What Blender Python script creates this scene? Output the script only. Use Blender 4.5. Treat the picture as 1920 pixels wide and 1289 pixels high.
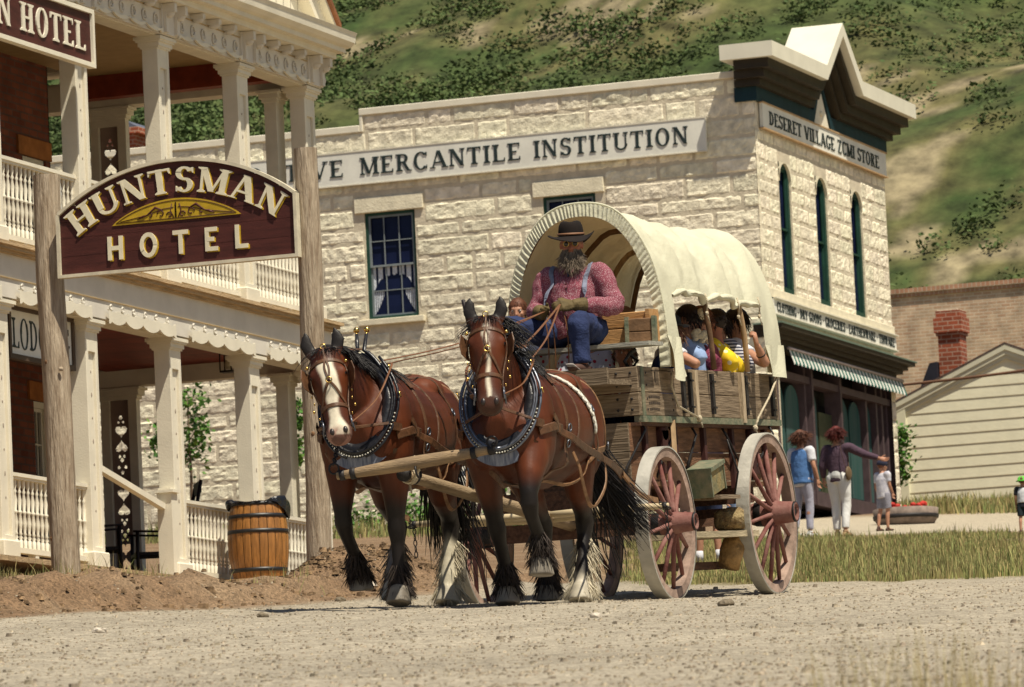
import bpy, math, random
import numpy as np
from mathutils import Vector, Matrix, noise, Quaternion
from mathutils.bvhtree import BVHTree
random.seed(7); np.random.seed(7)
R_=math.radians; PI=math.pi
scene=bpy.context.scene
for o in list(bpy.data.objects): bpy.data.objects.remove(o)
# ---------------------------------------------------------------- camera, sky, sun, exposure
cd=bpy.data.cameras.new('camera'); cam=bpy.data.objects.new('camera',cd); scene.collection.objects.link(cam)
yw,pt,rl=R_(19.82981720),R_(6.33179297),R_(-2.64516362)
fw=Vector((-math.sin(yw)*math.cos(pt),math.cos(yw)*math.cos(pt),math.sin(pt)))
rt=Vector((math.cos(yw),math.sin(yw),0)); up=rt.cross(fw)
r2=math.cos(rl)*rt+math.sin(rl)*up; u2=math.cos(rl)*up-math.sin(rl)*rt
cam.matrix_world=Matrix(((r2.x,u2.x,-fw.x,0),(r2.y,u2.y,-fw.y,0),(r2.z,u2.z,-fw.z,0),(0,0,0,1)))
cd.sensor_width=36; cd.lens=11000/1920*36; cd.clip_end=3000; cd.clip_start=.5
cd.dof.use_dof=True; cd.dof.focus_distance=42; cd.dof.aperture_fstop=12
scene.camera=cam
w=bpy.data.worlds.new('World'); scene.world=w; w.use_nodes=True
nt=w.node_tree; bg=nt.nodes['Background']; sk=nt.nodes.new('ShaderNodeTexSky')
sunv=Vector((.825,-.56,2.14)).normalized()
sk.sky_type='NISHITA'; sk.sun_disc=False; sk.sun_elevation=math.asin(sunv.z); sk.sun_rotation=math.atan2(sunv.x,sunv.y)
nt.links.new(sk.outputs[0],bg.inputs[0]); bg.inputs[1].default_value=.055
sd=bpy.data.lights.new('sun','SUN'); sd.energy=5.0; sd.angle=R_(.53); sd.color=(1,.915,.75)
so=bpy.data.objects.new('sun',sd); scene.collection.objects.link(so); so.rotation_euler=sunv.to_track_quat('Z','Y').to_euler()
so.location=(0,0,60)
scene.view_settings.view_transform='Standard'; scene.view_settings.look='None'
scene.view_settings.exposure=.30; scene.view_settings.gamma=1
scene.render.resolution_x=1024; scene.render.resolution_y=687
# ---------------------------------------------------------------- mesh helpers
class MB:
    def __init__(s): s.v=[];s.f=[];s.m=[];s.s=[]
    def add(s,vs,fs,m=0,sm=False):
        n=len(s.v); s.v+=[tuple(v) for v in vs]
        for f in fs: s.f.append(tuple(i+n for i in f)); s.m.append(m); s.s.append(sm)
    def box(s,x0,x1,y0,y1,z0,z1,m=0):
        s.add([(x,y,z) for z in (z0,z1) for y in (y0,y1) for x in (x0,x1)],[(0,2,3,1),(4,5,7,6),(0,1,5,4),(2,6,7,3),(0,4,6,2),(1,3,7,5)],m)
    def obox(s,p,q,a,b,side=(0,0,1),m=0,t=1.):   # bar from p to q; a = width across, b= thickness along side
        p=Vector(p);q=Vector(q);d=(q-p).normalized(); sd=Vector(side); u=d.cross(sd)
        if u.length<1e-4: u=d.cross(Vector((1,0,0)))
        u.normalize(); n=u.cross(d).normalized()
        vs=[]
        for c,k in ((p,1.),(q,t)):
            for i,j in ((-1,-1),(1,-1),(1,1),(-1,1)): vs.append(c+u*(i*a/2*k)+n*(j*b/2*k))
        s.add(vs,[(3,2,1,0),(4,5,6,7),(0,1,5,4),(1,2,6,5),(2,3,7,6),(3,0,4,7)],m)
    def prism(s,pts,d,m=0,cap=True):   # pts 3D polygon, d extrude vector
        n=len(pts); d=Vector(d); vs=[Vector(p) for p in pts]; nn=Vector((0,0,0))
        for i in range(n): nn+=vs[i].cross(vs[(i+1)%n])
        if nn.dot(d)>0: vs.reverse()
        a=vs+[p+d for p in vs]
        fs=[(i,i+n,(i+1)%n+n,(i+1)%n) for i in range(n)]
        if cap: fs+=[tuple(range(n)),tuple(range(2*n-1,n-1,-1))]
        s.add(a,fs,m)
    def tube(s,pts,r,n=8,m=0,sm=True,cap=True,up=None,flat=1.):   # swept ellipse; r scalar/list of r or (ru,rn)
        P=[Vector(p) for p in pts]; k=len(P)
        if not isinstance(r,(list,tuple)) : r=[r]*k
        T=[(P[min(i+1,k-1)]-P[max(i-1,0)]).normalized() for i in range(k)]
        if up is None:
            u=Vector((0,0,1)) if abs(T[0].z)<.9 else Vector((1,0,0))
        else: u=Vector(up)
        vs=[]
        for i in range(k):
            if up is not None: u=Vector(up)
            a=T[i].cross(u)
            if a.length<1e-5: a=T[i].orthogonal()
            a.normalize(); u=a.cross(T[i]).normalized()
            ra,rb=(r[i] if isinstance(r[i],(list,tuple)) else (r[i],r[i]*flat))
            for j in range(n):
                t=2*PI*j/n; vs.append(P[i]+a*(math.cos(t)*ra)+u*(math.sin(t)*rb))
        fs=[(i*n+j,i*n+(j+1)%n,(i+1)*n+(j+1)%n,(i+1)*n+j) for i in range(k-1) for j in range(n)]
        if cap: fs+=[tuple(range(n-1,-1,-1)),tuple(range((k-1)*n,k*n))]
        s.add(vs,fs,m,sm)
    def ell(s,c,r,rot=None,n=12,m=0):
        c=Vector(c); vs=[];k=n//2+1
        for i in range(k+1):
            ph=PI*i/k
            for j in range(n):
                t=2*PI*j/n; p=Vector((math.sin(ph)*math.cos(t)*r[0],math.sin(ph)*math.sin(t)*r[1],math.cos(ph)*r[2]))
                if rot is not None: p=rot@p
                vs.append(c+p)
        fs=[(i*n+j,(i+1)*n+j,(i+1)*n+(j+1)%n,i*n+(j+1)%n) for i in range(k) for j in range(n)]
        s.add(vs,fs,m,True)
    def lathe(s,c,prof,n=12,m=0,sm=True,axis='z',cap=True):
        vs=[];c=Vector(c)
        for r,z in prof:
            for j in range(n):
                t=2*PI*j/n; a,b=r*math.cos(t),r*math.sin(t)
                vs.append(c+(Vector((a,b,z)) if axis=='z' else Vector((z,a,b)) if axis=='x' else Vector((b,z,a))))
        k=len(prof)
        fs=[(i*n+j,i*n+(j+1)%n,(i+1)*n+(j+1)%n,(i+1)*n+j) for i in range(k-1) for j in range(n)]
        if cap: fs+=[tuple(range(n-1,-1,-1)),tuple(range((k-1)*n,k*n))]
        s.add(vs,fs,m,sm)
    def quad(s,a,b,c,d,m=0,sm=False): s.add([a,b,c,d],[(0,1,2,3)],m,sm)
    def grid(s,fn,nu,nv,m=0,sm=True,flip=False):
        vs=[fn(i/nu,j/nv) for i in range(nu+1) for j in range(nv+1)]
        w=nv+1; fs=[(i*w+j,(i+1)*w+j,(i+1)*w+j+1,i*w+j+1) for i in range(nu) for j in range(nv)]
        if flip: fs=[f[::-1] for f in fs]
        s.add(vs,fs,m,sm)
    def xf(s,M):
        s.v=[tuple(M@Vector(v)) for v in s.v]; return s
def tag(o,label=None,cat=None,group=None,kind=None):
    if label: o['label']=label
    if cat: o['category']=cat
    if group: o['group']=group
    if kind: o['kind']=kind
    return o
def mesh_of(name,mb,mats):
    me=bpy.data.meshes.new(name); me.from_pydata(mb.v,[],mb.f)
    for mt in (mats if isinstance(mats,(list,tuple)) else [mats]): me.materials.append(mt)
    me.polygons.foreach_set('material_index',mb.m); me.polygons.foreach_set('use_smooth',mb.s); me.update()
    return me
def obj(name,mb,mats,parent=None,world=False,bevel=0,solid=0):
    me=mb if isinstance(mb,bpy.types.Mesh) else mesh_of(name,mb,mats)
    o=bpy.data.objects.new(name,me); scene.collection.objects.link(o)
    if parent is not None:
        o.parent=parent
        if world:
            L=[0,0,0]; q=parent
            while q is not None:
                L=[L[i]+q.location[i] for i in range(3)]; q=q.parent
            me.transform(Matrix.Translation((-L[0],-L[1],-L[2])))
    if bevel:
        b=o.modifiers.new('b','BEVEL'); b.width=bevel; b.segments=1; b.limit_method='ANGLE'; b.angle_limit=R_(50)
    return o
def pieces(name,mb,mats,parent=None,world=False,**k):
    '''one object per loose piece of the builder mesh'''
    p=list(range(len(mb.v)))
    def fd(i):
        while p[i]!=i: p[i]=p[p[i]]; i=p[i]
        return i
    for f in mb.f:
        for i in f[1:]: p[fd(i)]=fd(f[0])
    G={}
    for q,f in enumerate(mb.f): G.setdefault(fd(f[0]),[]).append(q)
    for fs in G.values():
        m=MB(); ids={}
        for q in fs:
            for i in mb.f[q]:
                if i not in ids: ids[i]=len(m.v); m.v.append(mb.v[i])
            m.f.append(tuple(ids[i] for i in mb.f[q])); m.m.append(mb.m[q]); m.s.append(mb.s[q])
        obj(name,m,mats,parent,world,**k)
def thing(name,loc,label,cat,group=None,rz=0):
    o=bpy.data.objects.new(name,None); scene.collection.objects.link(o); o.location=loc; o.rotation_euler=(0,0,rz)
    o.empty_display_size=.2
    return tag(o,label,cat,group)
def fbm(x,y,z=0,o=4):
    s=0;a=1
    for i in range(o): s+=a*noise.noise((x,y,z)); x*=2.03;y*=2.03;z*=2.03;a*=.5
    return s
# ---------------------------------------------------------------- materials
def M(name,col,rough=.8,var=.15,ns=6,col2=None,iv=0,bump=0,bs=30,metal=0,stretch=None,attr=None,spec=.3,coat=0,trans=0,wave=0,hue=0,th=None,det=5,sheen=0):
    m=bpy.data.materials.new(name); m.use_nodes=True; nt=m.node_tree; N=nt.nodes; K=nt.links
    b=N['Principled BSDF']; b.inputs['Roughness'].default_value=rough; b.inputs['Metallic'].default_value=metal
    b.inputs['Specular IOR Level'].default_value=spec
    if coat: b.inputs['Coat Weight'].default_value=coat; b.inputs['Coat Roughness'].default_value=.15
    if sheen: b.inputs['Sheen Weight'].default_value=sheen
    if trans: b.inputs['Transmission Weight'].default_value=trans
    tc=N.new('ShaderNodeTexCoord'); mp=N.new('ShaderNodeMapping'); K.new(tc.outputs['Object'],mp.inputs[0])
    if stretch: mp.inputs['Scale'].default_value=stretch
    nz=N.new('ShaderNodeTexNoise'); nz.inputs['Scale'].default_value=ns; nz.inputs['Detail'].default_value=det; nz.inputs['Roughness'].default_value=.6
    K.new(mp.outputs[0],nz.inputs['Vector'])
    c=Vector(col)
    if attr:
        a=N.new('ShaderNodeAttribute'); a.attribute_name=attr; base=a.outputs['Color']
        hs=N.new('ShaderNodeHueSaturation'); mr=N.new('ShaderNodeMapRange'); mr.inputs['From Min'].default_value=.3; mr.inputs['From Max'].default_value=.7; mr.inputs['To Min'].default_value=1-var; mr.inputs['To Max'].default_value=1+var
        K.new(nz.outputs[0],mr.inputs[0]); K.new(mr.outputs[0],hs.inputs['Value']); K.new(base,hs.inputs['Color']); out=hs.outputs[0]
    else:
        mx=N.new('ShaderNodeMix'); mx.data_type='RGBA'
        lo=c*(1-var); hi=c*(1+var)
        if col2: lo=c; hi=Vector(col2)
        mx.inputs[6].default_value=(*lo,1); mx.inputs[7].default_value=(*[min(1,x) for x in hi],1)
        mr=N.new('ShaderNodeMapRange'); a0,a1=th or (.35,.65); mr.inputs['From Min'].default_value=a0; mr.inputs['From Max'].default_value=a1
        K.new(nz.outputs[0],mr.inputs[0]); K.new(mr.outputs[0],mx.inputs[0]); out=mx.outputs[2]
    if iv or hue:
        g=N.new('ShaderNodeNewGeometry'); hs=N.new('ShaderNodeHueSaturation')
        mr=N.new('ShaderNodeMapRange'); mr.inputs['To Min'].default_value=1-iv; mr.inputs['To Max'].default_value=1+iv
        K.new(g.outputs['Random Per Island'],mr.inputs[0]); K.new(mr.outputs[0],hs.inputs['Value']); K.new(out,hs.inputs['Color'])
        if hue:
            wn=N.new('ShaderNodeTexWhiteNoise'); wn.noise_dimensions='1D'; K.new(g.outputs['Random Per Island'],wn.inputs['W'])
            mh=N.new('ShaderNodeMapRange'); mh.inputs['To Min'].default_value=.5-hue; mh.inputs['To Max'].default_value=.5+hue
            K.new(wn.outputs[0],mh.inputs[0]); K.new(mh.outputs[0],hs.inputs['Hue'])
        out=hs.outputs[0]
    K.new(out,b.inputs['Base Color'])
    if bump:
        n2=N.new('ShaderNodeTexNoise'); n2.inputs['Scale'].default_value=bs; n2.inputs['Detail'].default_value=6; K.new(mp.outputs[0],n2.inputs['Vector'])
        bp=N.new('ShaderNodeBump'); bp.inputs['Strength'].default_value=min(1,bump); bp.inputs['Distance'].default_value=.02*max(1,bump)
        K.new(n2.outputs[0],bp.inputs['Height']); K.new(bp.outputs[0],b.inputs['Normal'])
    return m
def brickM(name,c1,c2,mort,axes='xz',bw=.22,rh=.075,ms=.012,bump=.6,rough=.9,ox=0):
    m=M(name,c1,rough); nt=m.node_tree;N=nt.nodes;K=nt.links; b=N['Principled BSDF']
    tc=N.new('ShaderNodeTexCoord'); sp=N.new('ShaderNodeSeparateXYZ'); cb=N.new('ShaderNodeCombineXYZ'); K.new(tc.outputs['Object'],sp.inputs[0])
    if axes=='xyz':
        ad=N.new('ShaderNodeMath'); K.new(sp.outputs[0],ad.inputs[0]); K.new(sp.outputs[1],ad.inputs[1]); K.new(ad.outputs[0],cb.inputs[0])
    else: K.new(sp.outputs['xyz'.index(axes[0])],cb.inputs[0])
    K.new(sp.outputs[2],cb.inputs[1])
    br=N.new('ShaderNodeTexBrick'); K.new(cb.outputs[0],br.inputs['Vector'])
    br.inputs['Color1'].default_value=(*c1,1); br.inputs['Color2'].default_value=(*c2,1); br.inputs['Mortar'].default_value=(*mort,1)
    br.inputs['Scale'].default_value=1; br.inputs['Mortar Size'].default_value=ms; br.inputs['Brick Width'].default_value=bw; br.inputs['Row Height'].default_value=rh; br.inputs['Bias'].default_value=-.1
    nz=N.new('ShaderNodeTexNoise'); nz.inputs['Scale'].default_value=3; nz.inputs['Detail'].default_value=6; K.new(tc.outputs['Object'],nz.inputs[0])
    hs=N.new('ShaderNodeHueSaturation'); mr=N.new('ShaderNodeMapRange'); mr.inputs['From Min'].default_value=.3; mr.inputs['From Max'].default_value=.7;mr.inputs['To Min'].default_value=.75; mr.inputs['To Max'].default_value=1.25
    K.new(nz.outputs[0],mr.inputs[0]); K.new(mr.outputs[0],hs.inputs['Value']); K.new(br.outputs['Color'],hs.inputs['Color']); K.new(hs.outputs[0],b.inputs['Base Color'])
    bp=N.new('ShaderNodeBump'); bp.inputs['Strength'].default_value=bump; bp.inputs['Distance'].default_value=.01; bp.invert=True
    K.new(br.outputs['Fac'],bp.inputs['Height']); K.new(bp.outputs[0],b.inputs['Normal'])
    return m
WHITE=M('white_paint',(.74,.69,.56),.6,.06,3,bump=.15,bs=60)
WHITE2=M('cream_paint',(.70,.655,.53),.6,.07,4,bump=.15,bs=60)
STONE=M('limestone',(.78,.715,.55),.95,.22,6,iv=.12,hue=.014,bump=.7,bs=40,det=10)
STONES=M('smooth_limestone',(.70,.64,.48),.9,.1,5,iv=.05,bump=.4,bs=30)
MORTAR=M('mortar',(.60,.53,.40),1,.15,5,bump=.5)
GREEN=M('dark_green_paint',(.012,.05,.035),.55,.2,5)
DARKG=M('cornice_brown_paint',(.034,.026,.015),.6,.2,4,bump=.1)
TEALK=M('dark_teal_paint',(.006,.03,.04),.6,.2,4)
BLACKP=M('black_paint',(.015,.015,.014),.6,.3,20)
GLASS=M('window_glass',(.008,.012,.04),.2,.3,2,spec=.12)
CURT=M('lace_curtain',(.62,.66,.72),.9,.2,40,bump=.5,bs=80)
PORCHR=M('red_porch_ceiling',(.20,.035,.02),.6,.25,6,iv=.2,stretch=(1,.2,1))
TRIMY=M('ochre_line',(.46,.34,.18),.7,.1,5)
DECKW=M('deck_board',(.42,.30,.17),.85,.25,6,iv=.2,stretch=(6,.6,6),bump=.4)
LOGW=M('weathered_log',(.27,.20,.135),.9,.35,5,stretch=(7,7,.7),bump=.9,bs=12,col2=(.50,.41,.30))
# ---------------------------------------------------------------- ground
_CR,_CU,_CF=r2.copy(),u2.copy(),fw.copy()
def rt_p(px,py): return _CR*((px-960)/11000)-_CU*((py-644.5)/11000)+_CF
QY=[0,4,8,12,16,20,25,30,34,37.4,40.7,43.4,47,51,55,60,70,81,94.6,102,115,130,150,200]
QQ=[0,.036,.043,.0495,.0535,.0570,.0615,.0655,.0685,.0702,.0706,.0716,.0732,.0746,.0758,.0770,.0793,.0816,.0840,.0853,.088,.0895,.091,.091]
def smooth(a,b,x): t=max(0,min(1,(x-a)/(b-a))); return t*t*(3-2*t)
def hill_z(X,Y):
    if Y<128: return 0
    d=Y-128; e=d*smooth(0,14,d)
    return .47*e*smooth(600,0,0)+ 2.2*smooth(0,30,d)*fbm(X*.03,Y*.035,3,4)*2
def base_z(X,Y):
    y=max(Y,0); q=float(np.interp(y,QY,QQ)); c=max(-12,min(10,-.36*y-X))
    z=y*q+.045*c
    if Y<14: z-=(14-max(Y,0))*.09
    return z
def zone(X,Y):
    n=.35*fbm(X*.5,Y*.35,1,3)
    dirt=smooth(-16.6,-17.3,X+n*.8)*smooth(30,34,Y)         # brown bank beyond the left road edge
    s=X/max(Y,1)
    gr=0
    if Y>45: gr=smooth(46.2,47.2,Y+n*1.5)*smooth(79,77,Y)*smooth(-.345,-.335,s+n*.02)*smooth(-.262,-.272,s+n*.01)
    far=smooth(50,53,Y+n*2)*(1-gr)*smooth(-.335,-.345,s+n*.01)
    return max(dirt,far*.95),gr
def gz(X,Y):
    z=base_z(X,Y)
    # bank rising left of the road
    b=smooth(-17.2,-18.3,X)*smooth(31,36,Y)*smooth(60,50,Y)*(.0+1.*smooth(-.416,-.438,X/max(Y,1)))
    z+=b*(.085+.08*fbm(X*1.1,Y*1.1,5,4)); dd=smooth(-17.0,-17.8,X)*smooth(32,36,Y)*smooth(62,56,Y)*(.2+.8*max(smooth(-.414,-.43,X/max(Y,1)),smooth(-.402,-.395,X/max(Y,1))))
    if dd>0: z+=dd*(.07*fbm(X*2.6,Y*2.4,25,5)+.035*abs(fbm(X*6,Y*5,29,3)))
    z+=.10*smooth(-17.45,-17.62,X+.25*fbm(X*.1,Y*1.3,51,3))*smooth(33,36,Y)*smooth(47,44,Y)*(1+.6*fbm(X*3,Y*3,52,3))
    e=math.exp(-((X+17.75)/.35)**2)*smooth(33,37,Y)*smooth(47,44,Y); z+=e*(.06+.12*fbm(X*2.2,Y*2.2,9,3))
    z+=.34*math.exp(-((X+18.0)/.55)**2-((Y-45.9)/.9)**2)*(1+.35*fbm(X*3,Y*3,2,3))    # spoil heap by the right post
    z+=.10*math.exp(-((X+17.2)/.6)**2-((Y-46.3)/.7)**2)
    z+=-.30*math.exp(-((X+22.5)/.7)**2-((Y-55.0)/.9)**2)-.06*smooth(-.402,-.408,X/max(Y,1))*smooth(-.44,-.425,X/max(Y,1))*smooth(46,50,Y)*smooth(60,56,Y)                        # washed out hollow under the boardwalk end
    if Y<60: z+=.012*fbm(X*2.5,Y*2.5,4,4)+.02*fbm(X*.4,Y*.4,8,2)
    # wheel ruts
    if 20<Y<50: z-=.018*(math.exp(-((X+13.52)/.12)**2)+math.exp(-((X+14.95)/.12)**2))
    return z
xs=list(np.concatenate([[-900,-500,-300,-200,-150,-110,-85,-70,-60],np.arange(-52,-34,.45),np.arange(-34,-24,.25),np.arange(-24,-3,.13),np.arange(-3,12,1.),[14,20,30,50,90,160,300,600,900]]))
ys=list(np.concatenate([[-80,-40,-20,-8,0,4,8],np.arange(10,26,.2),np.arange(26,60,.14),np.arange(60,110,.5),np.arange(110,132,2.)]))
def gridmesh(name,xs,ys,fz,fc,mat):
    nx,ny=len(xs),len(ys); v=[];c=[]
    for y in ys:
        for x in xs:
            v.append((x,y,fz(x,y))); c.append(fc(x,y))
    f=[(j*nx+i,j*nx+i+1,(j+1)*nx+i+1,(j+1)*nx+i) for j in range(ny-1) for i in range(nx-1)]
    me=bpy.data.meshes.new(name); me.from_pydata(v,[],f); me.materials.append(mat)
    a=me.color_attributes.new('Col','FLOAT_COLOR','POINT'); a.data.foreach_set('color',np.array(c,dtype=np.float32).ravel())
    me.polygons.foreach_set('use_smooth',[True]*len(f)); me.update()
    o=bpy.data.objects.new(name,me); scene.collection.objects.link(o); return o
GC=dict(road=(.395,.345,.265),dirt=(.19,.12,.068),grass=(.17,.14,.06),pale=(.50,.44,.33))
def mixc(a,b,t): return tuple(a[i]*(1-t)+b[i]*t for i in range(3))
def gcol(X,Y):
    d,g=zone(X,Y); n=.5+.5*fbm(X*.6,Y*.3,6,3)
    c=mixc(GC['road'],(.34,.295,.225),max(0,min(1,n)))
    c=tuple(v*(1+.16*fbm(X*1.3,Y*.07,61,4)+.10*fbm(X*.35,Y*.2,63,3)) for v in c)
    c=mixc(c,mixc(GC['dirt'],(.28,.20,.125),max(0,min(.9,fbm(X*1.4,Y*.9,12,4)+.15))),d); c=mixc(c,GC['grass'],g)
    p=smooth(78.5,80,Y)*smooth(100,96,Y)*smooth(-.325,-.315,X/max(Y,1)); c=mixc(c,GC['pale'],p*.8)
    if Y>108: c=mixc(c,(.16,.16,.05),smooth(108,118,Y))
    return (*c,1)
GM=M('gravel_and_dirt',(.4,.3,.2),.97,.25,9,attr='Col',bump=1.0,bs=75,det=9)
# second, finer speckle of stones in the gravel colour
_nt=GM.node_tree;_N=_nt.nodes;_K=_nt.links
vo=_N.new('ShaderNodeTexVoronoi'); vo.inputs['Scale'].default_value=75; tc=_N.new('ShaderNodeTexCoord'); _K.new(tc.outputs['Object'],vo.inputs['Vector'])
sx=_N.new('ShaderNodeSeparateColor'); _K.new(vo.outputs['Color'],sx.inputs[0]); mr=_N.new('ShaderNodeMapRange'); mr.inputs['To Min'].default_value=.62; mr.inputs['To Max'].default_value=1.38; _K.new(sx.outputs[0],mr.inputs[0])
hs=_N.new('ShaderNodeHueSaturation'); _K.new(mr.outputs[0],hs.inputs['Value']); b=_N['Principled BSDF']; src=b.inputs['Base Color'].links[0].from_socket; _K.new(src,hs.inputs['Color']); _K.new(hs.outputs[0],b.inputs['Base Color'])
tag(gridmesh('ground',xs,ys,gz,gcol,GM),kind='structure')
# ---------------------------------------------------------------- hill
# places on the slope: bare pale scars and scrub thickets (x, y, radius x, radius y)
def hz(X,Y): return base_z(X,min(Y,140))+hill_z(X,Y)-.0
def hillpt(px,py):
    d=(rt_p(px,py)); t=128.
    while t<600:
        p=d*(t/d.y)
        if p.z<hz(p.x,p.y): return p
        t+=.6
    return d*(200/d.y)
SC=[(hillpt(*a[:2]),a[2],a[3],a[4]) for a in [(1090,22,5,4,1.),(850,60,2.6,4,.6),(700,130,3,5,.4),(1740,220,5,7,.75),(1850,170,4,5,.6),(1760,300,5,7,.7),(1700,360,4,5,.6),(1850,480,9,5,.75),(1700,500,5,3,.7),(1880,280,5,6,.5),(620,150,2,7,.55),(900,150,4,3,.35),(740,60,3,3,.4)]]
TH=[(hillpt(*a[:2]),a[2],a[3],a[4]) for a in [(950,70,5,9,1),(1000,60,4,7,.8),(330,215,9,9,1),(450,200,6,9,1),(640,170,3,4,1),(720,100,6,5,.9),(1180,60,4,5,.7),(1300,110,7,3,.6),(1620,80,10,5,.6),(1480,130,8,3,.6),(1780,190,5,6,1.),(1830,240,6,5,.9),(1700,300,2,3,1),(1780,330,2.5,3,.8),(1720,440,8,6,1.),(1800,460,6,3.5,.9),(1880,420,6,5,.9),(1880,110,8,4,.6),(1180,150,10,3,.3)]]
def hcol(X,Y):
    n=fbm(X*.12,Y*.09,2,5); m=fbm(X*.5,Y*.35,7,4)
    c=mixc((.040,.062,.016),(.080,.083,.030),max(0,min(1,.40+n*1.2)))
    c=mixc(c,(.028,.052,.012),max(0,min(.85,m*1.5-.05)))
    c=mixc(c,(.12,.105,.04),max(0,min(.55,fbm(X*.9,Y*.22,17,4)*1.5-.25)))
    t=0
    for p,a,b,k in TH: t=max(t,k*math.exp(-((X-p.x)/a)**2-((Y-p.y)/b)**2))
    c=mixc(c,(.030,.052,.014),min(.75,max(0,t*(.7+1.2*fbm(X*.5,Y*.6,37,4)))))
    s=0
    for p,a,b,k in SC: s=max(s,k*math.exp(-((X-p.x)/a)**2-((Y-p.y)/b)**2))
    s=max(s,.25*max(0,fbm(X*.07+4,Y*.06,11,4)-.2)*2)
    s=min(1,max(0,s*(.85+2.0*fbm(X*.35,Y*.5,14,5))))
    c=mixc(c,(.30,.24,.15) if s>.88 else (.155,.125,.055),s*.72)
    return (*c,1)
HM=M('hillside_turf',(.1,.1,.1),1,.55,1.6,attr='Col',bump=2.5,bs=2.2,det=12)
hx=list(np.concatenate([[-1200,-800,-500,-300,-200,-150,-130],np.arange(-118,-30,.42),[-25,-15,0,30,80,200,400,900]])); hy=list(np.concatenate([np.arange(125,250,.42),[255,270,300,340,400]]))
tag(gridmesh('hill',hx,hy,hz,hcol,HM),kind='structure')
# scrub on the hill: leaf clumps scattered by the thickets, one uncountable mass
LEAFH=M('scrub_leaves',(.075,.108,.034),.9,.3,.35,iv=.22,hue=.015)
def leaf_clump(mb,c,rx,rz,n,ls,rng,m=0):
    for _ in range(n):
        d=Vector((rng.gauss(0,1),rng.gauss(0,1),rng.gauss(0,1))).normalized()
        r=rng.uniform(.2,.95)**.7; p=Vector(c)+Vector((d.x*rx*r,d.y*rx*r,abs(d.z)*rz*r if d.z>-.3 else 0))
        t=Vector((rng.gauss(0,1),rng.gauss(0,1),rng.gauss(0,.6))).normalized(); b=t.orthogonal().normalized(); b.rotate(Quaternion(t,rng.uniform(0,6.28)))
        s=ls*rng.uniform(.6,1.3); mb.add([p-t*s,p+b*s*.55,p+t*s,p-b*s*.55],[(0,1,2,3)],m)
rng=random.Random(3); mb=MB(); cnt=0
while cnt<2300:
    Y=rng.uniform(132,235); s=rng.uniform(-.53,-.24); X=s*Y
    th=0
    for p,a,b,k in TH: th=max(th,k*math.exp(-((X-p.x)/a)**2-((Y-p.y)/b)**2))
    pr=.10+.22*max(0,fbm(X*.1,Y*.08,21,3))+1.0*th*th*2
    for p,a,b,k in SC: pr*=1-.8*k*math.exp(-((X-p.x)/a)**2-((Y-p.y)/b)**2)
    if rng.random()>pr*.8: continue
    sz=rng.uniform(.28,.6)*(1+1.1*th); leaf_clump(mb,(X,Y,hz(X,Y)-.12),sz,sz*.75,int(30+130*sz),.060+.02*sz,rng); cnt+=1
tag(obj('hillside_scrub',mb,LEAFH),kind='stuff')
# ---------------------------------------------------------------- loose stones on the road
STN=[M('pebble_stone',(.33,.275,.20),.95,.3,20,iv=.38,hue=.01)]
def pebble(mb,c,r,rng):
    vs=[];k=5
    h=rng.uniform(.5,.9); a0=rng.uniform(0,6)
    for j in range(k):
        t=a0+2*PI*j/k; q=r*rng.uniform(.75,1.2); vs.append((c[0]+math.cos(t)*q,c[1]+math.sin(t)*q,c[2]-r*.2))
    for j in range(k):
        t=a0+.3+2*PI*j/k; q=r*rng.uniform(.5,.85); vs.append((c[0]+math.cos(t)*q,c[1]+math.sin(t)*q,c[2]+r*h))
    mb.add(vs,[(j,(j+1)%k,k+(j+1)%k,k+j) for j in range(k)]+[tuple(range(k,2*k))])
mb=MB(); rng=random.Random(11)
for _ in range(17000):
    Y=11.5+34*rng.random()**1.1; s=rng.uniform(-.475,-.25); X=s*Y
    if X<-18.4: 
        if rng.random()<.7: continue
    r=rng.choice([.004,.005,.006,.008,.011]) if rng.random()<.994 else rng.uniform(.014,.026)
    if zone(X,Y)[1]>.3: continue
    pebble(mb,(X,Y,gz(X,Y)),r,rng)
tag(obj('road_pebbles',mb,STN),kind='stuff')
def rock(name,X,Y,r,label,col=None,h=.6,sd=1):
    rg=random.Random(sd); mb=MB(); mb.ell((0,0,0),(r,r*.8,r*h),n=14)
    vs=[]
    for v in mb.v:
        k=1+.35*fbm(v[0]/r*1.3+sd,v[1]/r*1.3,v[2]/r*1.3,3); vs.append((v[0]*k,v[1]*k,v[2]*k))
    mb.v=vs; mb.s=[False]*len(mb.s)
    o=obj(name,mb,col or STN[0]); o.location=(X,Y,gz(X,Y)+r*h*.35); tag(o,label,'stone'); return o
def on_ground(px,py):
    d=rt_p(px,py); t=10.
    while t<130:
        p=d*(t/d.y)
        if p.z<gz(p.x,p.y): return p
        t+=.05
    return p
DARKST=M('dark_stone',(.16,.13,.09),.95,.3,12,bump=.5)
PALEST=M('pale_stone',(.52,.46,.38),.95,.2,12,bump=.5)
for px,py,r,l,mt in [(1360,1137,.055,'dark flat stone lying on the gravel in front of the wagon wheels',DARKST),(492,1158,.04,'small brown stone on the road below the barrel',DARKST),(638,1128,.045,'dark stone at the foot of the dirt mound',DARKST),(1118,1158,.035,'pale stone on the road in front of the white hind hoof',PALEST),(690,1108,.09,'pale stone lying in the dirt mound behind the front horse hoofs',PALEST),(185,1187,.04,'pale stone on the road nearest the left bank',PALEST)]:
    p=on_ground(px,py); rock('stone',p.x,p.y,r,l,mt,sd=px)
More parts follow.
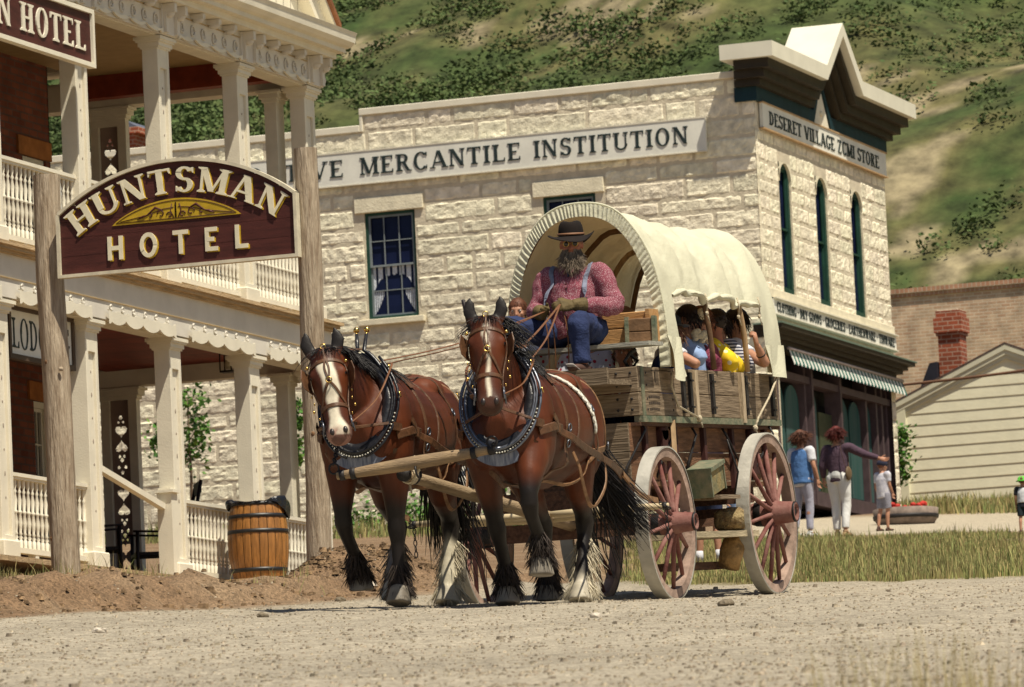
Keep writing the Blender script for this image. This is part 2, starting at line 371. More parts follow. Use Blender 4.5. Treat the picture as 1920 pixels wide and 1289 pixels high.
# ---------------------------------------------------------------- grass
GRM=M('grass_blades',(.30,.29,.11),.9,.3,.8,iv=.45,hue=.025,col2=(.19,.22,.07))
GRD=M('dry_grass_blades',(.34,.28,.12),.9,.3,.8,iv=.4,hue=.02)
def blade(mb,x,y,z,h,wd,rng,lean=.35,m=0):
    a=rng.uniform(0,6.28); l=h*rng.uniform(0,lean); dx,dy=math.cos(a)*l,math.sin(a)*l
    b=rng.uniform(-1,1); wx=wd*math.cos(b); wy=wd*math.sin(b)
    mb.add([(x-wx,y-wy,z-.01),(x+wx,y+wy,z-.01),(x+dx*.4+wx*.7,y+dy*.4+wy*.7,z+h*.6),(x+dx*.4-wx*.7,y+dy*.4-wy*.7,z+h*.6),(x+dx,y+dy,z+h)],[(0,1,2,3),(3,2,4)],m)
mb=MB(); rng=random.Random(5); n=0
while n<52000:
    Y=46.5+33*rng.random()**1.3; s=rng.uniform(-.35,-.262); X=s*Y; g=zone(X,Y)[1]
    if rng.random()>g*g*(.10+1.3*max(0,.32+fbm(X*.9,Y*.35,31,4))): continue
    h=rng.uniform(.02,.095)*(1+.9*fbm(X*.5,Y*.3,33,2))*(2.0 if rng.random()<.06 else 1)
    blade(mb,X,Y,gz(X,Y),h,.003+.0022*Y/60,rng,m=0 if rng.random()<.52 else 1); n+=1
tag(obj('verge_grass',mb,[GRM,GRD]),kind='stuff')
mb=MB(); n=0
cl=[(rng.uniform(-23.2,-19.6),rng.uniform(40.5,46)) for _ in range(34)]+[(-20.6+rng.gauss(0,.3),45.6+rng.gauss(0,.3)) for _ in range(18)]+[(-19.3+rng.gauss(0,.9),42.3+rng.gauss(0,1.2)) for _ in range(16)]+[(rng.uniform(-22.5,-21),rng.uniform(46.5,50.5)) for _ in range(14)]
for cx,cy in cl:
    for _ in range(26):
        x=cx+rng.gauss(0,.14); y=cy+rng.gauss(0,.14)
        blade(mb,x,y,gz(x,y),rng.uniform(.03,.13) if rng.random()<.88 else rng.uniform(.15,.26),.0028,rng,.7,m=0 if rng.random()<.4 else 1)
# sparse weeds far by the store wall and the small building
for _ in range(5200):
    Y=rng.uniform(89,94.2); X=rng.uniform(-45,-30.5); 
    if fbm(X*.6,Y*.3,41,2)<-.05: continue
    blade(mb,X,Y,gz(X,Y),rng.uniform(.08,.42)*(.4+.6*smooth(89,93,Y)),.012,rng,.4,m=0 if rng.random()<.75 else 1)
for _ in range(5000):
    Y=rng.uniform(97,107); X=Y*rng.uniform(-.29,-.24)
    if fbm(X*.9,Y*.5,43,2)<.05: continue
    blade(mb,X,Y,gz(X,Y),rng.uniform(.06,.3),.012,rng,.4,m=0 if rng.random()<.6 else 1)
tag(obj('wild_grass',mb,[GRM,GRD]),kind='stuff')

mb=MB(); rng=random.Random(15)
for _ in range(230):
    Y=rng.uniform(12.6,15.5); s=rng.gauss(-.283,.014); X=s*Y
    blade(mb,X,Y,gz(X,Y),rng.uniform(.05,.24),.0012,rng,.5,m=1)
tag(obj('foreground_weeds',mb,[GRM,GRD]),kind='stuff')

CLOD=M('dirt_clods',(.19,.125,.07),1,.4,20,iv=.45,bump=.6)
mb=MB(); rng=random.Random(19)
for _ in range(5200):
    if rng.random()<.75: X=rng.uniform(-22.5,-17.2); Y=rng.uniform(36,47)
    else: X=-18.0+rng.gauss(0,.45); Y=45.7+rng.gauss(0,.7)
    if zone(X,Y)[0]<.5: continue
    r=rng.choice([.008,.012,.018,.026]) if rng.random()<.97 else rng.uniform(.03,.06)
    pebble(mb,(X,Y,gz(X,Y)),r,rng)
tag(obj('dirt_clods',mb,CLOD),kind='stuff')
# ---------------------------------------------------------------- lettering (drawn strokes, slab serif or plain)
def arcpts(cx,cy,rx,ry,a0,a1,n=12): return [(cx+rx*math.cos(R_(a0+(a1-a0)*i/n)),cy+ry*math.sin(R_(a0+(a1-a0)*i/n))) for i in range(n+1)]
def glyph(ch,T=.19,N=.075,S=1,sl=.05):
    """polygons for one capital, height 1; T thick stem, N thin stroke, S serifs on/off"""
    P=[];W=.8
    def rect(x0,y0,x1,y1): P.append([(x0,y0),(x1,y0),(x1,y1),(x0,y1)])
    sw=.10
    def stem(x,t=T,y0=0,y1=1,b=1,u=1):
        rect(x-t/2,y0,x+t/2,y1)
        if S:
            if b: P.append([(x-t/2-sw,y0),(x+t/2+sw,y0),(x+t/2+sw,y0+sl),(x+t/2,y0+sl*2.2),(x-t/2,y0+sl*2.2),(x-t/2-sw,y0+sl)])
            if u: P.append([(x-t/2-sw,y1-sl),(x-t/2,y1-sl*2.2),(x+t/2,y1-sl*2.2),(x+t/2+sw,y1-sl),(x+t/2+sw,y1),(x-t/2-sw,y1)])
    def diag(xa,ya,xb,yb,t): P.append([(xa-t/2,ya),(xa+t/2,ya),(xb+t/2,yb),(xb-t/2,yb)])
    def serif(x,y,w,dn): 
        if S: rect(x-w,y if not dn else y-sl,x+w,(y+sl) if not dn else y)
    def arc(cx,cy,rx,ry,a0,a1,tx,ty,n=14):
        o=arcpts(cx,cy,rx,ry,a0,a1,n); i_=arcpts(cx,cy,rx-tx,ry-ty,a0,a1,n)
        for k in range(n): P.append([o[k],o[k+1],i_[k+1],i_[k]])
    def flag(x,y,d,up):  # end-of-arm serif
        if S: P.append([(x,y),(x-.05*d,y),(x-.10*d,y+(-.03 if up else .03)),(x-.03*d,y+(-.22 if up else .22)),(x,y+(-.22 if up else .22))])
    N_=N if S else T
    if ch=='H': stem(.2);stem(.72);rect(.2+T/2,.5-N_/2,.72-T/2,.5+N_/2);W=.92
    elif ch=='I': stem(.2);W=.4
    elif ch=='L': stem(.2,b=1);rect(.2,0,.68,N_);flag(.70,N_*0,1,0);W=.74
    elif ch=='E': stem(.2);rect(.2,0,.68,N_);rect(.2,1-N_,.66,1);rect(.2,.5-N_/2,.52,.5+N_/2);flag(.71,0,1,0);flag(.69,1,1,1);W=.76
    elif ch=='T': stem(.4,u=0);rect(.05,1-N_,.75,1);flag(.77,1,1,1);flag(.03,1,-1,1);W=.8
    elif ch=='N':
        t2=N if S else T
        stem(.16,t2);stem(.76,t2,b=0);diag(.76-t2/2+.02,0,.16+.02,1,T*1.15);W=.92
    elif ch=='M':
        t2=N if S else T
        stem(.16,t2);stem(.92,T);diag(.52,.05,.2,1,T);diag(.54,.05,.90,1,N*1.1 if S else T*.9);W=1.08
    elif ch=='A':
        diag(.82,0,.46,1,T*1.15);diag(.13,0,.44,1,N*1.15 if S else T);rect(.24,.28,.68,.28+N_);serif(.13,0,.15,0);serif(.82,0,.18,0);W=.94
    elif ch=='V': diag(.46,0,.13,1,T*1.15);diag(.48,0,.80,1,N*1.2);serif(.13,1,.17,1);serif(.80,1,.14,1);W=.92
    elif ch=='W': diag(.36,0,.13,1,T);diag(.38,0,.60,1,N*1.1);diag(.80,0,.58,1,T);diag(.82,0,1.05,1,N*1.1);serif(.13,1,.16,1);serif(.6,1,.14,1);serif(1.05,1,.13,1);W=1.16
    elif ch=='Y': rect(.44-T/2,0,.44+T/2,.46);diag(.44,.42,.12,1,T);diag(.46,.42,.78,1,N*1.2);serif(.44,0,.2,0);serif(.12,1,.16,1);serif(.78,1,.13,1);W=.88
    elif ch=='Z': rect(.08,0,.72,N_);rect(.08,1-N_,.70,1);diag(.18,N_,.60,1-N_,T);flag(.74,0,1,0);flag(.06,1,-1,1);W=.8
    elif ch=='U':
        stem(.18,T,.3,1,b=0);stem(.72,N if S else T,.3,1,b=0);arc(.45-.0,.32,.27+T/2,.34,180,360,(T+N_)/2,N_*1.3);W=.88
    elif ch=='O': arc(.46,.5,.40,.53,0,360,T,N_,24);W=.92
    elif ch in 'CG':
        arc(.46,.5,.40,.53,42,318,T,N_,20);flag(.80,.98,1,1)
        if ch=='G': stem(.72,T*.8,.04,.42,b=0)
        else: flag(.80,.02,1,0)
        W=.88
    elif ch=='D': stem(.2);arc(.30,.5,.48,.5,-90,90,T,N_,14);rect(.2,0,.31,N_);rect(.2,1-N_,.31,1);W=.86
    elif ch in 'RP':
        stem(.2);arc(.42,.745,.27,.255,-90,90,T*.9,N_,10);rect(.2,1-N_,.43,1);rect(.2,.49,.43,.49+N_)
        if ch=='R': diag(.72,0,.45,.5,T);serif(.76,0,.13,0)
        W=.86
    elif ch=='S':
        arc(.36,.745,.29,.275,20,270,T*.85,N_*1.1,14);arc(.36,.275,.31,.295,-160,90,T*.9,N_*1.1,14)
        diag(.36,.46,.34,.56,.12); flag(.66,.98,1,1);flag(.06,.03,-1,0);W=.72
    elif ch=='.': rect(.05,.42,.2,.56);W=.28
    else: W=.42
    return P,W
def text(mb,s,fn,size,sx=1.,space=.06,dep=.01,T=.17,N=.075,S=1,m=0,center=True,off=0,total=None):
    """fn(u,v)->(point, normal): u along the line from its start (0..), v above the baseline"""
    adv=[];x=0
    for ch in s:
        P,W=glyph(ch,T,N,S); adv.append((P,x)); x+=(W+space)*sx*size
    L=x-space*sx*size
    if total: k=total/L; 
    else: k=1
    u0=-L*k/2 if center else 0
    q=0
    for P,x in adv:
        for poly in P:
            q=(q+1)%9; e=off+dep+q*.00035
            f=[]; 
            for (a,b) in poly:
                p,n=fn(u0+(x+a*sx*size)*k,b*size); f.append(Vector(p)+Vector(n)*e)
            ar=0
            fb=[]
            for (a,b) in poly:
                p,n=fn(u0+(x+a*sx*size)*k,b*size); fb.append(Vector(p)+Vector(n)*off)
            c=len(f); nn=Vector((0,0,0))
            for i in range(c): nn+=f[i].cross(f[(i+1)%c])
            n0=Vector(n)
            if nn.dot(n0)<0: f.reverse(); fb.reverse()
            mb.add(f+fb,[tuple(range(c))]+[(i,i+c,(i+1)%c+c,(i+1)%c) for i in range(c)],m)
    return L*k
# ---------------------------------------------------------------- walls with openings and rock-faced blocks
def wall_cells(mb,P,u0,u1,z0,z1,holes,dep,m=0,mr=None):
    """P(u,z,d) -> point; holes (a,b,c,d)"""
    us=sorted({u0,u1,*[h[0] for h in holes],*[h[1] for h in holes]}); zs=sorted({z0,z1,*[h[2] for h in holes],*[h[3] for h in holes]})
    for i in range(len(us)-1):
        for j in range(len(zs)-1):
            uc=(us[i]+us[i+1])/2; zc=(zs[j]+zs[j+1])/2
            if any(h[0]<uc<h[1] and h[2]<zc<h[3] for h in holes): continue
            mb.quad(P(us[i],zs[j],0),P(us[i+1],zs[j],0),P(us[i+1],zs[j+1],0),P(us[i],zs[j+1],0),m)
    mr=m if mr is None else mr
    for a,b,c,d in holes:
        mb.quad(P(a,c,0),P(a,c,-dep),P(a,d,-dep),P(a,d,0),mr); mb.quad(P(b,c,-dep),P(b,c,0),P(b,d,0),P(b,d,-dep),mr)
        mb.quad(P(a,c,-dep),P(a,c,0),P(b,c,0),P(b,c,-dep),mr); mb.quad(P(a,d,0),P(a,d,-dep),P(b,d,-dep),P(b,d,0),mr)
def stones(mb,P,u0,u1,z0,z1,holes,rng,ch=(.24,.36),bw=(.45,1.5),rel=.015,res=.045,m=0,gap=.007,quoin=0):
    z=z0
    while z<z1-.05:
        h=rng.uniform(*ch)
        if z1-z-h<.12: h=z1-z
        hs=[x for x in holes if x[2]<z+h-.03 and x[3]>z+.03]
        segs=[(u0,u1)]
        for x in hs:
            n=[]
            for a,b in segs:
                if x[1]<=a or x[0]>=b: n.append((a,b))
                else:
                    if x[0]-a>.04: n.append((a,x[0]))
                    if b-x[1]>.04: n.append((x[1],b))
            segs=n
        for a,b in segs:
            u=a
            while u<b-.02:
                wd=rng.uniform(*bw)
                if b-u-wd<.25: wd=b-u
                nu=max(2,int(wd/res)); nv=max(2,int(h/res)); base=rng.uniform(.4,1.)*rel; sd=rng.uniform(0,99)
                wob=rng.uniform(-.01,.01)
                def fn(i,j,u=u,wd=wd,z=z,h=h,base=base,sd=sd,nu=nu,nv=nv):
                    eu=min(i,1-i)*wd; ez=min(j,1-j)*h; e=min(1,eu/.025)*min(1,ez/.022)
                    uu=u+gap/2+i*(wd-gap); zz=z+gap/2+j*(h-gap)
                    if 0<i<1 and 0<j<1:
                        uu+=.012*noise.noise((uu*9,zz*9,sd)); zz+=.010*noise.noise((uu*9,zz*9,sd+7))
                    d=e*(base*(.75+.3*noise.noise((uu*3.1,zz*3.1,sd)))+ .8*rel*(abs(noise.noise((uu*6,zz*8,sd+3)))*2-.35)+.55*rel*noise.noise((uu*17,zz*19,sd+5)))
                    return P(uu,zz,max(-.008,d) if e>0 else -.012)
                mb.grid(fn,nu,nv,m,False); u+=wd
        z+=h
rng=random.Random(21)
# ================================================================ stone store
SX,SY=-29.52,94.6; SG=8.2
store=thing('stone_store',(SX,SY,SG),'two storey pale limestone store with green cornice and long painted name board','shop building')
STX1=-47.; SY1=102.3
side=lambda u,z,d:(u,SY-d,z)
front=lambda u,z,d:(SX+d,u,z)
W1=(-36.74,-35.80,11.785,13.654); W2=(-33.43,-32.47,11.785,13.64); W3=(-40.4,-39.45,11.785,13.654); W4=(-44.0,-43.05,11.785,13.654)
hS=[W1,W2,W3,W4]
FW=[(95.76,96.44,11.77,14.05),(97.9,98.58,11.77,14.05),(100.04,100.72,11.77,14.05)]
mb=MB()
wall_cells(mb,side,STX1,SX,SG-.6,15.09,hS,.14)
wall_cells(mb,side,-36.69,SX,15.09,15.38,[],.14)
mb.box(STX1,-36.69,SY+.3,SY+.32,15.0,15.09)
SFT=10.9
wall_cells(mb,front,SY,SY1,SFT,15.0,FW,.14)
mb.box(STX1,SX-.01,SY+.6,SY+.65,SG-.5,15.0)    # inner leaf behind the windows
mb.box(SX-.9,SX-.85,SY+.3,SY1-.3,SG,15)
mb.box(STX1,SX-.02,SY1-.02,SY1,SG-.5,15.3); mb.box(STX1-.02,STX1,SY,SY1,SG-.5,15.1)
mb.box(STX1,SX,SY+.2,SY1,14.9,14.95)
obj('wall_backing',mb,MORTAR,store,True)
lint=[(a-.17,b+.17,d,d+.27) for a,b,c,d in hS]; sills=[(a-.16,b+.12,c-.11,c) for a,b,c,d in hS]
mb=MB()
stones(mb,side,STX1,SX+.02,SG-.3,15.09,hS+lint+sills,rng)
stones(mb,side,-36.69,SX+.02,15.09,15.38,[],rng,ch=(.25,.3))
obj('side_stonework',mb,STONE,store,True)
mb=MB()
hh=[(a-.0,b+.0,c,d) for a,b,c,d in FW]
stones(mb,front,SY-.02,SY1,11.6,14.5,hh,rng,ch=(.26,.34),bw=(.3,.8))
stones(mb,front,SY-.02,SY+.42,SG-.3,11.6,[],rng,bw=(.3,.5)); stones(mb,front,SY1-.25,SY1,SG-.3,11.6,[],rng,bw=(.3,.5))
obj('front_stonework',mb,STONE,store,True)
mb=MB()
for a,b,c,d in lint+sills:
    pr=.045 if d-c>.2 else .10
    m1=MB(); m1.box(a,b,SY-pr,SY+.02,c+.004,d-.004); obj('window_lintel' if d-c>.2 else 'window_sill',m1,STONES,store,True,bevel=.008)
mb.box(SX-.02,SX+.05,SY,SY1,11.6,11.765)
obj('belt_course',mb,STONES,store,True,bevel=.008)
# arched corners of the front windows
mb=MB()
for a,b,c,d in FW:
    r=(b-a)/2; cx=(a+b)/2; cz=d-r; n=12
    for k in range(n):
        t0=PI*k/n; t1=PI*(k+1)/n
        y0,z0_=cx+r*math.cos(t0),cz+r*math.sin(t0); y1,z1_=cx+r*math.cos(t1),cz+r*math.sin(t1)
        mb.quad((SX+.02,y0,z0_),(SX+.02,y0,d),(SX+.02,y1,d),(SX+.02,y1,z1_))
        mb.quad((SX+.02,y0,z0_),(SX+.02,y1,z1_),(SX-.14,y1,z1_),(SX-.14,y0,z0_))
obj('window_arch',mb,STONES,store,True)
def sash_window(par,P,a,b,c,d,dep,fm,sm,cols=3,rows=2,curtain=True,fw_=.05):
    """P(u,z,d): frame, two sashes with glazing bars, glass, lace"""
    def pb(mb,u0,u1,z0,z1,d0,d1,m=0):
        A=P(u0,z0,d0);B=P(u1,z1,d1); mb.box(min(A[0],B[0]),max(A[0],B[0]),min(A[1],B[1]),max(A[1],B[1]),z0,z1,m)
    f=MB(); pb(f,a,a+fw_,c,d,-dep,-.03);pb(f,b-fw_,b,c,d,-dep,-.03);pb(f,a+fw_,b-fw_,d-fw_,d,-dep,-.03);pb(f,a+fw_,b-fw_,c,c+fw_,-dep,-.03)
    fo=obj('window',f,fm,par,True)
    s=MB(); a+=fw_;b-=fw_;c+=fw_;d-=fw_; mid=(c+d)/2
    for (z0,z1,dd) in ((mid-.02,d,-.055),(c,mid+.02,-.085)):
        w_=.035
        pb(s,a,a+w_,z0,z1,dd-.03,dd);pb(s,b-w_,b,z0,z1,dd-.03,dd);pb(s,a+w_,b-w_,z0,z0+w_,dd-.03,dd);pb(s,a+w_,b-w_,z1-w_,z1,dd-.03,dd)
        for k in range(1,cols): u=a+(b-a)*k/cols; pb(s,u-.008,u+.008,z0+w_,z1-w_,dd-.022,dd-.004)
        for k in range(1,rows): z=z0+(z1-z0)*k/rows; pb(s,a+w_,b-w_,z-.008,z+.008,dd-.023,dd-.005)
    obj('sash',s,sm,fo,True)
    g=MB(); pb(g,a,b,c,d,-.119,-.112); obj('pane',g,GLASS,fo,True)
    if curtain:
        cu=MB(); dd=-.1105
        def cf(u0,u1,z1f,z0f):
            def fn(i,j):
                u=u0+(u1-u0)*i; zt=z1f(i); zb=z0f(i); 
                return P(u,zb+(zt-zb)*j,dd+.004*math.sin(i*40))
            cu.grid(fn,24,6)
        top=c+(d-c)*.5
        cf(a,b,lambda i:top,lambda i:top-(.30 if True else 0)*(d-c)*(.30+.7*abs(2*i-1)**3)-.02*math.cos(i*50))
        cf(a,a+(b-a)*.26,lambda i:top-.25*(d-c),lambda i:c+(.02+.36*(i)**1.5*(d-c)*.55))
        cf(b-(b-a)*.26,b,lambda i:top-.25*(d-c),lambda i:c+(.02+.36*(1-i)**1.5*(d-c)*.55))
        obj('curtain',cu,CURT,fo,True)
    return fo
SASHG=M('grey_sash_paint',(.20,.23,.24),.6,.1,5)
for h in hS: sash_window(store,side,*h,.14,GREEN,SASHG)
for a,b,c,d in FW:
    sash_window(store,front,a,b,c,d-.0,.14,GREEN,GREEN,cols=1,rows=1,curtain=False,fw_=.10)
# parapet coping
mb=MB(); mb.box(-36.75,SX-.3,SY-.045,SY+.3,15.38,15.50); mb.box(STX1,-36.75,SY-.045,SY+.3,15.09,15.21); mb.box(-36.75,-36.69,SY-.035,SY+.3,15.09,15.38)
obj('parapet_coping',mb,WHITE,store,True,bevel=.01)
# front cornice with central gable: profile steps in depth
cy=98.38; CO=M('cornice_top_paint',(.70,.67,.55),.55,.05,2)
def cornline(y,zlow,gab,rise=1.03,hw=1.05):
    return zlow+gab*max(0,1-abs(y-cy)/hw)*rise
prof=[(.06,14.955,15.2,TEALK),(.16,15.2,15.32,DARKG),(.28,15.32,15.46,DARKG),(.40,15.46,15.62,DARKG),(.52,15.62,15.88,CO)]
yl=SY-.06; yr=SY1+.06
for k,(pr,za,zb,mt) in enumerate(prof):
    mb=MB(); ex=pr
    zt=.95*(k/(len(prof)-1)) if True else 0
    if k<4:
        inner=(cy-.62,cy+.62)
    else: inner=None
    bk=SX-.42 if k==4 else SX-.34+.04*k
    def seg(ya,yb,f0,f1):
        # sloping bar between two stations
        a=[(SX+pr,ya,f0[0]),(SX+pr,ya,f0[1]),(bk,ya,f0[1]),(bk,ya,f0[0])]; b_=[(SX+pr,yb,f1[0]),(SX+pr,yb,f1[1]),(bk,yb,f1[1]),(bk,yb,f1[0])]
        mb.add(a+b_,[(0,1,2,3),(7,6,5,4),(0,4,5,1),(1,5,6,2),(2,6,7,3),(3,7,4,0)])
    gy=1.08-.10*(4-k); top=[0.,.18,.40,.62,.92][k]
    # gable follows above the straight run; legs of each layer
    y0,y1=yl-ex*.0-ex+.06,yr+ex-.06
    L=cy-gy; Rr=cy+gy
    if k==0:
        seg(y0,cy-.52,(za,zb),(za,zb)); seg(cy+.52,y1,(za,zb),(za,zb))
        seg(cy-.52,cy,(za,zb+.0),(za+.82,zb+.62)); seg(cy,cy+.52,(za+.82,zb+.62),(za,zb))
    else:
        seg(y0,L,(za,zb),(za,zb)); seg(Rr,y1,(za,zb),(za,zb))
        seg(L,cy,(za,zb),(za+.93,zb+.90)); seg(cy,Rr,(za+.93,zb+.90),(za,zb))
    obj('cornice',mb,mt,store,True)
mb=MB(); mb.prism([(SX+.03,cy-.5,14.96),(SX+.03,cy+.5,14.96),(SX+.03,cy,15.70)],(-.05,0,0)); obj('tympanum',mb,WHITE,store,True)
mb=MB(); mb.lathe((SX+.03,cy,15.2),[(.055,0),(.055,.02),(.03,.03)],n=6,axis='x'); obj('hexagon_ornament',mb,STONES,store,True)
# lower cornice, shop front and awning
mb=MB()
for pr,za,zb in ((.02,10.75,10.90),(.12,10.90,10.97),(.20,10.97,11.04),(.31,11.04,11.11)): mb.box(SX-.2,SX+pr,SY-pr*.3,SY1+.03+pr*.9,za,zb)
obj('lower_cornice',mb,DARKG,store,True)
mb=MB(); mb.box(SX-.2,SX+.33,SY-.12,SY1+.38,11.11,11.135); obj('cornice_lip',mb,M('sage_paint',(.12,.17,.13),.6,.1),store,True)
BROWNP=M('brown_pilaster_paint',(.075,.05,.055),.6,.2,5,bump=.1)
DRAPE=M('green_drape',(.012,.07,.06),.8,.5,1.2,stretch=(1,9,.6),col2=(.05,.09,.085))
mb=MB(); mb.box(SX-.5,SX-.45,SY+.45,SY1-.1,SG,11); obj('shop_back_wall',mb,BLACKP,store,True)
pil=MB()
for y in (94.95,95.15,97.0,97.2,98.9,99.05,100.7,101.35,101.7,102.0,102.2): pil.box(SX-.32,SX-.02 if y in (95.15,98.9,102.2,97.2) else SX-.1,y-.05,y+.05,SG,10.8)
pil.box(SX-.3,SX-.05,SY+.3,SY1-.05,10.3,10.42); pil.box(SX-.3,SX-.05,SY+.4,SY1,SG,SG+.25)
obj('pilaster',pil,BROWNP,store,True)
for y0,y1 in ((95.2,96.95),(97.3,98.0),(99.1,100.65),(100.75,101.3),(101.4,101.95)):
    d=MB(); n=2 if y1-y0>1 else 1
    for q in range(n):
        a=y0+(y1-y0)*q/n+.05; b_=y0+(y1-y0)*(q+1)/n-.05; c_=(a+b_)/2
        pts=[(a,SG+.3),(b_,SG+.3),(b_,9.9)]+[(c_+(b_-a)/2*math.cos(t),9.9+.35*math.sin(t)) for t in np.linspace(0,PI,10)[1:-1]]+[(a,9.9)]
        d.prism([(SX-.2,y,z) for y,z in pts],(-.03,0,0))
    obj('arched_shop_window',d,DRAPE,store,True)
mb=MB(); mb.box(SX-.25,SX-.2,98.05,98.85,SG+.1,9.9); mb.box(SX-.2,SX-.17,98.1,98.8,SG+.2,9.1); obj('shop_door',mb,M('green_door_paint',(.05,.06,.03),.6,.2),store,True)
# awning: rolled up striped valance
aw=thing('striped_awning',(SX+.1,98.5,10.5),'green and white striped scalloped awning rolled up over the shop front','awning')
ST1=M('awning_green',(.02,.11,.085),.8,.2,6); ST2=M('awning_white',(.60,.60,.55),.8,.1,6)
mg=MB();mw=MB(); n=64
for k in range(n):
    y0=SY+.85+(SY1-SY-.8)*k/n; y1=SY+.85+(SY1-SY-.8)*(k+1)/n; t=mg if k%2 else mw
    sc=[(y0,10.53),(y0+(y1-y0)*.25,10.50),(y0+(y1-y0)*.5,10.485),(y0+(y1-y0)*.75,10.50),(y1,10.53)]
    zt=10.76
    # leaning cloth with a slight bow
    for i in range(4):
        t.quad((SX+.20,sc[i][0],sc[i][1]),(SX+.20,sc[i+1][0],sc[i+1][1]),(SX+.12,sc[i+1][0],zt),(SX+.12,sc[i][0],zt))
obj('green_stripe',mg,ST1,aw,True); obj('white_stripe',mw,ST2,aw,True)
mb=MB(); mb.tube([(SX+.13,SY+.8,10.77),(SX+.13,SY1+.05,10.77)],.03,8); obj('roller',mb,M('awning_pole',(.30,.25,.24),.5),aw,True)
# painted boards
SIGNW=M('sign_board_white',(.74,.73,.65),.65,.07,3,bump=.1); SIGNB=M('sign_letter_black',(.018,.03,.03),.6,.5,25)
sg=thing('mercantile_sign',(-36,SY-.1,14.2),'long white board with black lettering across the upper side wall of the stone store','sign')
mb=MB(); mb.box(-44.2,-30.39,SY-.10,SY-.045,14.155,14.75); obj('board',mb,SIGNW,sg,True)
mb=MB()
for z in (14.155,14.735): mb.box(-44.21,-30.38,SY-.11,SY-.10,z,z+.02)
obj('board_trim',mb,WHITE2,sg,True)
mb=MB(); zb=14.32
text(mb,'MERCANTILE',lambda u,v:((-36.75+u,SY-.10,zb+v),(0,-1,0)),.30,sx=.80,space=.10,dep=.012,center=False,total=3.0)
text(mb,'INSTITUTION',lambda u,v:((-33.52+u,SY-.10,zb+v),(0,-1,0)),.30,sx=.80,space=.10,dep=.012,center=False,total=2.82)
text(mb,'COOPERATIVE',lambda u,v:((-40.55+u,SY-.10,zb+v),(0,-1,0)),.30,sx=.80,space=.10,dep=.012,center=False,total=3.50)
obj('lettering',mb,SIGNB,sg,True)
s2=thing('store_name_sign',(SX,98.4,14.5),'grey white frieze board naming the village store under the front cornice','sign')
mb=MB(); mb.box(SX+.02,SX+.08,94.78,102.2,14.51,14.95); obj('board',mb,SIGNW,s2,True)
mb=MB()
for z in (14.495,14.94): mb.box(SX+.02,SX+.10,94.75,102.24,z,z+.022)
obj('board_trim',mb,M('tan_trim',(.45,.30,.16),.7),s2,True)
mb=MB(); text(mb,'DESERET VILLAGE ZCMI STORE',lambda u,v:((SX+.08,98.42+u,14.60+v),(1,0,0)),.235,sx=1.05,space=.05,dep=.01,total=6.6,T=.2,N=.09); obj('lettering',mb,SIGNB,s2,True)
s3=thing('goods_list_sign',(SX,98.4,11.3),'narrow white board listing goods in small letters above the shop awning','sign')
mb=MB(); mb.box(SX+.02,SX+.07,94.9,102.28,11.30,11.60); obj('board',mb,SIGNW,s3,True)
mb=MB(); mb.box(SX+.02,SX+.12,94.9,102.3,11.585,11.61); mb.box(SX+.02,SX+.10,94.9,102.3,11.31,11.33); obj('board_trim',mb,WHITE2,s3,True)
mb=MB(); text(mb,'CLOTHING . DRY GOODS . GROCERIES . EARTHENWARE . TINWARE',lambda u,v:((SX+.07,98.6+u,11.375+v),(1,0,0)),.165,sx=.9,space=.06,dep=.008,total=7.1,T=.22,N=.10); obj('lettering',mb,SIGNB,s3,True)
# ================================================================ small boarded house, brick building, chimneys
SIDING=M('cream_clapboard',(.76,.73,.55),.7,.05,3,bump=.15,bs=20)
sh=thing('clapboard_house',(-29,107.5,8.6),'small cream clapboard house with a gabled front beside the stone store','house')
YS=107.5; xl,xr=-31.0,-26.7; ez=10.75; az=11.69; xc=-28.80
def roofz(x): return az-(abs(x-xc))*(az-ez)/(xc-xl)
mb=MB(); z=8.3; k=0
while z<az-.05:
    h=.215; zt=z+h
    # clip width at gable
    def lim(zz):
        if zz<=ez: return xl,xr
        f=(az-zz)/(az-ez)*(xc-xl); return xc-f,xc+f
    a,b_=lim(z); c_,d_=lim(min(zt,az-.01))
    mb.add([(a,YS-.014,z),(b_,YS-.014,z),(d_,YS-.002,zt),(c_,YS-.002,zt),(a,YS+.01,z),(b_,YS+.01,z)],[(0,1,2,3),(0,4,5,1)])
    z=zt
mb.box(xl,xr,YS+.01,YS+.05,8.2,ez)
mb.prism([(xl,YS+.02,ez),(xr,YS+.02,ez),(xc,YS+.02,az)],(0,.05,0))
mb.box(xl,xl+.04,YS+.05,YS+5,8.2,ez); mb.box(xr-.04,xr,YS+.05,YS+5,8.2,ez)
obj('clapboard_wall',mb,SIDING,sh,True)
mb=MB(); mb.box(xl-.02,xl+.16,YS-.06,YS,8.3,ez+.05); mb.box(xl,xr,YS-.055,YS-.03,8.25,8.55)
obj('corner_board',mb,M('cream_trim',(.70,.68,.50),.6,.05),sh,True)
mb=MB()
for s in (-1,1):
    e=xl-.45 if s<0 else xr+.45
    for off,pr,th in ((0,.085,.10),(-.10,.065,.09),(-.19,.04,.08)):
        mb.prism([(xc,YS-pr,az+.16+off),(e,YS-pr,roofz(e)+.16+off),(e,YS-pr,roofz(e)+.16+off-th),(xc,YS-pr,az+.16+off-th)],(0,pr+.02,0))
obj('bargeboard',mb,M('bargeboard_cream',(.62,.60,.46),.6,.05),sh,True)
mb=MB()
for s in (-1,1):
    e=xl-.5 if s<0 else xr+.5
    mb.prism([(xc,YS-.09,az+.20),(e,YS-.09,roofz(e)+.20),(e,YS-.09,roofz(e)+.162),(xc,YS-.09,az+.162)],(0,6,0))
obj('roof',mb,M('shingle_roof',(.10,.07,.06),.9,.3,9,bump=.5),sh,True)
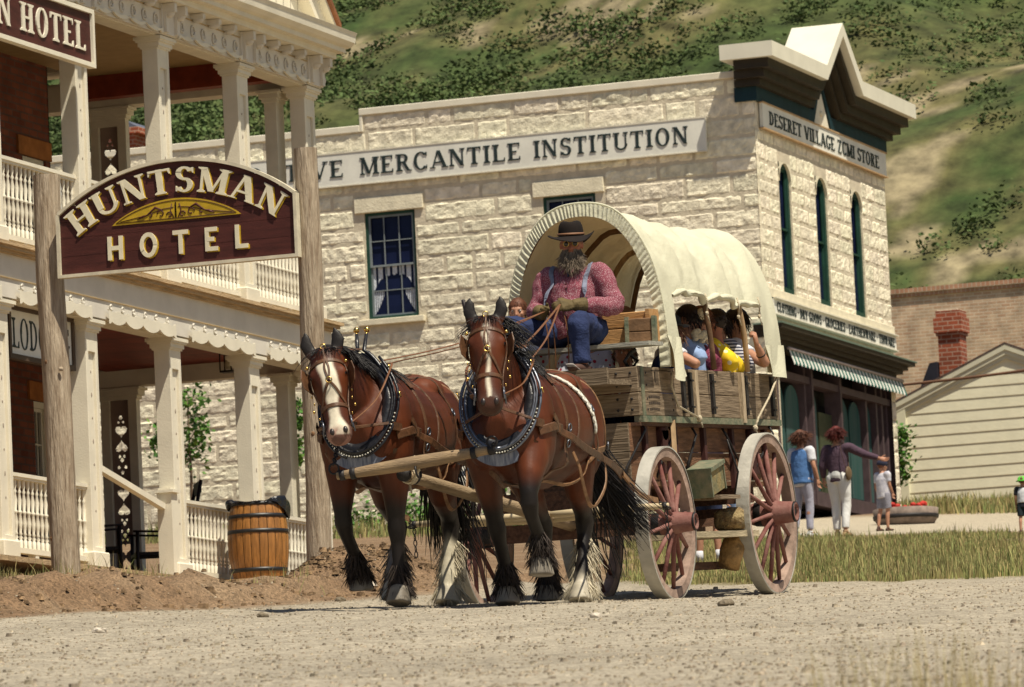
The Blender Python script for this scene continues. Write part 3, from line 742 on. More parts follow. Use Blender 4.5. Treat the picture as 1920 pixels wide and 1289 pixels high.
BRK=brickM('red_chimney_brick',(.33,.085,.04),(.24,.06,.03),(.40,.24,.17),'xyz',.21,.085,.012)
ch=thing('brick_chimney',(-30.2,108.6,11.3),'red brick chimney with a corbelled top behind the gabled house','chimney')
mb=MB(); x0,x1=-30.38,-29.94
mb.box(x0,x1,108.4,108.85,10.8,12.25); obj('shaft',mb,BRK,ch,True)
mb=MB(); mb.box(x0-.03,x1+.03,108.37,108.88,12.22,12.28); mb.box(x0-.06,x1+.06,108.34,108.91,12.28,12.56); mb.box(x0-.02,x1+.02,108.38,108.87,12.56,12.70); obj('corbel',mb,BRK,ch,True)
mb=MB(); mb.box(x0+.01,x1-.03,108.42,108.83,12.70,12.73); obj('cap',mb,STONES,ch,True)
mb=MB(); mb.prism([(-30.75,108.3,11.25),(-30.40,108.3,11.25),(-30.40,108.3,11.72),(-30.55,108.3,11.7)],(0,.6,0)); obj('flashing',mb,M('dark_flashing',(.02,.02,.03),.6),ch,True)
bb=thing('brick_building',(-32,120,9.5),'long pale pink brick building behind the clapboard house','building')
BR2=brickM('pale_brick',(.56,.40,.27),(.46,.28,.18),(.60,.49,.36),'xz',.20,.072,.010,bump=.4)
mb=MB(); mb.box(-37,-18,120,128,9,14.42); obj('wall',mb,BR2,bb,True)
mb=MB(); mb.box(-37,-18,119.93,128,14.50,14.60);mb.box(-37,-18,119.96,128,14.42,14.50); obj('coping',mb,brickM('coping_brick',(.45,.25,.16),(.40,.2,.12),(.5,.4,.3),'xz',.1,.2,.01),bb,True)
# service wire strung across in front of the houses
cb=MB(); pts=[(-31.1+4.9*t,106.6,11.14+.24*t-.05*math.sin(PI*t)) for t in np.linspace(0,1,14)]; cb.tube(pts,.03,6)
tag(obj('wire_bundle',cb,M('brown_cable',(.14,.07,.04),.7)),'brown cable strung across the front of the clapboard house','cable')
fb=thing('far_chimney',(-52,116,13.6),'distant red brick chimney with grey cap seen through the upper porch','chimney')
_p=rt_p(245,262); _p=_p*(112/_p.y)
mb=MB(); mb.box(_p.x-.55,_p.x+.1,112,113,_p.z-2.5,_p.z+.12); obj('shaft',mb,BRK,fb,True); mb=MB(); mb.box(_p.x-.6,_p.x+.22,111.9,113.1,_p.z+.12,_p.z+.25); obj('cap',mb,BRK,fb,True)
mb=MB(); mb.prism([(_p.x-.7,111.9,_p.z+.25),(_p.x+.2,111.9,_p.z+.25),(_p.x-.1,111.9,_p.z+.42),(_p.x-.7,111.9,_p.z+.50)],(0,1.2,0)); obj('roof',mb,M('slate_blue',(.10,.11,.15),.7),fb,True)
# ================================================================ brick hotel with two storey porch
HX=-23.6; HWX=-26.0; DZ=4.36
hotel=thing('porch_hotel',(HX,55,DZ),'brick hotel with a white two storey porch of square pillars and balustrades','hotel')
CY=[46.6,48.7,50.83,52.93,55.02,57.13,59.03]
HB=brickM('dark_hotel_brick',(.20,.06,.032),(.13,.035,.02),(.11,.06,.045),'yz',.21,.078,.011,bump=.8)
mb=MB()
wp=lambda u,z,d:(HWX+d,u,z)
wins=[(56.95,57.35,4.9,6.55),(53.2,54.1,4.9,6.5),(50,50.9,4.9,6.5),(56.9,57.5,7.45,9.2),(53.2,54.1,7.9,9.25),(50,50.9,7.9,9.25)]
WE=57.62
wall_cells(mb,wp,40,WE,3.6,11,wins,.12)
mb.box(-34,HWX,WE-.02,WE,3.6,11); mb.box(-34,HWX-.3,40,WE-.1,10.9,11); mb.box(-26.5,-26.4,40,WE-.1,4,10.9)
obj('brick_wall',mb,HB,hotel,True)
OCH=M('orange_sandstone_lintel',(.34,.13,.035),.9,.25,5)
mb=MB()
for a,b_,c,d in wins:
    if d>9.2: 
        mb.box(HWX,HWX+.03,a-.15,min(b_+.1,WE),d,d+.16)
    else: mb.box(HWX,HWX+.03,a-.15,min(b_+.1,WE),d,d+.2)
obj('lintel',mb,OCH,hotel,True)
for a,b_,c,d in wins: sash_window(hotel,wp,a,b_,c,d,.12,WHITE2,WHITE2,2,2,False,.07)
# decks and ceilings
mb=MB()
x=HWX
while x<HX+.16: mb.box(x+.002,x+.093,40,59.25,7.34,7.375); x+=.097
for y in np.arange(40,60,1.0): mb.box(HWX,HX-.1,y,y+.05,7.12,7.33)
obj('upper_deck',mb,DECKW,hotel,True)
mb=MB(); y=40
while y<59.1: mb.box(HWX+.0,HX-.13,y+.004,y+.10,7.02,7.04); y+=.104
obj('lower_ceiling',mb,PORCHR,hotel,True)
mb=MB(); mb.box(HWX,HX-.10,40,58.9,10.25,10.28); obj('upper_ceiling',mb,M('ceiling_paint',(.36,.24,.11),.7,.08),hotel,True)
mb=MB(); mb.box(HWX-.02,HX-.13,58.5,58.68,10.0,10.249); obj('ceiling_beam',mb,M('red_beam_paint',(.20,.035,.015),.6,.2),hotel,True)
mb=MB(); x=HWX
while x<HX+.2: mb.box(x+.002,x+.135,40,59.4,DZ-.07,DZ-.02); x+=.14
for y in np.arange(40.5,59.4,1.5): mb.box(HWX,HX+.1,y,y+.06,DZ-.3,DZ-.07)
obj('lower_deck',mb,DECKW,hotel,True)
# pillars
def pillar(x,y,z0,z1,upper,w=.29,d=.175,swap=False):
    """square pillar with plain faces and a recessed slotted panel; local mesh under the hotel"""
    mb=MB(); a,b_=(d/2,w/2)
    # -Y face plain, +X face recessed: two posts and a web
    mb.box(x-a,x+a,y-b_,y-b_+.06,z0,z1); mb.box(x-a,x+a,y+b_-.06,y+b_,z0,z1); mb.box(x-a+.03,x+a-.03,y-b_+.06,y+b_-.06,z0,z1)
    mb.box(x+a-.03,x+a,y-b_+.06,y+b_-.06,z1-.32,z1-.0); mb.box(x+a-.03,x+a,y-b_+.06,y+b_-.06,z0,z0+.24)
    p=obj('pillar',mb,WHITE,hotel,True,bevel=.004)
    mb=MB(); q=.035
    mb.box(x-a-q,x+a+q,y-b_-q,y+b_+q,z0-.0,z0+.19); obj('pillar_base',mb,WHITE,p,True,bevel=.012)
    mb=MB()
    for e,s,t in ((.015,z1-.12,z1-.10),(.03,z1-.10,z1-.055),(.05,z1-.055,z1-.035),(.065,z1-.035,z1)): mb.box(x-a-e,x+a+e,y-b_-e,y+b_+e,s,t)
    obj('capital',mb,WHITE,p,True)
    mb=MB()     # brown drops painting the shade of pierced holes down the recessed face
    for k in range(7):
        z=z0+.6+k*(z1-z0-1.0)/6.5
        mb.ell((x+a-.029,y+.02,z),(.004,.012,.026 if k%2 else .014),n=8)
    obj('pierced_ornament',mb,M('pierced_shadow_brown',(.22,.15,.12),.9) if 'pb' not in globals() else pb,p,True)
pb=M('pierced_shade_brown',(.30,.24,.19),.9,.1)
for y in CY:
    pillar(HX,y,DZ-.02,6.84,0); pillar(HX,y,7.375,9.96,1)
# back pillars with heart fretwork at the far end
HEARTB=M('shaded_panel_paint',(.30,.225,.19),.7,.1,3)
def heart(cx,cz,s,flip=1):
    pts=[]
    for k in range(20):
        t=2*PI*k/20; X=16*math.sin(t)**3; Z=13*math.cos(t)-5*math.cos(2*t)-2*math.cos(3*t)-math.cos(4*t); pts.append((cx+X*s/16,cz+flip*Z*s/16))
    return pts
def fret_panel(x0,x1,y,z0,z1,zones,name='heart_fretwork_panel',par=None):
    """a board with pierced shapes: built as a grid of small cells leaving out those inside the cut-outs"""
    shapes=[]
    def inside(px,pz,poly):
        c=False;n=len(poly);j=n-1
        for i in range(n):
            if (poly[i][1]>pz)!=(poly[j][1]>pz) and px<(poly[j][0]-poly[i][0])*(pz-poly[i][1])/(poly[j][1]-poly[i][1]+1e-12)+poly[i][0]: c=not c
            j=i
        return c
    cx=(x0+x1)/2
    for zc in zones:
        shapes+=[heart(cx,zc+.115,.070,1),heart(cx,zc-.065,.070,-1)]
        for dz,dx,s in ((-.17,-.028,.013),(-.17,.028,.013),(-.21,0,.02),(.21,-.028,.013),(.21,.028,.013),(.26,0,.02),(-.29,-.04,.016),(-.29,.04,.016),(-.345,0,.018)):
            shapes.append([(cx+dx+s*math.cos(t),zc+dz+s*1.2*math.sin(t)) for t in np.linspace(0,2*PI,9)[:-1]])
    mb=MB(); c=.0085; nx=int((x1-x0)/c); nz=int((z1-z0)/c)
    bb_=[(min(p[0] for p in s),max(p[0] for p in s),min(p[1] for p in s),max(p[1] for p in s)) for s in shapes]
    def cut(px,pz):
        for s,b in zip(shapes,bb_):
            if b[0]<px<b[1] and b[2]<pz<b[3] and inside(px,pz,s): return True
        return False
    for i in range(nx):
        j=0; X0=x0+i*(x1-x0)/nx; X1=x0+(i+1)*(x1-x0)/nx; xm=(X0+X1)/2
        run=None
        for j in range(nz+1):
            zz=z0+(j+.5)*(z1-z0)/nz; o=j<nz and not cut(xm,zz)
            if o and run is None: run=j
            if not o and run is not None:
                mb.quad((X0,y,z0+run*(z1-z0)/nz),(X1,y,z0+run*(z1-z0)/nz),(X1,y,z0+j*(z1-z0)/nz),(X0,y,z0+j*(z1-z0)/nz)); run=None
    obj(name,mb,HEARTB,par,True)
for z0,z1,zs in ((DZ,6.83,[4.95,5.55,6.25]),(7.375,9.5,[7.9,8.6,9.33])):
    xa,xb=-26.10,-25.67; y=58.93
    mb=MB(); zt=6.83 if z0<5 else 9.95
    mb.box(xa,xa+.10,y,y+.1,z0,zt-.1); mb.box(xb-.10,xb,y,y+.1,z0,zt-.1); mb.box(xa+.1,xb-.1,y,y+.1,z0,z0+.14); mb.box(xa+.1,xb-.1,y,y+.1,z1-.12 if z0<5 else 9.74,zt-.1)
    p=obj('fretwork_pilaster',mb,WHITE2,hotel,True)
    mb=MB()
    for e,s,t in ((.02,zt-.13,zt-.09),(.045,zt-.09,zt-.03),(.07,zt-.03,zt)): mb.box(xa-e,xb+e,y-e,y+.1+e,s,t)
    obj('capital',mb,WHITE2,p,True)
    fret_panel(xa+.10,xb-.10,y+.05,z0+.14,z1-.12 if z0<5 else 9.74,zs,par=p)
    # second pilaster end of the far side, next to the corner pillar
    mb=MB(); mb.box(-23.98,-23.84,58.86,59.08,z0,zt-.1)
    for e,s,t in ((.02,zt-.13,zt-.09),(.045,zt-.09,zt-.03),(.07,zt-.03,zt)): mb.box(-23.98-e,-23.84+e,58.86-e,59.08+e,s,t)
    obj('end_pilaster',mb,WHITE2,hotel,True)
# beams
mb=MB(); mb.box(HX-.10,HX+.098,40,59.2,6.84,7.03); mb.box(HWX-.3,HX-.10,58.9,59.078,6.84,7.03); obj('lower_beam',mb,WHITE2,hotel,True)
mb=MB(); mb.box(HX-.10,HX+.098,40,59.2,9.96,10.15); mb.box(HWX-2,HX-.10,58.9,59.078,9.96,10.24); obj('upper_beam',mb,WHITE2,hotel,True)
FASC=M('fascia_grey_white',(.66,.62,.54),.65,.06,3,bump=.1)
def entab(z0,zl,zt,name):
    mb=MB(); mb.box(HX+.10,HX+.155,40,59.22,z0,zt); mb.box(HWX-2,HX+.10,59.08,59.22,z0,zt)
    f=obj(name,mb,FASC,hotel,True)
    mb=MB(); mb.box(HX+.155,HX+.170,40,59.23,zl,zl+.008); obj('ochre_moulding',mb,TRIMY,f,True)
    return f
f1=entab(6.86,7.045,7.28,'lower_fascia'); 
# sawn trim board: waves below, pierced
def sawn(z1,zlow,par,x,bays,thick=.02):
    mb=MB()
    for a,b_ in bays:
        L=b_-a; n=48; top=[];bot=[]
        for k in range(n+1):
            u=k/n; y=a+L*u
            w=abs(math.sin(u*PI*4)) ; lo=zlow+.055*(1-w**.7) if .03<u<.97 else zlow-.0
            hi=z1-.018*abs(math.sin(u*PI*7))
            top.append((x,y,hi)); bot.append((x,y,lo))
        for k in range(n):
            mb.quad(bot[k],bot[k+1],top[k+1],top[k]); mb.quad((x-thick,bot[k][1],bot[k][2]),bot[k],bot[k+1],(x-thick,bot[k+1][1],bot[k+1][2]))
            mb.quad((x-thick,top[k][1],top[k][2]),top[k],top[k+1],(x-thick,top[k+1][1],top[k+1][2]))
    return obj('sawn_trim',mb,WHITE,par,True)
bays=[(CY[i]+.2,CY[i+1]-.2) for i in range(len(CY)-1)]
sawn(6.955,6.815,f1,HX+.20,bays)
def scrolls(par,x,zc,bays,nper,s,mt):
    mb=MB()
    for a,b_ in bays:
        for k in range(nper):
            y=a+(b_-a)*(k+.5)/nper; fl=1 if k%2 else -1
            pts=[]
            for q in range(15):
                t=q/14*2.1*PI; r=s*(1-.72*q/14); pts.append((x,y+fl*(r*math.cos(t)*.9),zc+r*math.sin(t)))
            mb.tube(pts,[.011*(1-.5*q/14) for q in range(15)],5)
            mb.tube([(x,y-fl*s*.9,zc-s*.3),(x,y-fl*s*.3,zc-s*.9),(x,y+fl*s*.5,zc-s*.8),(x,y+fl*s*.9,zc)],[.005,.012,.012,.008],5)
    obj('scroll_ornament',mb,mt,par,True)
scrolls(f1,HX+.165,6.99,bays,6,.030,FASC)
# deck edge moulding
mb=MB(); mb.box(HX+.155,HX+.20,40,59.25,7.28,7.31);mb.box(HX+.155,HX+.24,40,59.28,7.31,7.345);mb.box(HX+.165,HX+.27,40,59.32,7.345,7.38); obj('deck_nosing',mb,DECKW,hotel,True)
# upper entablature with panels, brackets, dentils and eave
f2=entab(9.97,10.22,10.30,'upper_fascia')
def BK(*boxes,ells=()):
    m=MB()
    for q in boxes: m.box(*q)
    for c,r in ells: m.ell(c,r,n=8)
    obj('eave_bracket',m,FASC,f2,True)
for y in CY:
    mb=MB(); mb.box(HX+.155,HX+.18,y-.205,y+.205,9.98,10.285); obj('frieze_pilaster',mb,FASC,f2,True)
    for e in (-.14,.14): BK((HX+.18,HX+.31,y+e-.035,y+e+.035,10.19,10.285),(HX+.18,HX+.215,y+e-.035,y+e+.035,9.99,10.19),ells=[((HX+.24,y+e,10.18),(.06,.034,.045))])
for a,b_ in bays:
    for k in range(1,4):
        y=a+(b_-a)*k/4; BK((HX+.155,HX+.30,y-.035,y+.035,10.23,10.285),ells=[((HX+.23,y,10.22),(.07,.034,.035))])
mb=MB(); mb.ell((HX+.12,59.25,10.06),(.09,.05,.08),n=10); mb.ell((HX+.12,59.26,10.20),(.11,.07,.09),n=10); obj('corner_console',mb,FASC,f2,True)
scrolls(f2,HX+.165,10.115,bays,6,.060,FASC)
sawn(10.03,9.975,f2,HX+.19,bays)
mb=MB(); mb.box(HX+.05,HX+.33,40,59.28,10.29,10.355);mb.box(HX+.05,HX+.42,40,59.34,10.355,10.405);obj('cornice_moulding',mb,WHITE,hotel,True)
mb=MB()
pr=[(HX+.42,10.405),(HX+.47,10.42),(HX+.52,10.46),(HX+.53,10.53),(HX+.55,10.57),(HX+.3,10.57),(HX+.3,10.405)]
mb.prism([(x,40,z) for x,z in pr],(0,19.38,0))
obj('eave_gutter',mb,WHITE,hotel,True)
mb=MB(); mb.box(-34,HX+.3,58.9,59.34,10.405,10.55); mb.box(-34,HX+.45,40,59.36,10.571,10.595); obj('eave_return',mb,WHITE,hotel,True)
# gable over the eave: boarded tympanum with raking boards
gp=MB(); GYa,GYb=50.2,59.35; ap=(GYa+GYb)/2; rise=4.2; gx=HX+.12
n=44
for k in range(n):
    y0=GYa+(GYb-GYa)*k/n; y1=GYa+(GYb-GYa)*(k+1)/n
    h=lambda y: 10.60+rise*(1-abs(y-ap)/((GYb-GYa)/2))
    gp.add([(gx,y0+.006,10.58),(gx,y1-.006,10.58),(gx,y1-.006,max(10.59,h(y1))),(gx,y0+.006,max(10.59,h(y0)))],[(0,1,2,3)])
    gp.add([(gx-.02,y0,10.58),(gx-.02,y1,10.58),(gx-.02,y1,max(10.59,h(y1))),(gx-.02,y0,max(10.59,h(y0)))],[(0,1,2,3)])
g=obj('gable_boarding',gp,WHITE,hotel,True)
mb=MB(); RB=M('roof_edge_rust',(.22,.09,.04),.8,.2)
def rake(x0,x1,o0,o1,m,name):
    mb=MB()
    for s in (-1,1):
        e=GYb if s>0 else GYa
        mb.prism([(x0,ap,10.60+rise+o0),(x0,e+s*.05,10.60+o0),(x0,e+s*.05,10.60+o1),(x0,ap,10.60+rise+o1)],(x1-x0,0,0))
    obj(name,mb,m,g,True)
rake(gx,gx+.12,-.02,-.30,WHITE,'raking_board'); rake(gx-.1,gx+.2,.03,-.02,WHITE2,'raking_trim'); rake(gx-4,gx+.24,.10,.03,RB,'roof')
# balustrades
def baluster_prof(h): 
    return [(.022,0),(.022,.12*h),(.012,.13*h),(.024,.16*h),(.012,.19*h),(.022,.21*h),(.014,.24*h),(.020,.30*h),(.026,.38*h),(.016,.50*h),(.024,.52*h),(.024,.54*h),(.015,.56*h),(.024,.70*h),(.013,.80*h),(.022,.83*h),(.012,.86*h),(.020,.90*h),(.022,1.*h)]
def rail(ya,yb,z0,ht,lift,name='balustrade'):
    mb=MB(); zt=z0+ht
    mb.box(HX-.05,HX+.05,ya,yb,zt-.035,zt); mb.box(HX-.035,HX+.035,ya,yb,zt-.06,zt-.035); mb.box(HX-.045,HX+.045,ya,yb,z0+lift,z0+lift+.05)
    n=max(2,int((yb-ya)/.098)); h=zt-.06-z0-lift-.05
    for k in range(n):
        mb.lathe((HX,ya+(yb-ya)*(k+.5)/n,z0+lift+.05),baluster_prof(h),n=7,cap=False)
    for k in range(1,3): y=ya+(yb-ya)*k/3; mb.box(HX-.04,HX+.04,y-.04,y+.04,z0,z0+lift)
    obj(name,mb,WHITE,hotel,True)
for i in range(len(CY)-1):
    rail(CY[i]+.10,CY[i+1]-.10,7.375,.90,.09)
    if i not in (3,): rail(CY[i]+.10,CY[i+1]-.10,DZ-.02,.86,.09)
# stair handrail with newel in the open bay
mb=MB(); mb.box(HX-.06,HX+.10,54.75,54.90,DZ-.05,5.24); mb.box(HX-.08,HX+.13,54.72,54.93,5.24,5.27); mb.box(HX-.05,HX+.09,54.76,54.89,5.27,5.29); p=obj('newel_post',mb,WHITE,hotel,True)
mb=MB(); mb.obox((HX,53.1,5.40),(HX,54.74,5.10),.07,.06); obj('handrail',mb,WHITE,p,True)
# a corner downpipe board right of the sign post
# porch signs
MAROON=M('maroon_sign_paint',(.070,.018,.014),.55,.25,3,stretch=(1,1,7),bump=.2)
hs_=thing('porch_hotel_sign',(HX+.3,50,9.4),'long maroon board with white letters hung on the upper porch of the hotel','sign')
xs_=HX+.33; y1=52.6
mb=MB(); mb.box(xs_,xs_+.04,45.6,y1-.05,9.33,9.83); obj('board',mb,MAROON,hs_,True)
mb=MB(); 
for z in (9.29,9.83): mb.box(xs_-.01,xs_+.07,45.55,y1,z,z+.045)
mb.box(xs_-.01,xs_+.07,y1-.05,y1,9.335,9.83); obj('frame',mb,WHITE,hs_,True)
mb=MB(); text(mb,'HUNTSMAN HOTEL',lambda u,v:((xs_+.04,48.02+u,9.44+v),(1,0,0)),.28,sx=.88,space=.1,dep=.012,center=False,total=4.4,T=.2,N=.08); obj('lettering',mb,WHITE,hs_,True)
LX=-23.62
ls=thing('lodging_sign',(LX,51.9,6.58),'white lodging board with tall black letters hung under the lower porch beam','sign')
mb=MB(); mb.box(LX-.04,LX,51.25,52.68,6.37,6.80); obj('board',mb,SIGNW,ls,True)
mb=MB()
for z in (6.32,6.80): mb.box(LX-.05,LX+.02,51.20,52.73,z,z+.05)
mb.box(LX-.05,LX+.02,51.20,51.25,6.37,6.80); mb.box(LX-.05,LX+.02,52.68,52.73,6.37,6.80); obj('frame',mb,M('brown_frame',(.07,.045,.03),.6),ls,True)
mb=MB(); text(mb,'LODGING',lambda u,v:((LX,51.29+u,6.435+v),(1,0,0)),.29,sx=.95,space=.08,dep=.006,center=False,total=1.34,T=.13,N=.04); obj('lettering',mb,SIGNB,ls,True)
# lantern under the porch
lp=rt_p(427,680); lp=lp*((HX-.6)/lp.x)
la=thing('porch_lantern',(lp.x,lp.y,lp.z),'small dark glass lantern hanging under the lower porch ceiling','lantern')
mb=MB(); mb.box(-.07,.07,-.07,.07,-.11,-.09); mb.box(-.07,.07,-.07,.07,.09,.11); mb.tube([(0,0,.11),(0,0,.22)],.012,6)
for a in (-.065,.065):
    for b_ in (-.065,.065): mb.box(a-.006,a+.006,b_-.006,b_+.006,-.09,.09)
obj('frame',mb,BLACKP,la); mb=MB(); mb.lathe((0,0,-.07),[(.03,0),(.035,.06),(.02,.14)],n=10); obj('lamp_glass',mb,M('pale_glass',(.5,.45,.3),.2),la)
# ================================================================ boardwalk end, barrel, rocking chairs
bw=MB()
xa=-24.9; k=0
while xa<-22.1:
    bw.box(xa+.004,xa+.150,55.75-.02*(k%3),59.3,4.335,4.385); xa+=.155; k+=1
bw.box(-24.8,-22.2,55.9,56.0,4.2,4.33); bw.box(-24.8,-22.2,57.4,57.5,4.1,4.33)
bw.box(-23.35,-22.75,55.80,55.86,4.02,4.33)
tag(obj('boardwalk',bw,DECKW),kind='structure')
bw=MB()
y=40.
while y<55.7: bw.box(-23.4,-22.82,y+.004,y+.146,4.20+(y-48)*.004,4.25+(y-48)*.004); y+=.15
tag(obj('porch_step_walk',bw,DECKW),kind='structure')
OAK=M('oak_staves',(.33,.145,.036),.38,.3,5,stretch=(9,9,.8),iv=.28,bump=.25,coat=.25,spec=.4)
HOOP=M('black_iron_hoop',(.012,.012,.014),.45,.3,10,spec=.5)
bx,by,bz=-23.12,56.1,4.385
ba=thing('oak_barrel',(bx,by,bz),'varnished oak barrel with black iron hoops used as a litter bin by the boardwalk','barrel')
def brad(z): return .262+.052*(1-((z-.40)/.40)**2)
n=22
for k in range(1):
    mb=MB()
    for k in range(n):
        a0=2*PI*k/n+.01; a1=2*PI*(k+1)/n-.01
        def fn(i,j,a0=a0,a1=a1):
            z=.80*j; r=brad(z)+.004*math.sin(PI*i); a=a0+(a1-a0)*i; return (r*math.cos(a),r*math.sin(a),z)
        mb.grid(fn,3,12)
    obj('staves',mb,OAK,ba)
mb=MB(); mb.lathe((0,0,.0),[(.27,.03),(.2,.03)],n=20); mb.lathe((0,0,0),[(brad(z)-.01,z) for z in np.linspace(0.01,.79,10)],n=22,cap=False); obj('inner_shell',mb,BLACKP,ba)
for z0,z1 in ((.075,.115),(.475,.515),(.635,.675),(.765,.80)):
    mb=MB(); mb.lathe((0,0,0),[(brad(z0)+.002,z0),(brad(z0)+.009,z0),(brad(z1)+.009,z1),(brad(z1)+.002,z1)],n=40); obj('hoop',mb,HOOP,ba)
bagM=M('black_bin_liner',(.010,.010,.012),.18,.3,6,bump=1.2,bs=14,spec=.6)
mb=MB(); n=64
def bf(i,j):
    a=2*PI*i; 
    lift=.06*math.cos(2*a+.2)-.005; lump=.018*noise.noise((math.cos(a)*4,math.sin(a)*4,j*3))
    side_=max(0,math.cos(a-.35))**2; s2=max(0,math.cos(a-PI+.1))**2
    t=j
    drop=.0+.20*side_**2+.11*s2**2
    if t<.5: q=t/.5; r=.20+.085*q; z=.76+.05*q+max(0,lift)*q*1.0
    else: q=(t-.5)/.5; w_=max(side_,s2)**1.5; r=.285+(.050*math.sin(q*PI*.8)+.015*side_*q)*w_-.012*(1-w_); z=.805+max(0,lift)*1.0-(.015+drop)*q*q
    r+=lump+.010*math.sin(a*17+3*j); z+=.012*noise.noise((a*2.2,j*2,7)); 
    return (r*math.cos(a),r*math.sin(a),z)
mb.grid(bf,n,16,flip=False); bag=obj('bin_liner',mb,bagM); bag.location=(bx,by,bz); tag(bag,'black plastic liner folded over the rim of the oak barrel','bin liner')
CHB=M('dark_chair_wood',(.012,.007,.006),.5,.3,6)
def rocker(name,loc,rz,label,s=1.):
    c=thing(name,loc,label,'rocking chair','dark rocking chairs on the hotel porch',rz); c.scale=(1.1,1.1,1.12)
    for e in (-1,1):
        mb=MB(); pts=[(e*.24,-.45+.9*t,.03+.25*(t-.45)**2) for t in np.linspace(0,1,9)]; mb.tube(pts,.018,6); obj('rocker',mb,CHB,c)
        mb=MB(); mb.tube([(e*.24,-.25,.06),(e*.24,-.24,.62)],.018,6); mb.tube([(e*.24,-.28,.63),(e*.25,.22,.61)],.022,6,flat=.5); obj('arm_rest',mb,CHB,c)
        mb=MB(); mb.tube([(e*.22,.22,.06),(e*.22,.26,.45),(e*.21,.40,1.10)],.018,6); obj('back_post',mb,CHB,c)
    mb=MB(); mb.box(-.24,.24,-.26,.24,.40,.43); obj('seat',mb,CHB,c)
    mb=MB(); mb.box(-.22,.22,.375,.40,.98,1.09); mb.box(-.22,.22,.31,.33,.72,.76)
    for q in range(5): mb.tube([(-.16+.08*q,.27,.44),(-.16+.08*q,.33,.74)],.01,5)
    obj('backrest',mb,CHB,c); mb=MB(); mb.tube([(-.24,-.24,.22),(.24,-.24,.22)],.012,5); obj('stretcher',mb,CHB,c)
rocker('rocking_chair',(-24.75,57.3,4.36),R_(-60),'dark wooden rocking chair seen sideways between the pillars of the lower porch')
rocker('rocking_chair',(-25.0,56.15,4.36),R_(115),'dark rocking chair half hidden in front of the heart fretwork panel')
# ================================================================ log posts and hanging sign board
def logpost(label,x,y,z0,z1,r0,r1,lean,sd):
    mb=MB(); n=18; pts=[];
    def fn(i,j):
        a=2*PI*i; z=z0+(z1-z0)*j; r=r0+(r1-r0)*j; r*=1+.05*noise.noise((math.cos(a)*1.2+sd,math.sin(a)*1.2,z*1.1))+.03*noise.noise((math.cos(a)*4,math.sin(a)*4,z*3+sd))+.02*noise.noise((a*8,sd,z*.6))
        cx=x+lean*(z-z0)+.02*noise.noise((sd,z*.7,0)); return (cx+r*math.cos(a),y+r*math.sin(a),z)
    mb.grid(fn,40,60,flip=False)
    top=[fn(k/24,1) for k in range(24)]; mb.add(top,[tuple(range(24))])
    mb.tube([(x+r0*.6,y-r0*.86,z0+(z1-z0)*.55),(x+r0*.62,y-r0*.95,z0+(z1-z0)*.55)],.02,8)
    o=obj('log_post',mb,LOGW); tag(o,label,'post','weathered log posts holding the hotel sign')
    for q in range(2):
        rg=random.Random(sd*10+q); z=rg.uniform(z0+.6,z1-.3); a=rg.uniform(-2.4,-.6); kn=MB(); rr=r0+(r1-r0)*(z-z0)/(z1-z0)
        kn.ell((x+lean*(z-z0)+math.cos(a)*rr*.93,y+math.sin(a)*rr*.93,z),(.019,.012,.024),n=10); obj('knot',kn,M('knot_brown',(.20,.10,.045),.9,.3,30) if q<0 else KNOT,o)
KNOT=M('knot_wood',(.22,.12,.06),.9,.35,30)
logpost('weathered log post at the left end of the arched hotel sign',-20.80,46.1,3.45,7.25,.125,.118,-.012,3)
logpost('weathered log post at the right end of the arched sign beside the bay horse',-18.44,46.1,3.4,7.26,.108,.100,.006,8)
sb=thing('arched_hotel_sign',(-19.57,45.98,6.35),'maroon arched sign board with cream letters and gold fan ornament between two log posts','sign')
x0,x1=-20.665,-18.48; zb_=6.345; zs=6.86; zt=7.235; yb=45.95
def topz(x):
    u=(x-(x0+x1)/2)/((x1-x0)/2); Rr=( ((x1-x0)/2)**2+(zt-zs)**2)/(2*(zt-zs)); return zt-Rr+math.sqrt(max(0,Rr*Rr-(u*(x1-x0)/2)**2))
N_=40
arc_=[(x1+(x0-x1)*k/N_,topz(x1+(x0-x1)*k/N_)) for k in range(N_+1)]
out=[(x0,zb_),(x1,zb_)]+arc_
# board split into planks with thin gaps
PL=[zb_,6.50,6.66,6.80,6.94,7.07,7.17,7.24]
for k in range(len(PL)-1):
    a,b_=PL[k]+.0012,PL[k+1]-.0012
    mb=MB(); pts=[]
    xx=np.linspace(x0,x1,60); top=[(x,min(b_,topz(x))) for x in xx if topz(x)>a]
    if len(top)<3: continue
    poly=[(top[0][0],a)]+top+[(top[-1][0],a)]
    mb.prism([(x,yb,z) for x,z in poly][::-1],(0,.04,0)); 
    if k==0: allb=mb
    else: allb.add(mb.v,mb.f)
bd=obj('board',allb,MAROON,sb,True)
mb=MB(); mb.box(x0,x1,yb+.042,yb+.05,zb_,zs); obj('backing',mb,BLACKP,sb,True)
mb=MB(); fwid=.028
mb.box(x0-fwid,x0,yb-.03,yb+.05,zb_-fwid,zs+.01); mb.box(x1,x1+fwid,yb-.03,yb+.05,zb_-fwid,zs+.01); mb.box(x0,x1,yb-.03,yb+.05,zb_-fwid,zb_)
cxx=(x0+x1)/2
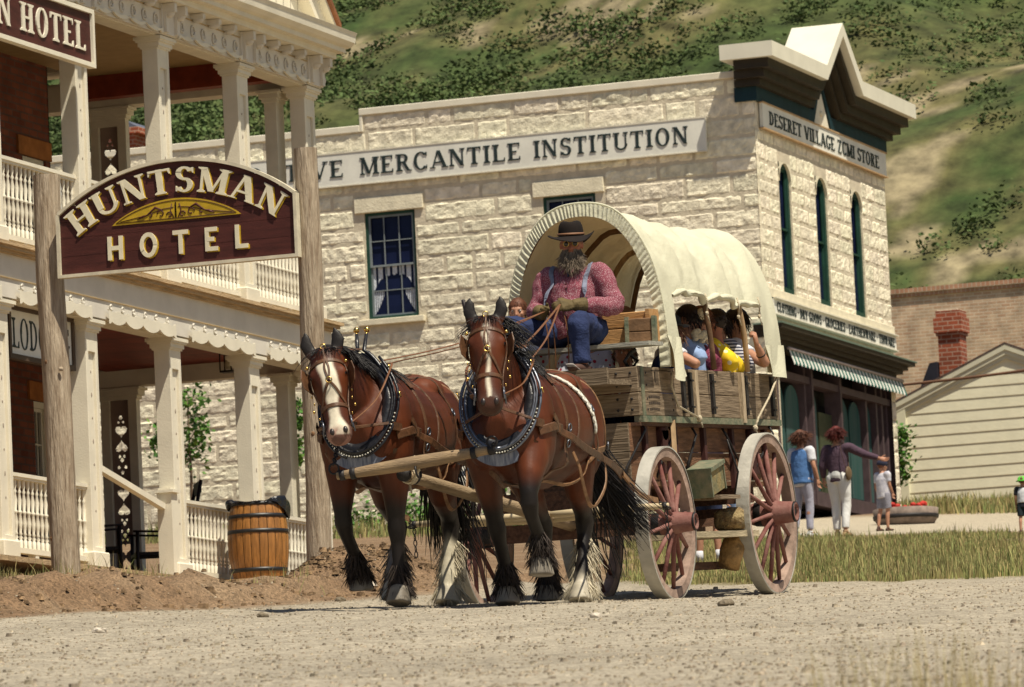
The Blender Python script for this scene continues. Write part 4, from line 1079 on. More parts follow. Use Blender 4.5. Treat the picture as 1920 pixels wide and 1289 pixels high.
for k in range(N_):
    (xa_,za_),(xb_,zb2)=arc_[k],arc_[k+1]
    def out_(x,z): d=Vector((x-cxx,0,(z-zt)*.0+ (1.62+z-zt))).normalized(); return (x+d.x*fwid,z+d.z*fwid*1.0)
    (xo,zo),(xp,zp)=out_(xa_,za_),out_(xb_,zb2)
    mb.add([(xa_,yb-.03,za_),(xb_,yb-.03,zb2),(xp,yb-.03,zp),(xo,yb-.03,zo),(xa_,yb+.05,za_),(xb_,yb+.05,zb2),(xp,yb+.05,zp),(xo,yb+.05,zo)],[(0,1,2,3),(3,2,6,7),(0,4,5,1)])
obj('frame',mb,M('cream_sign_frame',(.62,.56,.42),.6,.12,12),sb,True)
CREAM=M('cream_letter_paint',(.74,.68,.50),.55,.08,10); GOLD=M('gold_paint',(.50,.33,.02),.5,.15,10)
# curved word
Rc=1.58; cz=6.94-Rc+.03
def onarc(u,v,dx=0,dz=0):
    a=u/Rc; return ((cxx+math.sin(a)*(Rc+v)+dx,yb,cz+math.cos(a)*(Rc+v)+dz),(0,-1,0))
for nm,mt,dx,dz,dp in (('letter_shadow',GOLD,.011,-.009,.006),('lettering',CREAM,0,0,.016)):
    mb=MB()
    text(mb,'HUNTSMAN',lambda u,v:onarc(u,v,dx,dz),.215,sx=1.0,space=.10,dep=dp,total=1.98,T=.21,N=.085)
    text(mb,'HOTEL',lambda u,v:((cxx+.0+u+dx,yb,6.435+v+dz),(0,-1,0)),.205,sx=.92,space=.62,dep=dp,total=1.34,T=.18,N=.16,S=0)
    obj(nm,mb,mt,sb,True)
mb=MB(); fx0,fx1=cxx-.60,cxx+.60; zf=6.735; hf=.185
pts=[(fx1+(fx0-fx1)*k/30,zf+hf*(1-((2*k/30-1))**2)**.9*1.0) for k in range(31)]
mb.prism([(x,yb,z) for x,z in [(fx0,zf-.004)]+[(fx1,zf-.004)]+pts[1:-1]],(0,-.008,0)); fan=obj('gold_fan',mb,GOLD,sb,True)
mb=MB(); y_=yb-.009
for s in (-1,1):
    def P2(l): return [(cxx+s*a,y_,zf+b) for a,b in l]
    mb.tube(P2([(.52,.022),(.30,.055),(.12,.10),(.02,.11)]),.0035,5)
    for c_,d_,r_ in ((.14,.06,.035),(.06,.045,.028),(.24,.055,.026)):
        mb.tube(P2([(c_+r_*math.cos(t)*(1-t/9),d_+r_*math.sin(t)*(1-t/9)) for t in np.linspace(0,5.4,14)]),.006,5)
    mb.tube(P2([(.12,.09),(.19,.12),(.27,.06),(.31,.05),(.36,.03)]),[.004,.012,.006,.012,.003],5)
    mb.tube(P2([(.02,.02),(.05,.08),(.035,.14)]),.005,5); mb.tube(P2([(.0,.02),(.0,.15)]),.007,5)
mb.tube([(cxx-.55,y_,zf+.014),(cxx+.55,y_,zf+.014)],.003,5)
mb.tube([(cxx+.56*(2*k/20-1),y_,zf+.012+(hf-.03)*(1-(2*k/20-1)**2)**.9) for k in range(21)],.003,5)
obj('fan_scrollwork',mb,MAROON,fan,True)
# ================================================================ covered wagon (local frame: x to the right, y back, z up, origin under the front axle)
WX,WY,WZ=-14.24,40.66,2.81
WAG=thing('covered_wagon',(WX,WY,WZ),'old covered wagon with cream canvas top and faded red spoked wheels behind two bay horses','wagon')
WPITCH=math.atan(.066); WAG.rotation_euler=(WPITCH,0,0)
WM=Matrix.Translation((WX,WY,WZ))@Matrix.Rotation(WPITCH,4,'X')
def wl(x,y,z): return WM@Vector((x,y,z))          # wagon local -> world
REDW=M('faded_red_paint',(.15,.045,.038),.8,.3,7,col2=(.27,.145,.12),bump=.3,th=(.3,.75))
FELL=M('dusty_felloe',(.34,.24,.19),.9,.3,6,bump=.4,bs=25)
TYRE=M('dusty_steel_tyre',(.42,.40,.35),.7,.2,4,bump=.2,metal=.2)
IRON=M('black_iron',(.02,.017,.017),.55,.4,15,bump=.2)
PLANKW=M('weathered_wagon_plank',(.10,.07,.042),.9,.35,5,stretch=(7,.55,9),bump=.4,bs=10,iv=.2,col2=(.24,.18,.12),det=9)
PLANKX=M('weathered_front_plank',(.10,.07,.042),.9,.35,5,stretch=(.55,7,9),bump=.4,bs=10,iv=.2,col2=(.24,.18,.12),det=9)
DPLANK=M('dark_undercarriage_wood',(.10,.05,.03),.9,.4,5,stretch=(6,.6,6),bump=.5)
GRNP=M('worn_green_paint',(.10,.13,.085),.85,.3,9,col2=(.22,.20,.13),bump=.4)
def wheel(x,y,r,hub,label=None):
    W=Vector((x,y,r))
    fr=obj('wheel',(lambda mb:(mb.lathe(W,[(r-.078,-.04),(r-.012,-.045),(r-.012,.045),(r-.078,.04),(r-.078,-.04)],n=56,axis='x',cap=False,sm=False),mb)[1])(MB()),FELL,WAG)
    mb=MB(); mb.lathe(W,[(r-.012,-.052),(r,-.05),(r,.05),(r-.012,.052)],n=56,axis='x',cap=False,sm=False); obj('tyre',mb,TYRE,fr)
    sg=1 if x>0 else -1
    for k in range(14 if r>.6 else 12):
        n=14 if r>.6 else 12; a=2*PI*(k+.3)/n; d=Vector((0,math.cos(a),math.sin(a)))
        mb=MB(); p0=W+d*.06+Vector((sg*.055,0,0)); p1=W+d*.3*r+Vector((sg*.04,0,0)); p2=W+d*(r-.074)
        mb.tube([p0,W+d*.12+Vector((sg*.05,0,0)),p1,p2],[(.026,.021),(.022,.019),(.020,.016),(.016,.014)],8,up=d.cross(Vector((1,0,0))))
        obj('spoke',mb,REDW,fr)
    mb=MB(); h=hub; mb.lathe(W,[(.02,-.14*sg),(h*.8,-.14*sg),(h*.95,-.10*sg),(h*1.05,-.02*sg),(h*1.08,.04*sg),(h*1.0,.09*sg),(h*.92,.13*sg),(h*.86,.20*sg),(h*.80,.235*sg),(h*.62,.24*sg),(h*.6,.20*sg),(.01,.20*sg)],n=24,axis='x'); ho=obj('hub',mb,REDW,fr)
    mb=MB(); mb.lathe(W,[(h*.84,.222*sg),(h*.86,.222*sg),(h*.84,.234*sg),(h*.80,.238*sg)],n=24,axis='x',cap=False); mb.lathe(W,[(h*.97,-.09*sg),(h*1.0,-.09*sg),(h*1.06,-.03*sg)],n=24,axis='x',cap=False)
    mb.lathe(W,[(.001,.225*sg),(.035,.225*sg),(.045,.205*sg)],n=12,axis='x'); obj('hub_band',mb,IRON,ho)
    return fr
for x in (.72,-.72):
    wheel(x,0,.565,.080); wheel(x,2.50,.625,.094)
mb=MB(); mb.box(-.68,.68,-.06,.06,.50,.63); obj('axle',mb,DPLANK,WAG); mb=MB(); mb.box(-.68,.68,2.44,2.56,.56,.69); obj('axle',mb,DPLANK,WAG)
mb=MB(); mb.box(-.60,.60,-.08,.08,.66,.86); mb.box(-.35,.35,-.07,.07,.60,.66); obj('bolster',mb,DPLANK,WAG)
mb=MB(); mb.box(-.60,.60,2.43,2.57,.72,.86); obj('bolster',mb,DPLANK,WAG)
mb=MB(); mb.box(-.05,.05,.06,3.0,.52,.60); mb.obox((.05,1.3,.55),(.5,2.43,.60),.06,.06); mb.obox((-.05,1.3,.55),(-.5,2.43,.60),.06,.06); obj('reach_pole',mb,DPLANK,WAG)
# bodies
mb=MB(); hw=.47
for z0,z1 in ((.90,1.11),(1.115,1.325)):
    mb.box(hw-.03,hw,.05,3.55,z0,z1); mb.box(-hw,-hw+.03,.05,3.55,z0,z1)
mb.box(-hw,hw,.0,3.6,.86,.895); 
obj('lower_box',mb,M('lower_box_wood',(.17,.085,.045),.9,.35,5,stretch=(6,.6,8),bump=.5,iv=.15),WAG)
mb=MB()
for z0,z1 in ((.90,1.11),(1.115,1.325)): mb.box(-hw,hw,.02,.05,z0,z1)
obj('lower_front_board',mb,PLANKX,WAG)
mb=MB()
for y in (.35,1.05,1.75,2.45,3.3): mb.box(hw,hw+.035,y-.03,y+.03,.84,1.31)
for y in (.75,2.95): mb.box(hw,hw+.05,y-.075,y+.075,.95,1.27); mb.lathe((hw,y,1.27),[(.075,0),(.075,.05)],n=16,axis='x')
pieces('side_cleat',mb,M('dark_red_iron',(.055,.018,.015),.7,.3,9),WAG)
HWB=.545
for s in (1,-1):
    mb=MB()
    a,b=(HWB-.03,HWB) if s>0 else (-HWB,-HWB+.03)
    for z0,z1 in ((1.375,1.545),(1.55,1.735)): 
        mb.box(a,b,.14,3.52,z0,z1)
    obj('side_board',mb,PLANKW,WAG,bevel=.004)
    mb=MB(); mb.box(a-.02,b+.02,.12,3.54,1.325,1.372); obj('side_rail',mb,GRNP,WAG)
    mb=MB(); mb.box(a-.005,b+.008,.17,.235,1.375,1.735); obj('green_cleat',mb,GRNP,WAG)
    mb=MB()
    for y in (1.42,2.58): mb.box(a-.005 if s>0 else a-.03,b+.03 if s>0 else b,y-.035,y+.035,1.34,1.73)
    pieces('batten',mb,M('pale_batten',(.46,.36,.24),.85,.25,6,stretch=(6,6,.8),bump=.4) if s>0 else PLANKW,WAG)
    mb=MB()
    for y in (1.14,1.31,1.85,2.70,3.38): 
        xx=b if s>0 else a; mb.box(min(xx,xx+s*.022),max(xx,xx+s*.022),y-.028,y+.028,1.40,1.71); mb.box(min(xx,xx+s*.035),max(xx,xx+s*.035),y-.03,y+.03,1.44,1.455); mb.box(min(xx,xx+s*.035),max(xx,xx+s*.035),y-.03,y+.03,1.64,1.655)
    pieces('stake_iron',mb,IRON,WAG)
# stencilled marks on the near side board (worn dark bars)
mb=MB()
for (y0,y1,z0,z1) in ((.52,.60,1.60,1.72),(.42,.90,1.705,1.712),(.50,.52,1.62,1.70),(.33,.60,1.50,1.52),(.33,.60,1.455,1.475),(.35,.58,1.41,1.43),(.40,.62,1.345,1.362)):
    n=6
    for k in range(n):
        a=y0+(y1-y0)*k/n+.003; b=y0+(y1-y0)*(k+1)/n-.006; d=.006*math.sin(PI*(k+.5)/n)
        mb.box(HWB,HWB+.0012,a,b,z0+d,z1+d)
obj('stencil_mark',mb,M('worn_stencil_black',(.05,.035,.025),.9,.5,30),WAG)
# front end gate, rear gate, floor
mb=MB()
for z0,z1 in ((1.375,1.545),(1.55,1.735)): mb.box(-HWB,HWB,.105,.14,z0,z1)
obj('front_gate',mb,PLANKX,WAG,bevel=.004)
mb=MB()
for x in np.arange(-.5,.52,.11):
    for z in (1.42,1.50,1.60,1.69): 
        if abs(x)>.3: mb.ell((x,.103,z),(.011,.006,.011),n=6)
for y in (.30,.9): 
    for z in (1.42,1.50,1.60,1.69): mb.ell((HWB+.001,y,z),(.006,.010,.010),n=6)
obj('carriage_bolt',mb,IRON,WAG)
mb=MB()
for z0,z1 in ((1.375,1.545),(1.55,1.735)): mb.box(-HWB,HWB,3.52,3.55,z0,z1)
obj('tail_gate',mb,PLANKX,WAG); mb=MB(); mb.box(-HWB,HWB,.1,3.54,1.30,1.325); obj('floor',mb,DPLANK,WAG)
# foot board and seat
mb=MB(); mb.box(-.5,.5,-.42,.10,1.60,1.64); mb.box(-.5,.5,-.45,-.41,1.60,1.72); obj('foot_board',mb,PLANKX,WAG)
mb=MB(); mb.box(-.52,.66,.08,.42,1.885,1.915); obj('seat_plank',mb,M('grey_seat_plank',(.33,.32,.27),.8,.25,5,stretch=(.6,6,6),bump=.3),WAG)
mb=MB()
for x in (-.45,.45): mb.tube([(x,.2,1.735),(x,.12,1.78),(x,.25,1.84),(x,.38,1.87)],.014,6); mb.tube([(x,.3,1.735),(x,.42,1.79),(x,.25,1.84)],.014,6)
pieces('seat_spring',mb,IRON,WAG)
# canvas cover
def canvM():
    m=M('cream_canvas',(.63,.615,.465),.95,.06,3,bump=.25,bs=60); nt=m.node_tree;N=nt.nodes;K=nt.links
    b=N['Principled BSDF']; t=N.new('ShaderNodeBsdfTranslucent'); t.inputs[0].default_value=(.50,.30,.12,1); mx=N.new('ShaderNodeMixShader'); mx.inputs[0].default_value=.12
    o=N['Material Output']; K.new(b.outputs[0],mx.inputs[1]); K.new(t.outputs[0],mx.inputs[2]); K.new(mx.outputs[0],o.inputs[0]); return m
CANV=canvM()
Y0c,Y1c=.62,3.46
def bowR(t):    # half width, height of the cover at t in 0..1
    sag=.045*math.sin(PI*t)**2+.012*math.sin(4*PI*t)**2
    return .635, 1.27-.10*t-sag*1.6+.03*smooth(.7,1,t)
def canv(ph,t,extra=0):
    """ph 0 near foot .. PI far foot"""
    hw,hh=bowR(t); c,s=math.cos(ph),math.sin(ph)
    x=math.copysign(abs(c)**.86,c)*hw; z=abs(s)**.80*hh
    k=1+extra
    f=1.7*(.022*noise.noise((ph*1.6+2*t,t*3.2,1))+.018*noise.noise((ph*2.4+7*t,t*8,4))+.010*noise.noise((ph*3+16*t,t*17-ph*3,9))+.004*noise.noise((ph*14,t*40,2)))
    # diagonal drag folds running from the ridge down to the tie points
    g=0
    for (tt,dd,am) in ((.30,.9,.034),(.45,-.8,.022),(.55,1.1,.040),(.70,.6,.034),(.85,.9,.034),(.18,.5,.022),(.62,-1.2,.02)):
        u=(t-tt-.16*dd*(ph-.35)*.7)*15; am*=1.9; g+=am*math.exp(-u*u)*math.exp(-((ph-.75)/.55)**2)
        u2=u-1.2; g-=am*.7*math.exp(-u2*u2)*math.exp(-((ph-.75)/.55)**2)
    edge=smooth(0,.05,t)*smooth(1,.95,t)
    k+=(f+g)*edge
    return Vector((x*k,Y0c+(Y1c-Y0c)*t+ .05*math.sin(ph)*(t-.0)*0,1.735+z*k))
T0,T1=.105,.855; PR=.40
def roll_ph(t):
    u=(t-T0)/(T1-T0); return PR+.035*abs(math.sin(u*PI*3))-.02
mb=MB()
mb.grid(lambda i,j:canv(i*PI-0,T0*j),90,8)                        # front strip down to the box
def midf(i,j):
    t=T0+(T1-T0)*j; p0=roll_ph(t); return canv(p0+(PI-p0)*i,t)
mb.grid(midf,150,150)
mb.grid(lambda i,j:canv(i*PI,T1+(1-T1)*j),90,10)
cov=obj('canvas_cover',mb,CANV,WAG)
for e in (0,):
    mb=MB(); pts=[]
    n=60
    def rollf(i,j):
        t=T0+(T1-T0)*i; a=2*PI*j; c=canv(roll_ph(t),t); r=.024+.008*noise.noise((t*20,a,3))+.004*math.sin(t*60); r*=.55+.45*smooth(0,.05,i)*smooth(1,.95,i)
        return Vector((c.x+r*math.cos(a)*1.1,c.y,c.z-.01+r*math.sin(a)))
    mb.grid(rollf,90,12); obj('rolled_hem',mb,CANV,cov)
    # front ruffle, gathered on a draw cord
    mb=MB()
    def ruf(i,j):
        ph=-.02+i*(PI+.04); p=canv(min(PI,max(0,ph)),0); c=Vector((0,0,1.735)); hw,hh=bowR(0)
        inn=1-.115*j; pl=math.sin(i*2*PI*74+3.5*math.sin(i*37)+1.5*j)+.8*noise.noise((i*90,j*2,3))
        q=Vector((p.x*inn,p.y-.012*j+.0065*pl*(.25+.75*math.sin(PI*j*.8)),1.735+(p.z-1.735)*(1-.075*j)))
        q.x*=1+.006*pl*(1-j)
        return q
    mb.grid(ruf,640,6); obj('ruffle',mb,CANV,cov)
    mb=MB(); mb.tube([canv(PI*k/50,.012)*1.0+Vector((0,-.02,.012)) for k in range(51)],.008,8); obj('ruffle_cord',mb,CANV,cov)
    # hanging corner tails of the cover on the near side
    mb=MB()
    def tail(i,j):
        t=.0+.105*i; b=canv(.0,t); a=canv(.12,t); q=a.lerp(b,j); q.z-=.06*j*j+ .05*j*math.sin(i*3); q.x+=.035*j+.018*math.sin(i*9+j*3); return q
    mb.grid(tail,12,10)
    def tail2(i,j):
        t=.855+.145*i; b=canv(.0,t); a=canv(.12,t); q=a.lerp(b,j); q.z-=.02*j+.03*j*i; q.x+=.03*j+.02*math.sin(i*8+j*2); return q
    mb.grid(tail2,12,10); pieces('cover_tail',mb,CANV,cov)
ROPE=M('pale_rope',(.58,.50,.36),.9,.2,60,bump=.8,bs=120)
def rope(pts,r=.009,par=WAG,name='tie_rope'):
    mb=MB(); mb.tube(pts,r,6); mb.ell(pts[-1],(r*2.4,r*2.4,r*3),n=8); mb.tube([pts[-1],Vector(pts[-1])+Vector((.015,.02,-.07))],r*.8,5); return obj(name,mb,ROPE,par)
rope([(.62,.72,1.70),(.575,.80,1.60),(.57,.95,1.45),(.60,1.35,1.36)])
rope([(.645,3.28,1.72),(.61,3.13,1.55),(.60,2.83,1.38),(.585,2.78,1.30)])
for t in (.36,.66,.83):
    p=canv(roll_ph(t),t); rope([p+Vector((.02,0,.05)),p+Vector((.035,0,-.01)),p+Vector((.02,.01,-.10))],.006)
# bows inside
BOW=M('bow_wood',(.16,.09,.045),.8,.3,6,bump=.2)
POL=M('tan_pole_wood',(.36,.24,.13),.7,.2,6,stretch=(6,6,.6))
for t in (.02,.40,.72,.97):
    mb=MB(); pts=[]
    for k in range(33):
        p=canv(PI*k/32,t); c=Vector((0,p.y,1.735)); pts.append(c+(p-c)*.955)
    mb.tube(pts,[(.022,.010)]*33,6,up=(0,1,0)); obj('bow',mb,POL if t==.72 else BOW,WAG)
POL=M('tan_pole_wood',(.36,.24,.13),.7,.2,6,stretch=(6,6,.6))
for y,x0 in ():
    mb=MB(); p=canv(PR,(y-Y0c)/(Y1c-Y0c)); mb.tube([(x0,y,1.62),(x0+.01,y-.02,1.95),(p.x-.02,y-.04,p.z+.02)],.019,8); obj('cover_pole',mb,POL,WAG)
# iron braces, brake rod, hanging step, tool box
for (a,b) in (((.50,.25,1.33),(.42,-.02,.9)),((.5,.9,1.30),(.47,.62,.92)),((.5,1.45,1.30),(.47,1.3,.95)),((.5,2.2,1.30),(.47,2.6,.9)),((.55,3.25,1.32),(.47,2.95,.9))):
    mb=MB(); mb.tube([a,(a[0]+.03,a[1],a[2]-.06),(b[0]+.04,b[1],b[2]+.1),b],.010,6); obj('brace_rod',mb,IRON,WAG)
mb=MB(); mb.obox((.56,.82,1.34),(.62,.62,.72),.035,.03); obj('brake_lever',mb,POL,WAG)
TB=thing('tool_crate',wl(.60,1.45,.80),'small worn green and yellow wooden tool box slung under the wagon side','tool box'); TB.rotation_euler=(WPITCH+.20,0,0); TB.scale=(.9,.82,.92)
mb=MB(); mb.box(-.09,.09,-.20,.20,0,.20); obj('box',mb,M('worn_yellow_paint',(.30,.22,.09),.85,.35,9,bump=.5,col2=(.14,.14,.08)),TB)
mb=MB(); mb.box(-.11,.11,-.22,.22,.20,.235); mb.box(-.10,.10,-.22,-.19,-.01,.2); mb.box(-.10,.10,.19,.215,-.01,.2); obj('lid',mb,GRNP,TB)
mb=MB(); mb.box(.46,.72,1.35,1.85,.745,.775); obj('hanging_shelf',mb,PLANKW,WAG)
mb=MB(); mb.tube([(.66,1.8,1.2),(.70,1.9,.95),(.68,1.84,.78)],.008,5); obj('brace_rod',mb,IRON,WAG)
mb=MB(); mb.box(.30,.74,.62,2.20,.455,.50); obj('step_plank',mb,M('pale_step_plank',(.42,.35,.23),.85,.3,5,stretch=(6,.6,6),bump=.4),WAG)
mb=MB(); mb.tube([(.5,1.0,.5),(.47,1.0,.9)],.012,6); mb.tube([(.5,1.35,.46),(.50,1.35,.66),(.50,1.33,.72)],.018,6); obj('step_hanger',mb,REDW,WAG)
mb=MB(); mb.box(.40,.47,.70,2.1,.22,.28); obj('lower_step',mb,DPLANK,WAG)
BARK=M('rough_bark',(.16,.10,.05),1,.5,14,bump=2,bs=30,col2=(.34,.26,.13))
lg=MB(); lg.lathe((0,0,0),[(.07,-.11),(.085,-.07),(.09,.0),(.085,.08),(.07,.11)],n=14,axis='x')
lg.v=[(x,y*(1+.25*noise.noise((x*20,y*20,z*20))),z*(1+.25*noise.noise((x*20,y*20+4,z*20)))) for x,y,z in lg.v]
lo=obj('firewood_log',lg,BARK); lo.location=wl(.62,1.86,.59); tag(lo,'short split log with bark resting on the plank beside the rear wheel','log')
lg=MB(); lg.lathe((0,0,0),[(.08,-.12),(.095,-.0),(.08,.12)],n=12,axis='y'); lg.v=[(x*(1+.3*noise.noise((x*20,y*20,z*20))),y,z*(1+.3*noise.noise((x*14,y*20+4,z*20)))) for x,y,z in lg.v]
l2=obj('hanging_stump',lg,M('pale_split_wood',(.33,.20,.08),.9,.4,9,bump=1)); l2.location=wl(.60,1.92,.34); l2.rotation_euler=(1.2,.2,0); tag(l2,'chunk of yellow brown firewood hanging beneath the wagon step plank','log')
# crates behind the driver
CR=M('varnished_crate_wood',(.40,.20,.07),.6,.3,5,stretch=(.6,6,6),bump=.3,col2=(.52,.30,.13))
def crate(loc,sx,sy,sz,label,mat,edge,rz=0):
    t=thing('wooden_crate',loc,label,'crate',None,rz); t.rotation_euler=(WPITCH,0,rz)
    mb=MB(); n=2
    for k in range(n): mb.box(-sx/2,sx/2,-sy/2,sy/2,sz*k/n+.002,sz*(k+1)/n-.002)
    obj('box',mb,mat,t,bevel=.006); mb=MB()
    for e in (-1,1): mb.box(e*sx/2-.015,e*sx/2+.015,-sy/2-.012,sy/2+.012,0,sz+.012)
    obj('end_frame',mb,edge,t)
crate(wl(.28,.52,1.92),.56,.24,.235,'varnished wooden chest on the seat plank behind the driver',CR,CR)
crate(wl(.50,.40,1.90),.20,.16,.20,'small green framed crate at the near end of the seat plank',M('old_crate_dark',(.18,.10,.05),.8,.3,8,bump=.3),GRNP,.25)
# tongue, doubletree, singletrees, neck yoke
YOKE=M('ash_pole_wood',(.33,.23,.13),.75,.3,5,stretch=(.7,.7,5),bump=.5,col2=(.20,.14,.085))
# ================================================================ bodies: overlapping shapes fused into one skin
def fuse(mb,voxel,smooth_it=6,fac=.5,keep=None):
    me=bpy.data.meshes.new('tmp'); me.from_pydata(mb.v,[],mb.f); me.update()
    o=bpy.data.objects.new('tmp',me); scene.collection.objects.link(o)
    r=o.modifiers.new('r','REMESH'); r.mode='VOXEL'; r.voxel_size=voxel; r.adaptivity=0
    s=o.modifiers.new('s','SMOOTH'); s.factor=fac; s.iterations=smooth_it
    dg=bpy.context.evaluated_depsgraph_get(); out=bpy.data.meshes.new_from_object(o.evaluated_get(dg))
    bpy.data.objects.remove(o); bpy.data.meshes.remove(me)
    out.polygons.foreach_set('use_smooth',[True]*len(out.polygons)); out.update(); return out
def paint(me,fn):
    n=len(me.vertices); c=np.empty((n,4),dtype=np.float32)
    for i,v in enumerate(me.vertices): c[i,:3]=fn(v.co,v.normal); c[i,3]=1
    a=me.color_attributes.new('Col','FLOAT_COLOR','POINT'); a.data.foreach_set('color',c.ravel())
def bvh_of(me): return BVHTree.FromPolygons([v.co.copy() for v in me.vertices],[tuple(p.vertices) for p in me.polygons])
def catmull(P,n=6):
    P=[Vector(p) for p in P]; out=[]
    for i in range(len(P)-1):
        a=P[max(i-1,0)];b=P[i];c=P[i+1];d=P[min(i+2,len(P)-1)]
        for k in range(n):
            t=k/n; out.append(.5*((2*b)+(c-a)*t+(2*a-5*b+4*c-d)*t*t+(3*b-a-3*c+d)*t**3))
    out.append(P[-1]); return out
def ribbon(mb,pts,nrm,w,th,m=0):
    k=len(pts); vs=[]
    for i in range(k):
        T=(pts[min(i+1,k-1)]-pts[max(i-1,0)]).normalized(); n=nrm[i]; s=T.cross(n).normalized(); n=s.cross(T)
        for a,b in ((-1,0),(-.8,1),(.8,1),(1,0)): vs.append(pts[i]+s*(a*w/2)+n*(b*th))
    fs=[]
    for i in range(k-1):
        for j in range(3): fs.append((i*4+j,i*4+j+1,(i+1)*4+j+1,(i+1)*4+j))
        fs.append((i*4+3,i*4,(i+1)*4,(i+1)*4+3))
    mb.add(vs,fs,m,False)
def strap(mb,bv,P,w=.03,th=.006,off=.003,n=6,m=0,closed=False,push=True):
    Q=catmull(P,n); pts=[];nr=[]
    for q in Q:
        loc,no,idx,d=bv.find_nearest(q)
        ins=(q-loc).dot(no)<0
        if push and (d<.06 or ins): pts.append(loc+no*off); nr.append(no)
        else: pts.append(q); nr.append(no)
    # relax so the strap spans hollows
    for _ in range(2):
        pts=[pts[0]]+[(pts[i-1]+pts[i]*2+pts[i+1])/4 for i in range(1,len(pts)-1)]+[pts[-1]]
    ribbon(mb,pts,nr,w,th,m); return pts
def hair(mb,p,d,L,r,rng,seg=5,grav=.6,curl=.15,m=0):
    p=Vector(p); d=Vector(d).normalized(); pts=[p]; 
    c=Vector((rng.gauss(0,1),rng.gauss(0,1),rng.gauss(0,.3)))*curl
    for k in range(seg):
        d=(d+Vector((0,0,-grav/seg))+c/seg+Vector((rng.gauss(0,.08),rng.gauss(0,.08),rng.gauss(0,.05)))).normalized(); p=p+d*(L/seg); pts.append(p)
    mb.tube(pts,[r*(1-.85*(k/seg)**1.5) for k in range(seg+1)],4,m,cap=False)
HIDE=M('bay_horse_coat',(.2,.05,.02),.50,.25,9,attr='Col',bump=.10,bs=150,spec=.25,stretch=(1,1,.35),det=9)
MANE=M('black_horse_hair',(.010,.008,.008),.45,.4,9,iv=.4,spec=.4)
FEAW=M('cream_feather_hair',(.50,.44,.32),.75,.2,9,iv=.35)
FEAG=M('grey_feather_hair',(.20,.17,.14),.75,.3,9,iv=.4)
FEAB=M('dark_feather_hair',(.035,.025,.02),.7,.3,9,iv=.5)
LEA=M('brown_harness_leather',(.10,.045,.02),.5,.3,14,bump=.3,spec=.4)
LEAD=M('dark_harness_leather',(.022,.013,.010),.42,.3,14,bump=.2,spec=.5)
TANL=M('tan_strap_leather',(.24,.13,.065),.55,.3,14,bump=.3)
BRASS=M('polished_brass',(.62,.40,.12),.25,.15,8,metal=1)
STEEL=M('worn_steel',(.17,.18,.21),.38,.3,12,metal=.8)
COLLB=M('black_collar_leather',(.012,.012,.016),.35,.3,8,bump=.2,spec=.5)
TICK=M('striped_collar_pad',(.26,.28,.34),.85,.15,1.2,stretch=(60,60,2),col2=(.10,.12,.18))
WTRIM=M('white_trim',(.62,.60,.52),.6,.15,20)
def ringm(mb,c,R,r,nrm,n=14,m=0,sx=1.):
    nrm=Vector(nrm).normalized(); a=nrm.orthogonal().normalized(); b=nrm.cross(a)
    pts=[Vector(c)+a*(R*math.cos(2*PI*k/n))+b*(R*sx*math.sin(2*PI*k/n)) for k in range(n+1)]
    mb.tube(pts,r,6,m,cap=False)
def chain(mb,a,b,r=.012,sag=.0):
    a=Vector(a);b=Vector(b); L=(b-a).length; n=max(2,int(L/(r*2.2)))
    for k in range(n):
        t=(k+.5)/n; p=a.lerp(b,t)-Vector((0,0,sag*4*t*(1-t))); d=(b-a).normalized(); nn=d.orthogonal() if k%2 else d.cross(d.orthogonal())
        q=d; u=nn.cross(d).normalized(); pts=[p+d*(r*1.5*math.cos(2*PI*j/8))+u*(r*.8*math.sin(2*PI*j/8)) for j in range(9)]; mb.tube(pts,r*.28,4,cap=False)
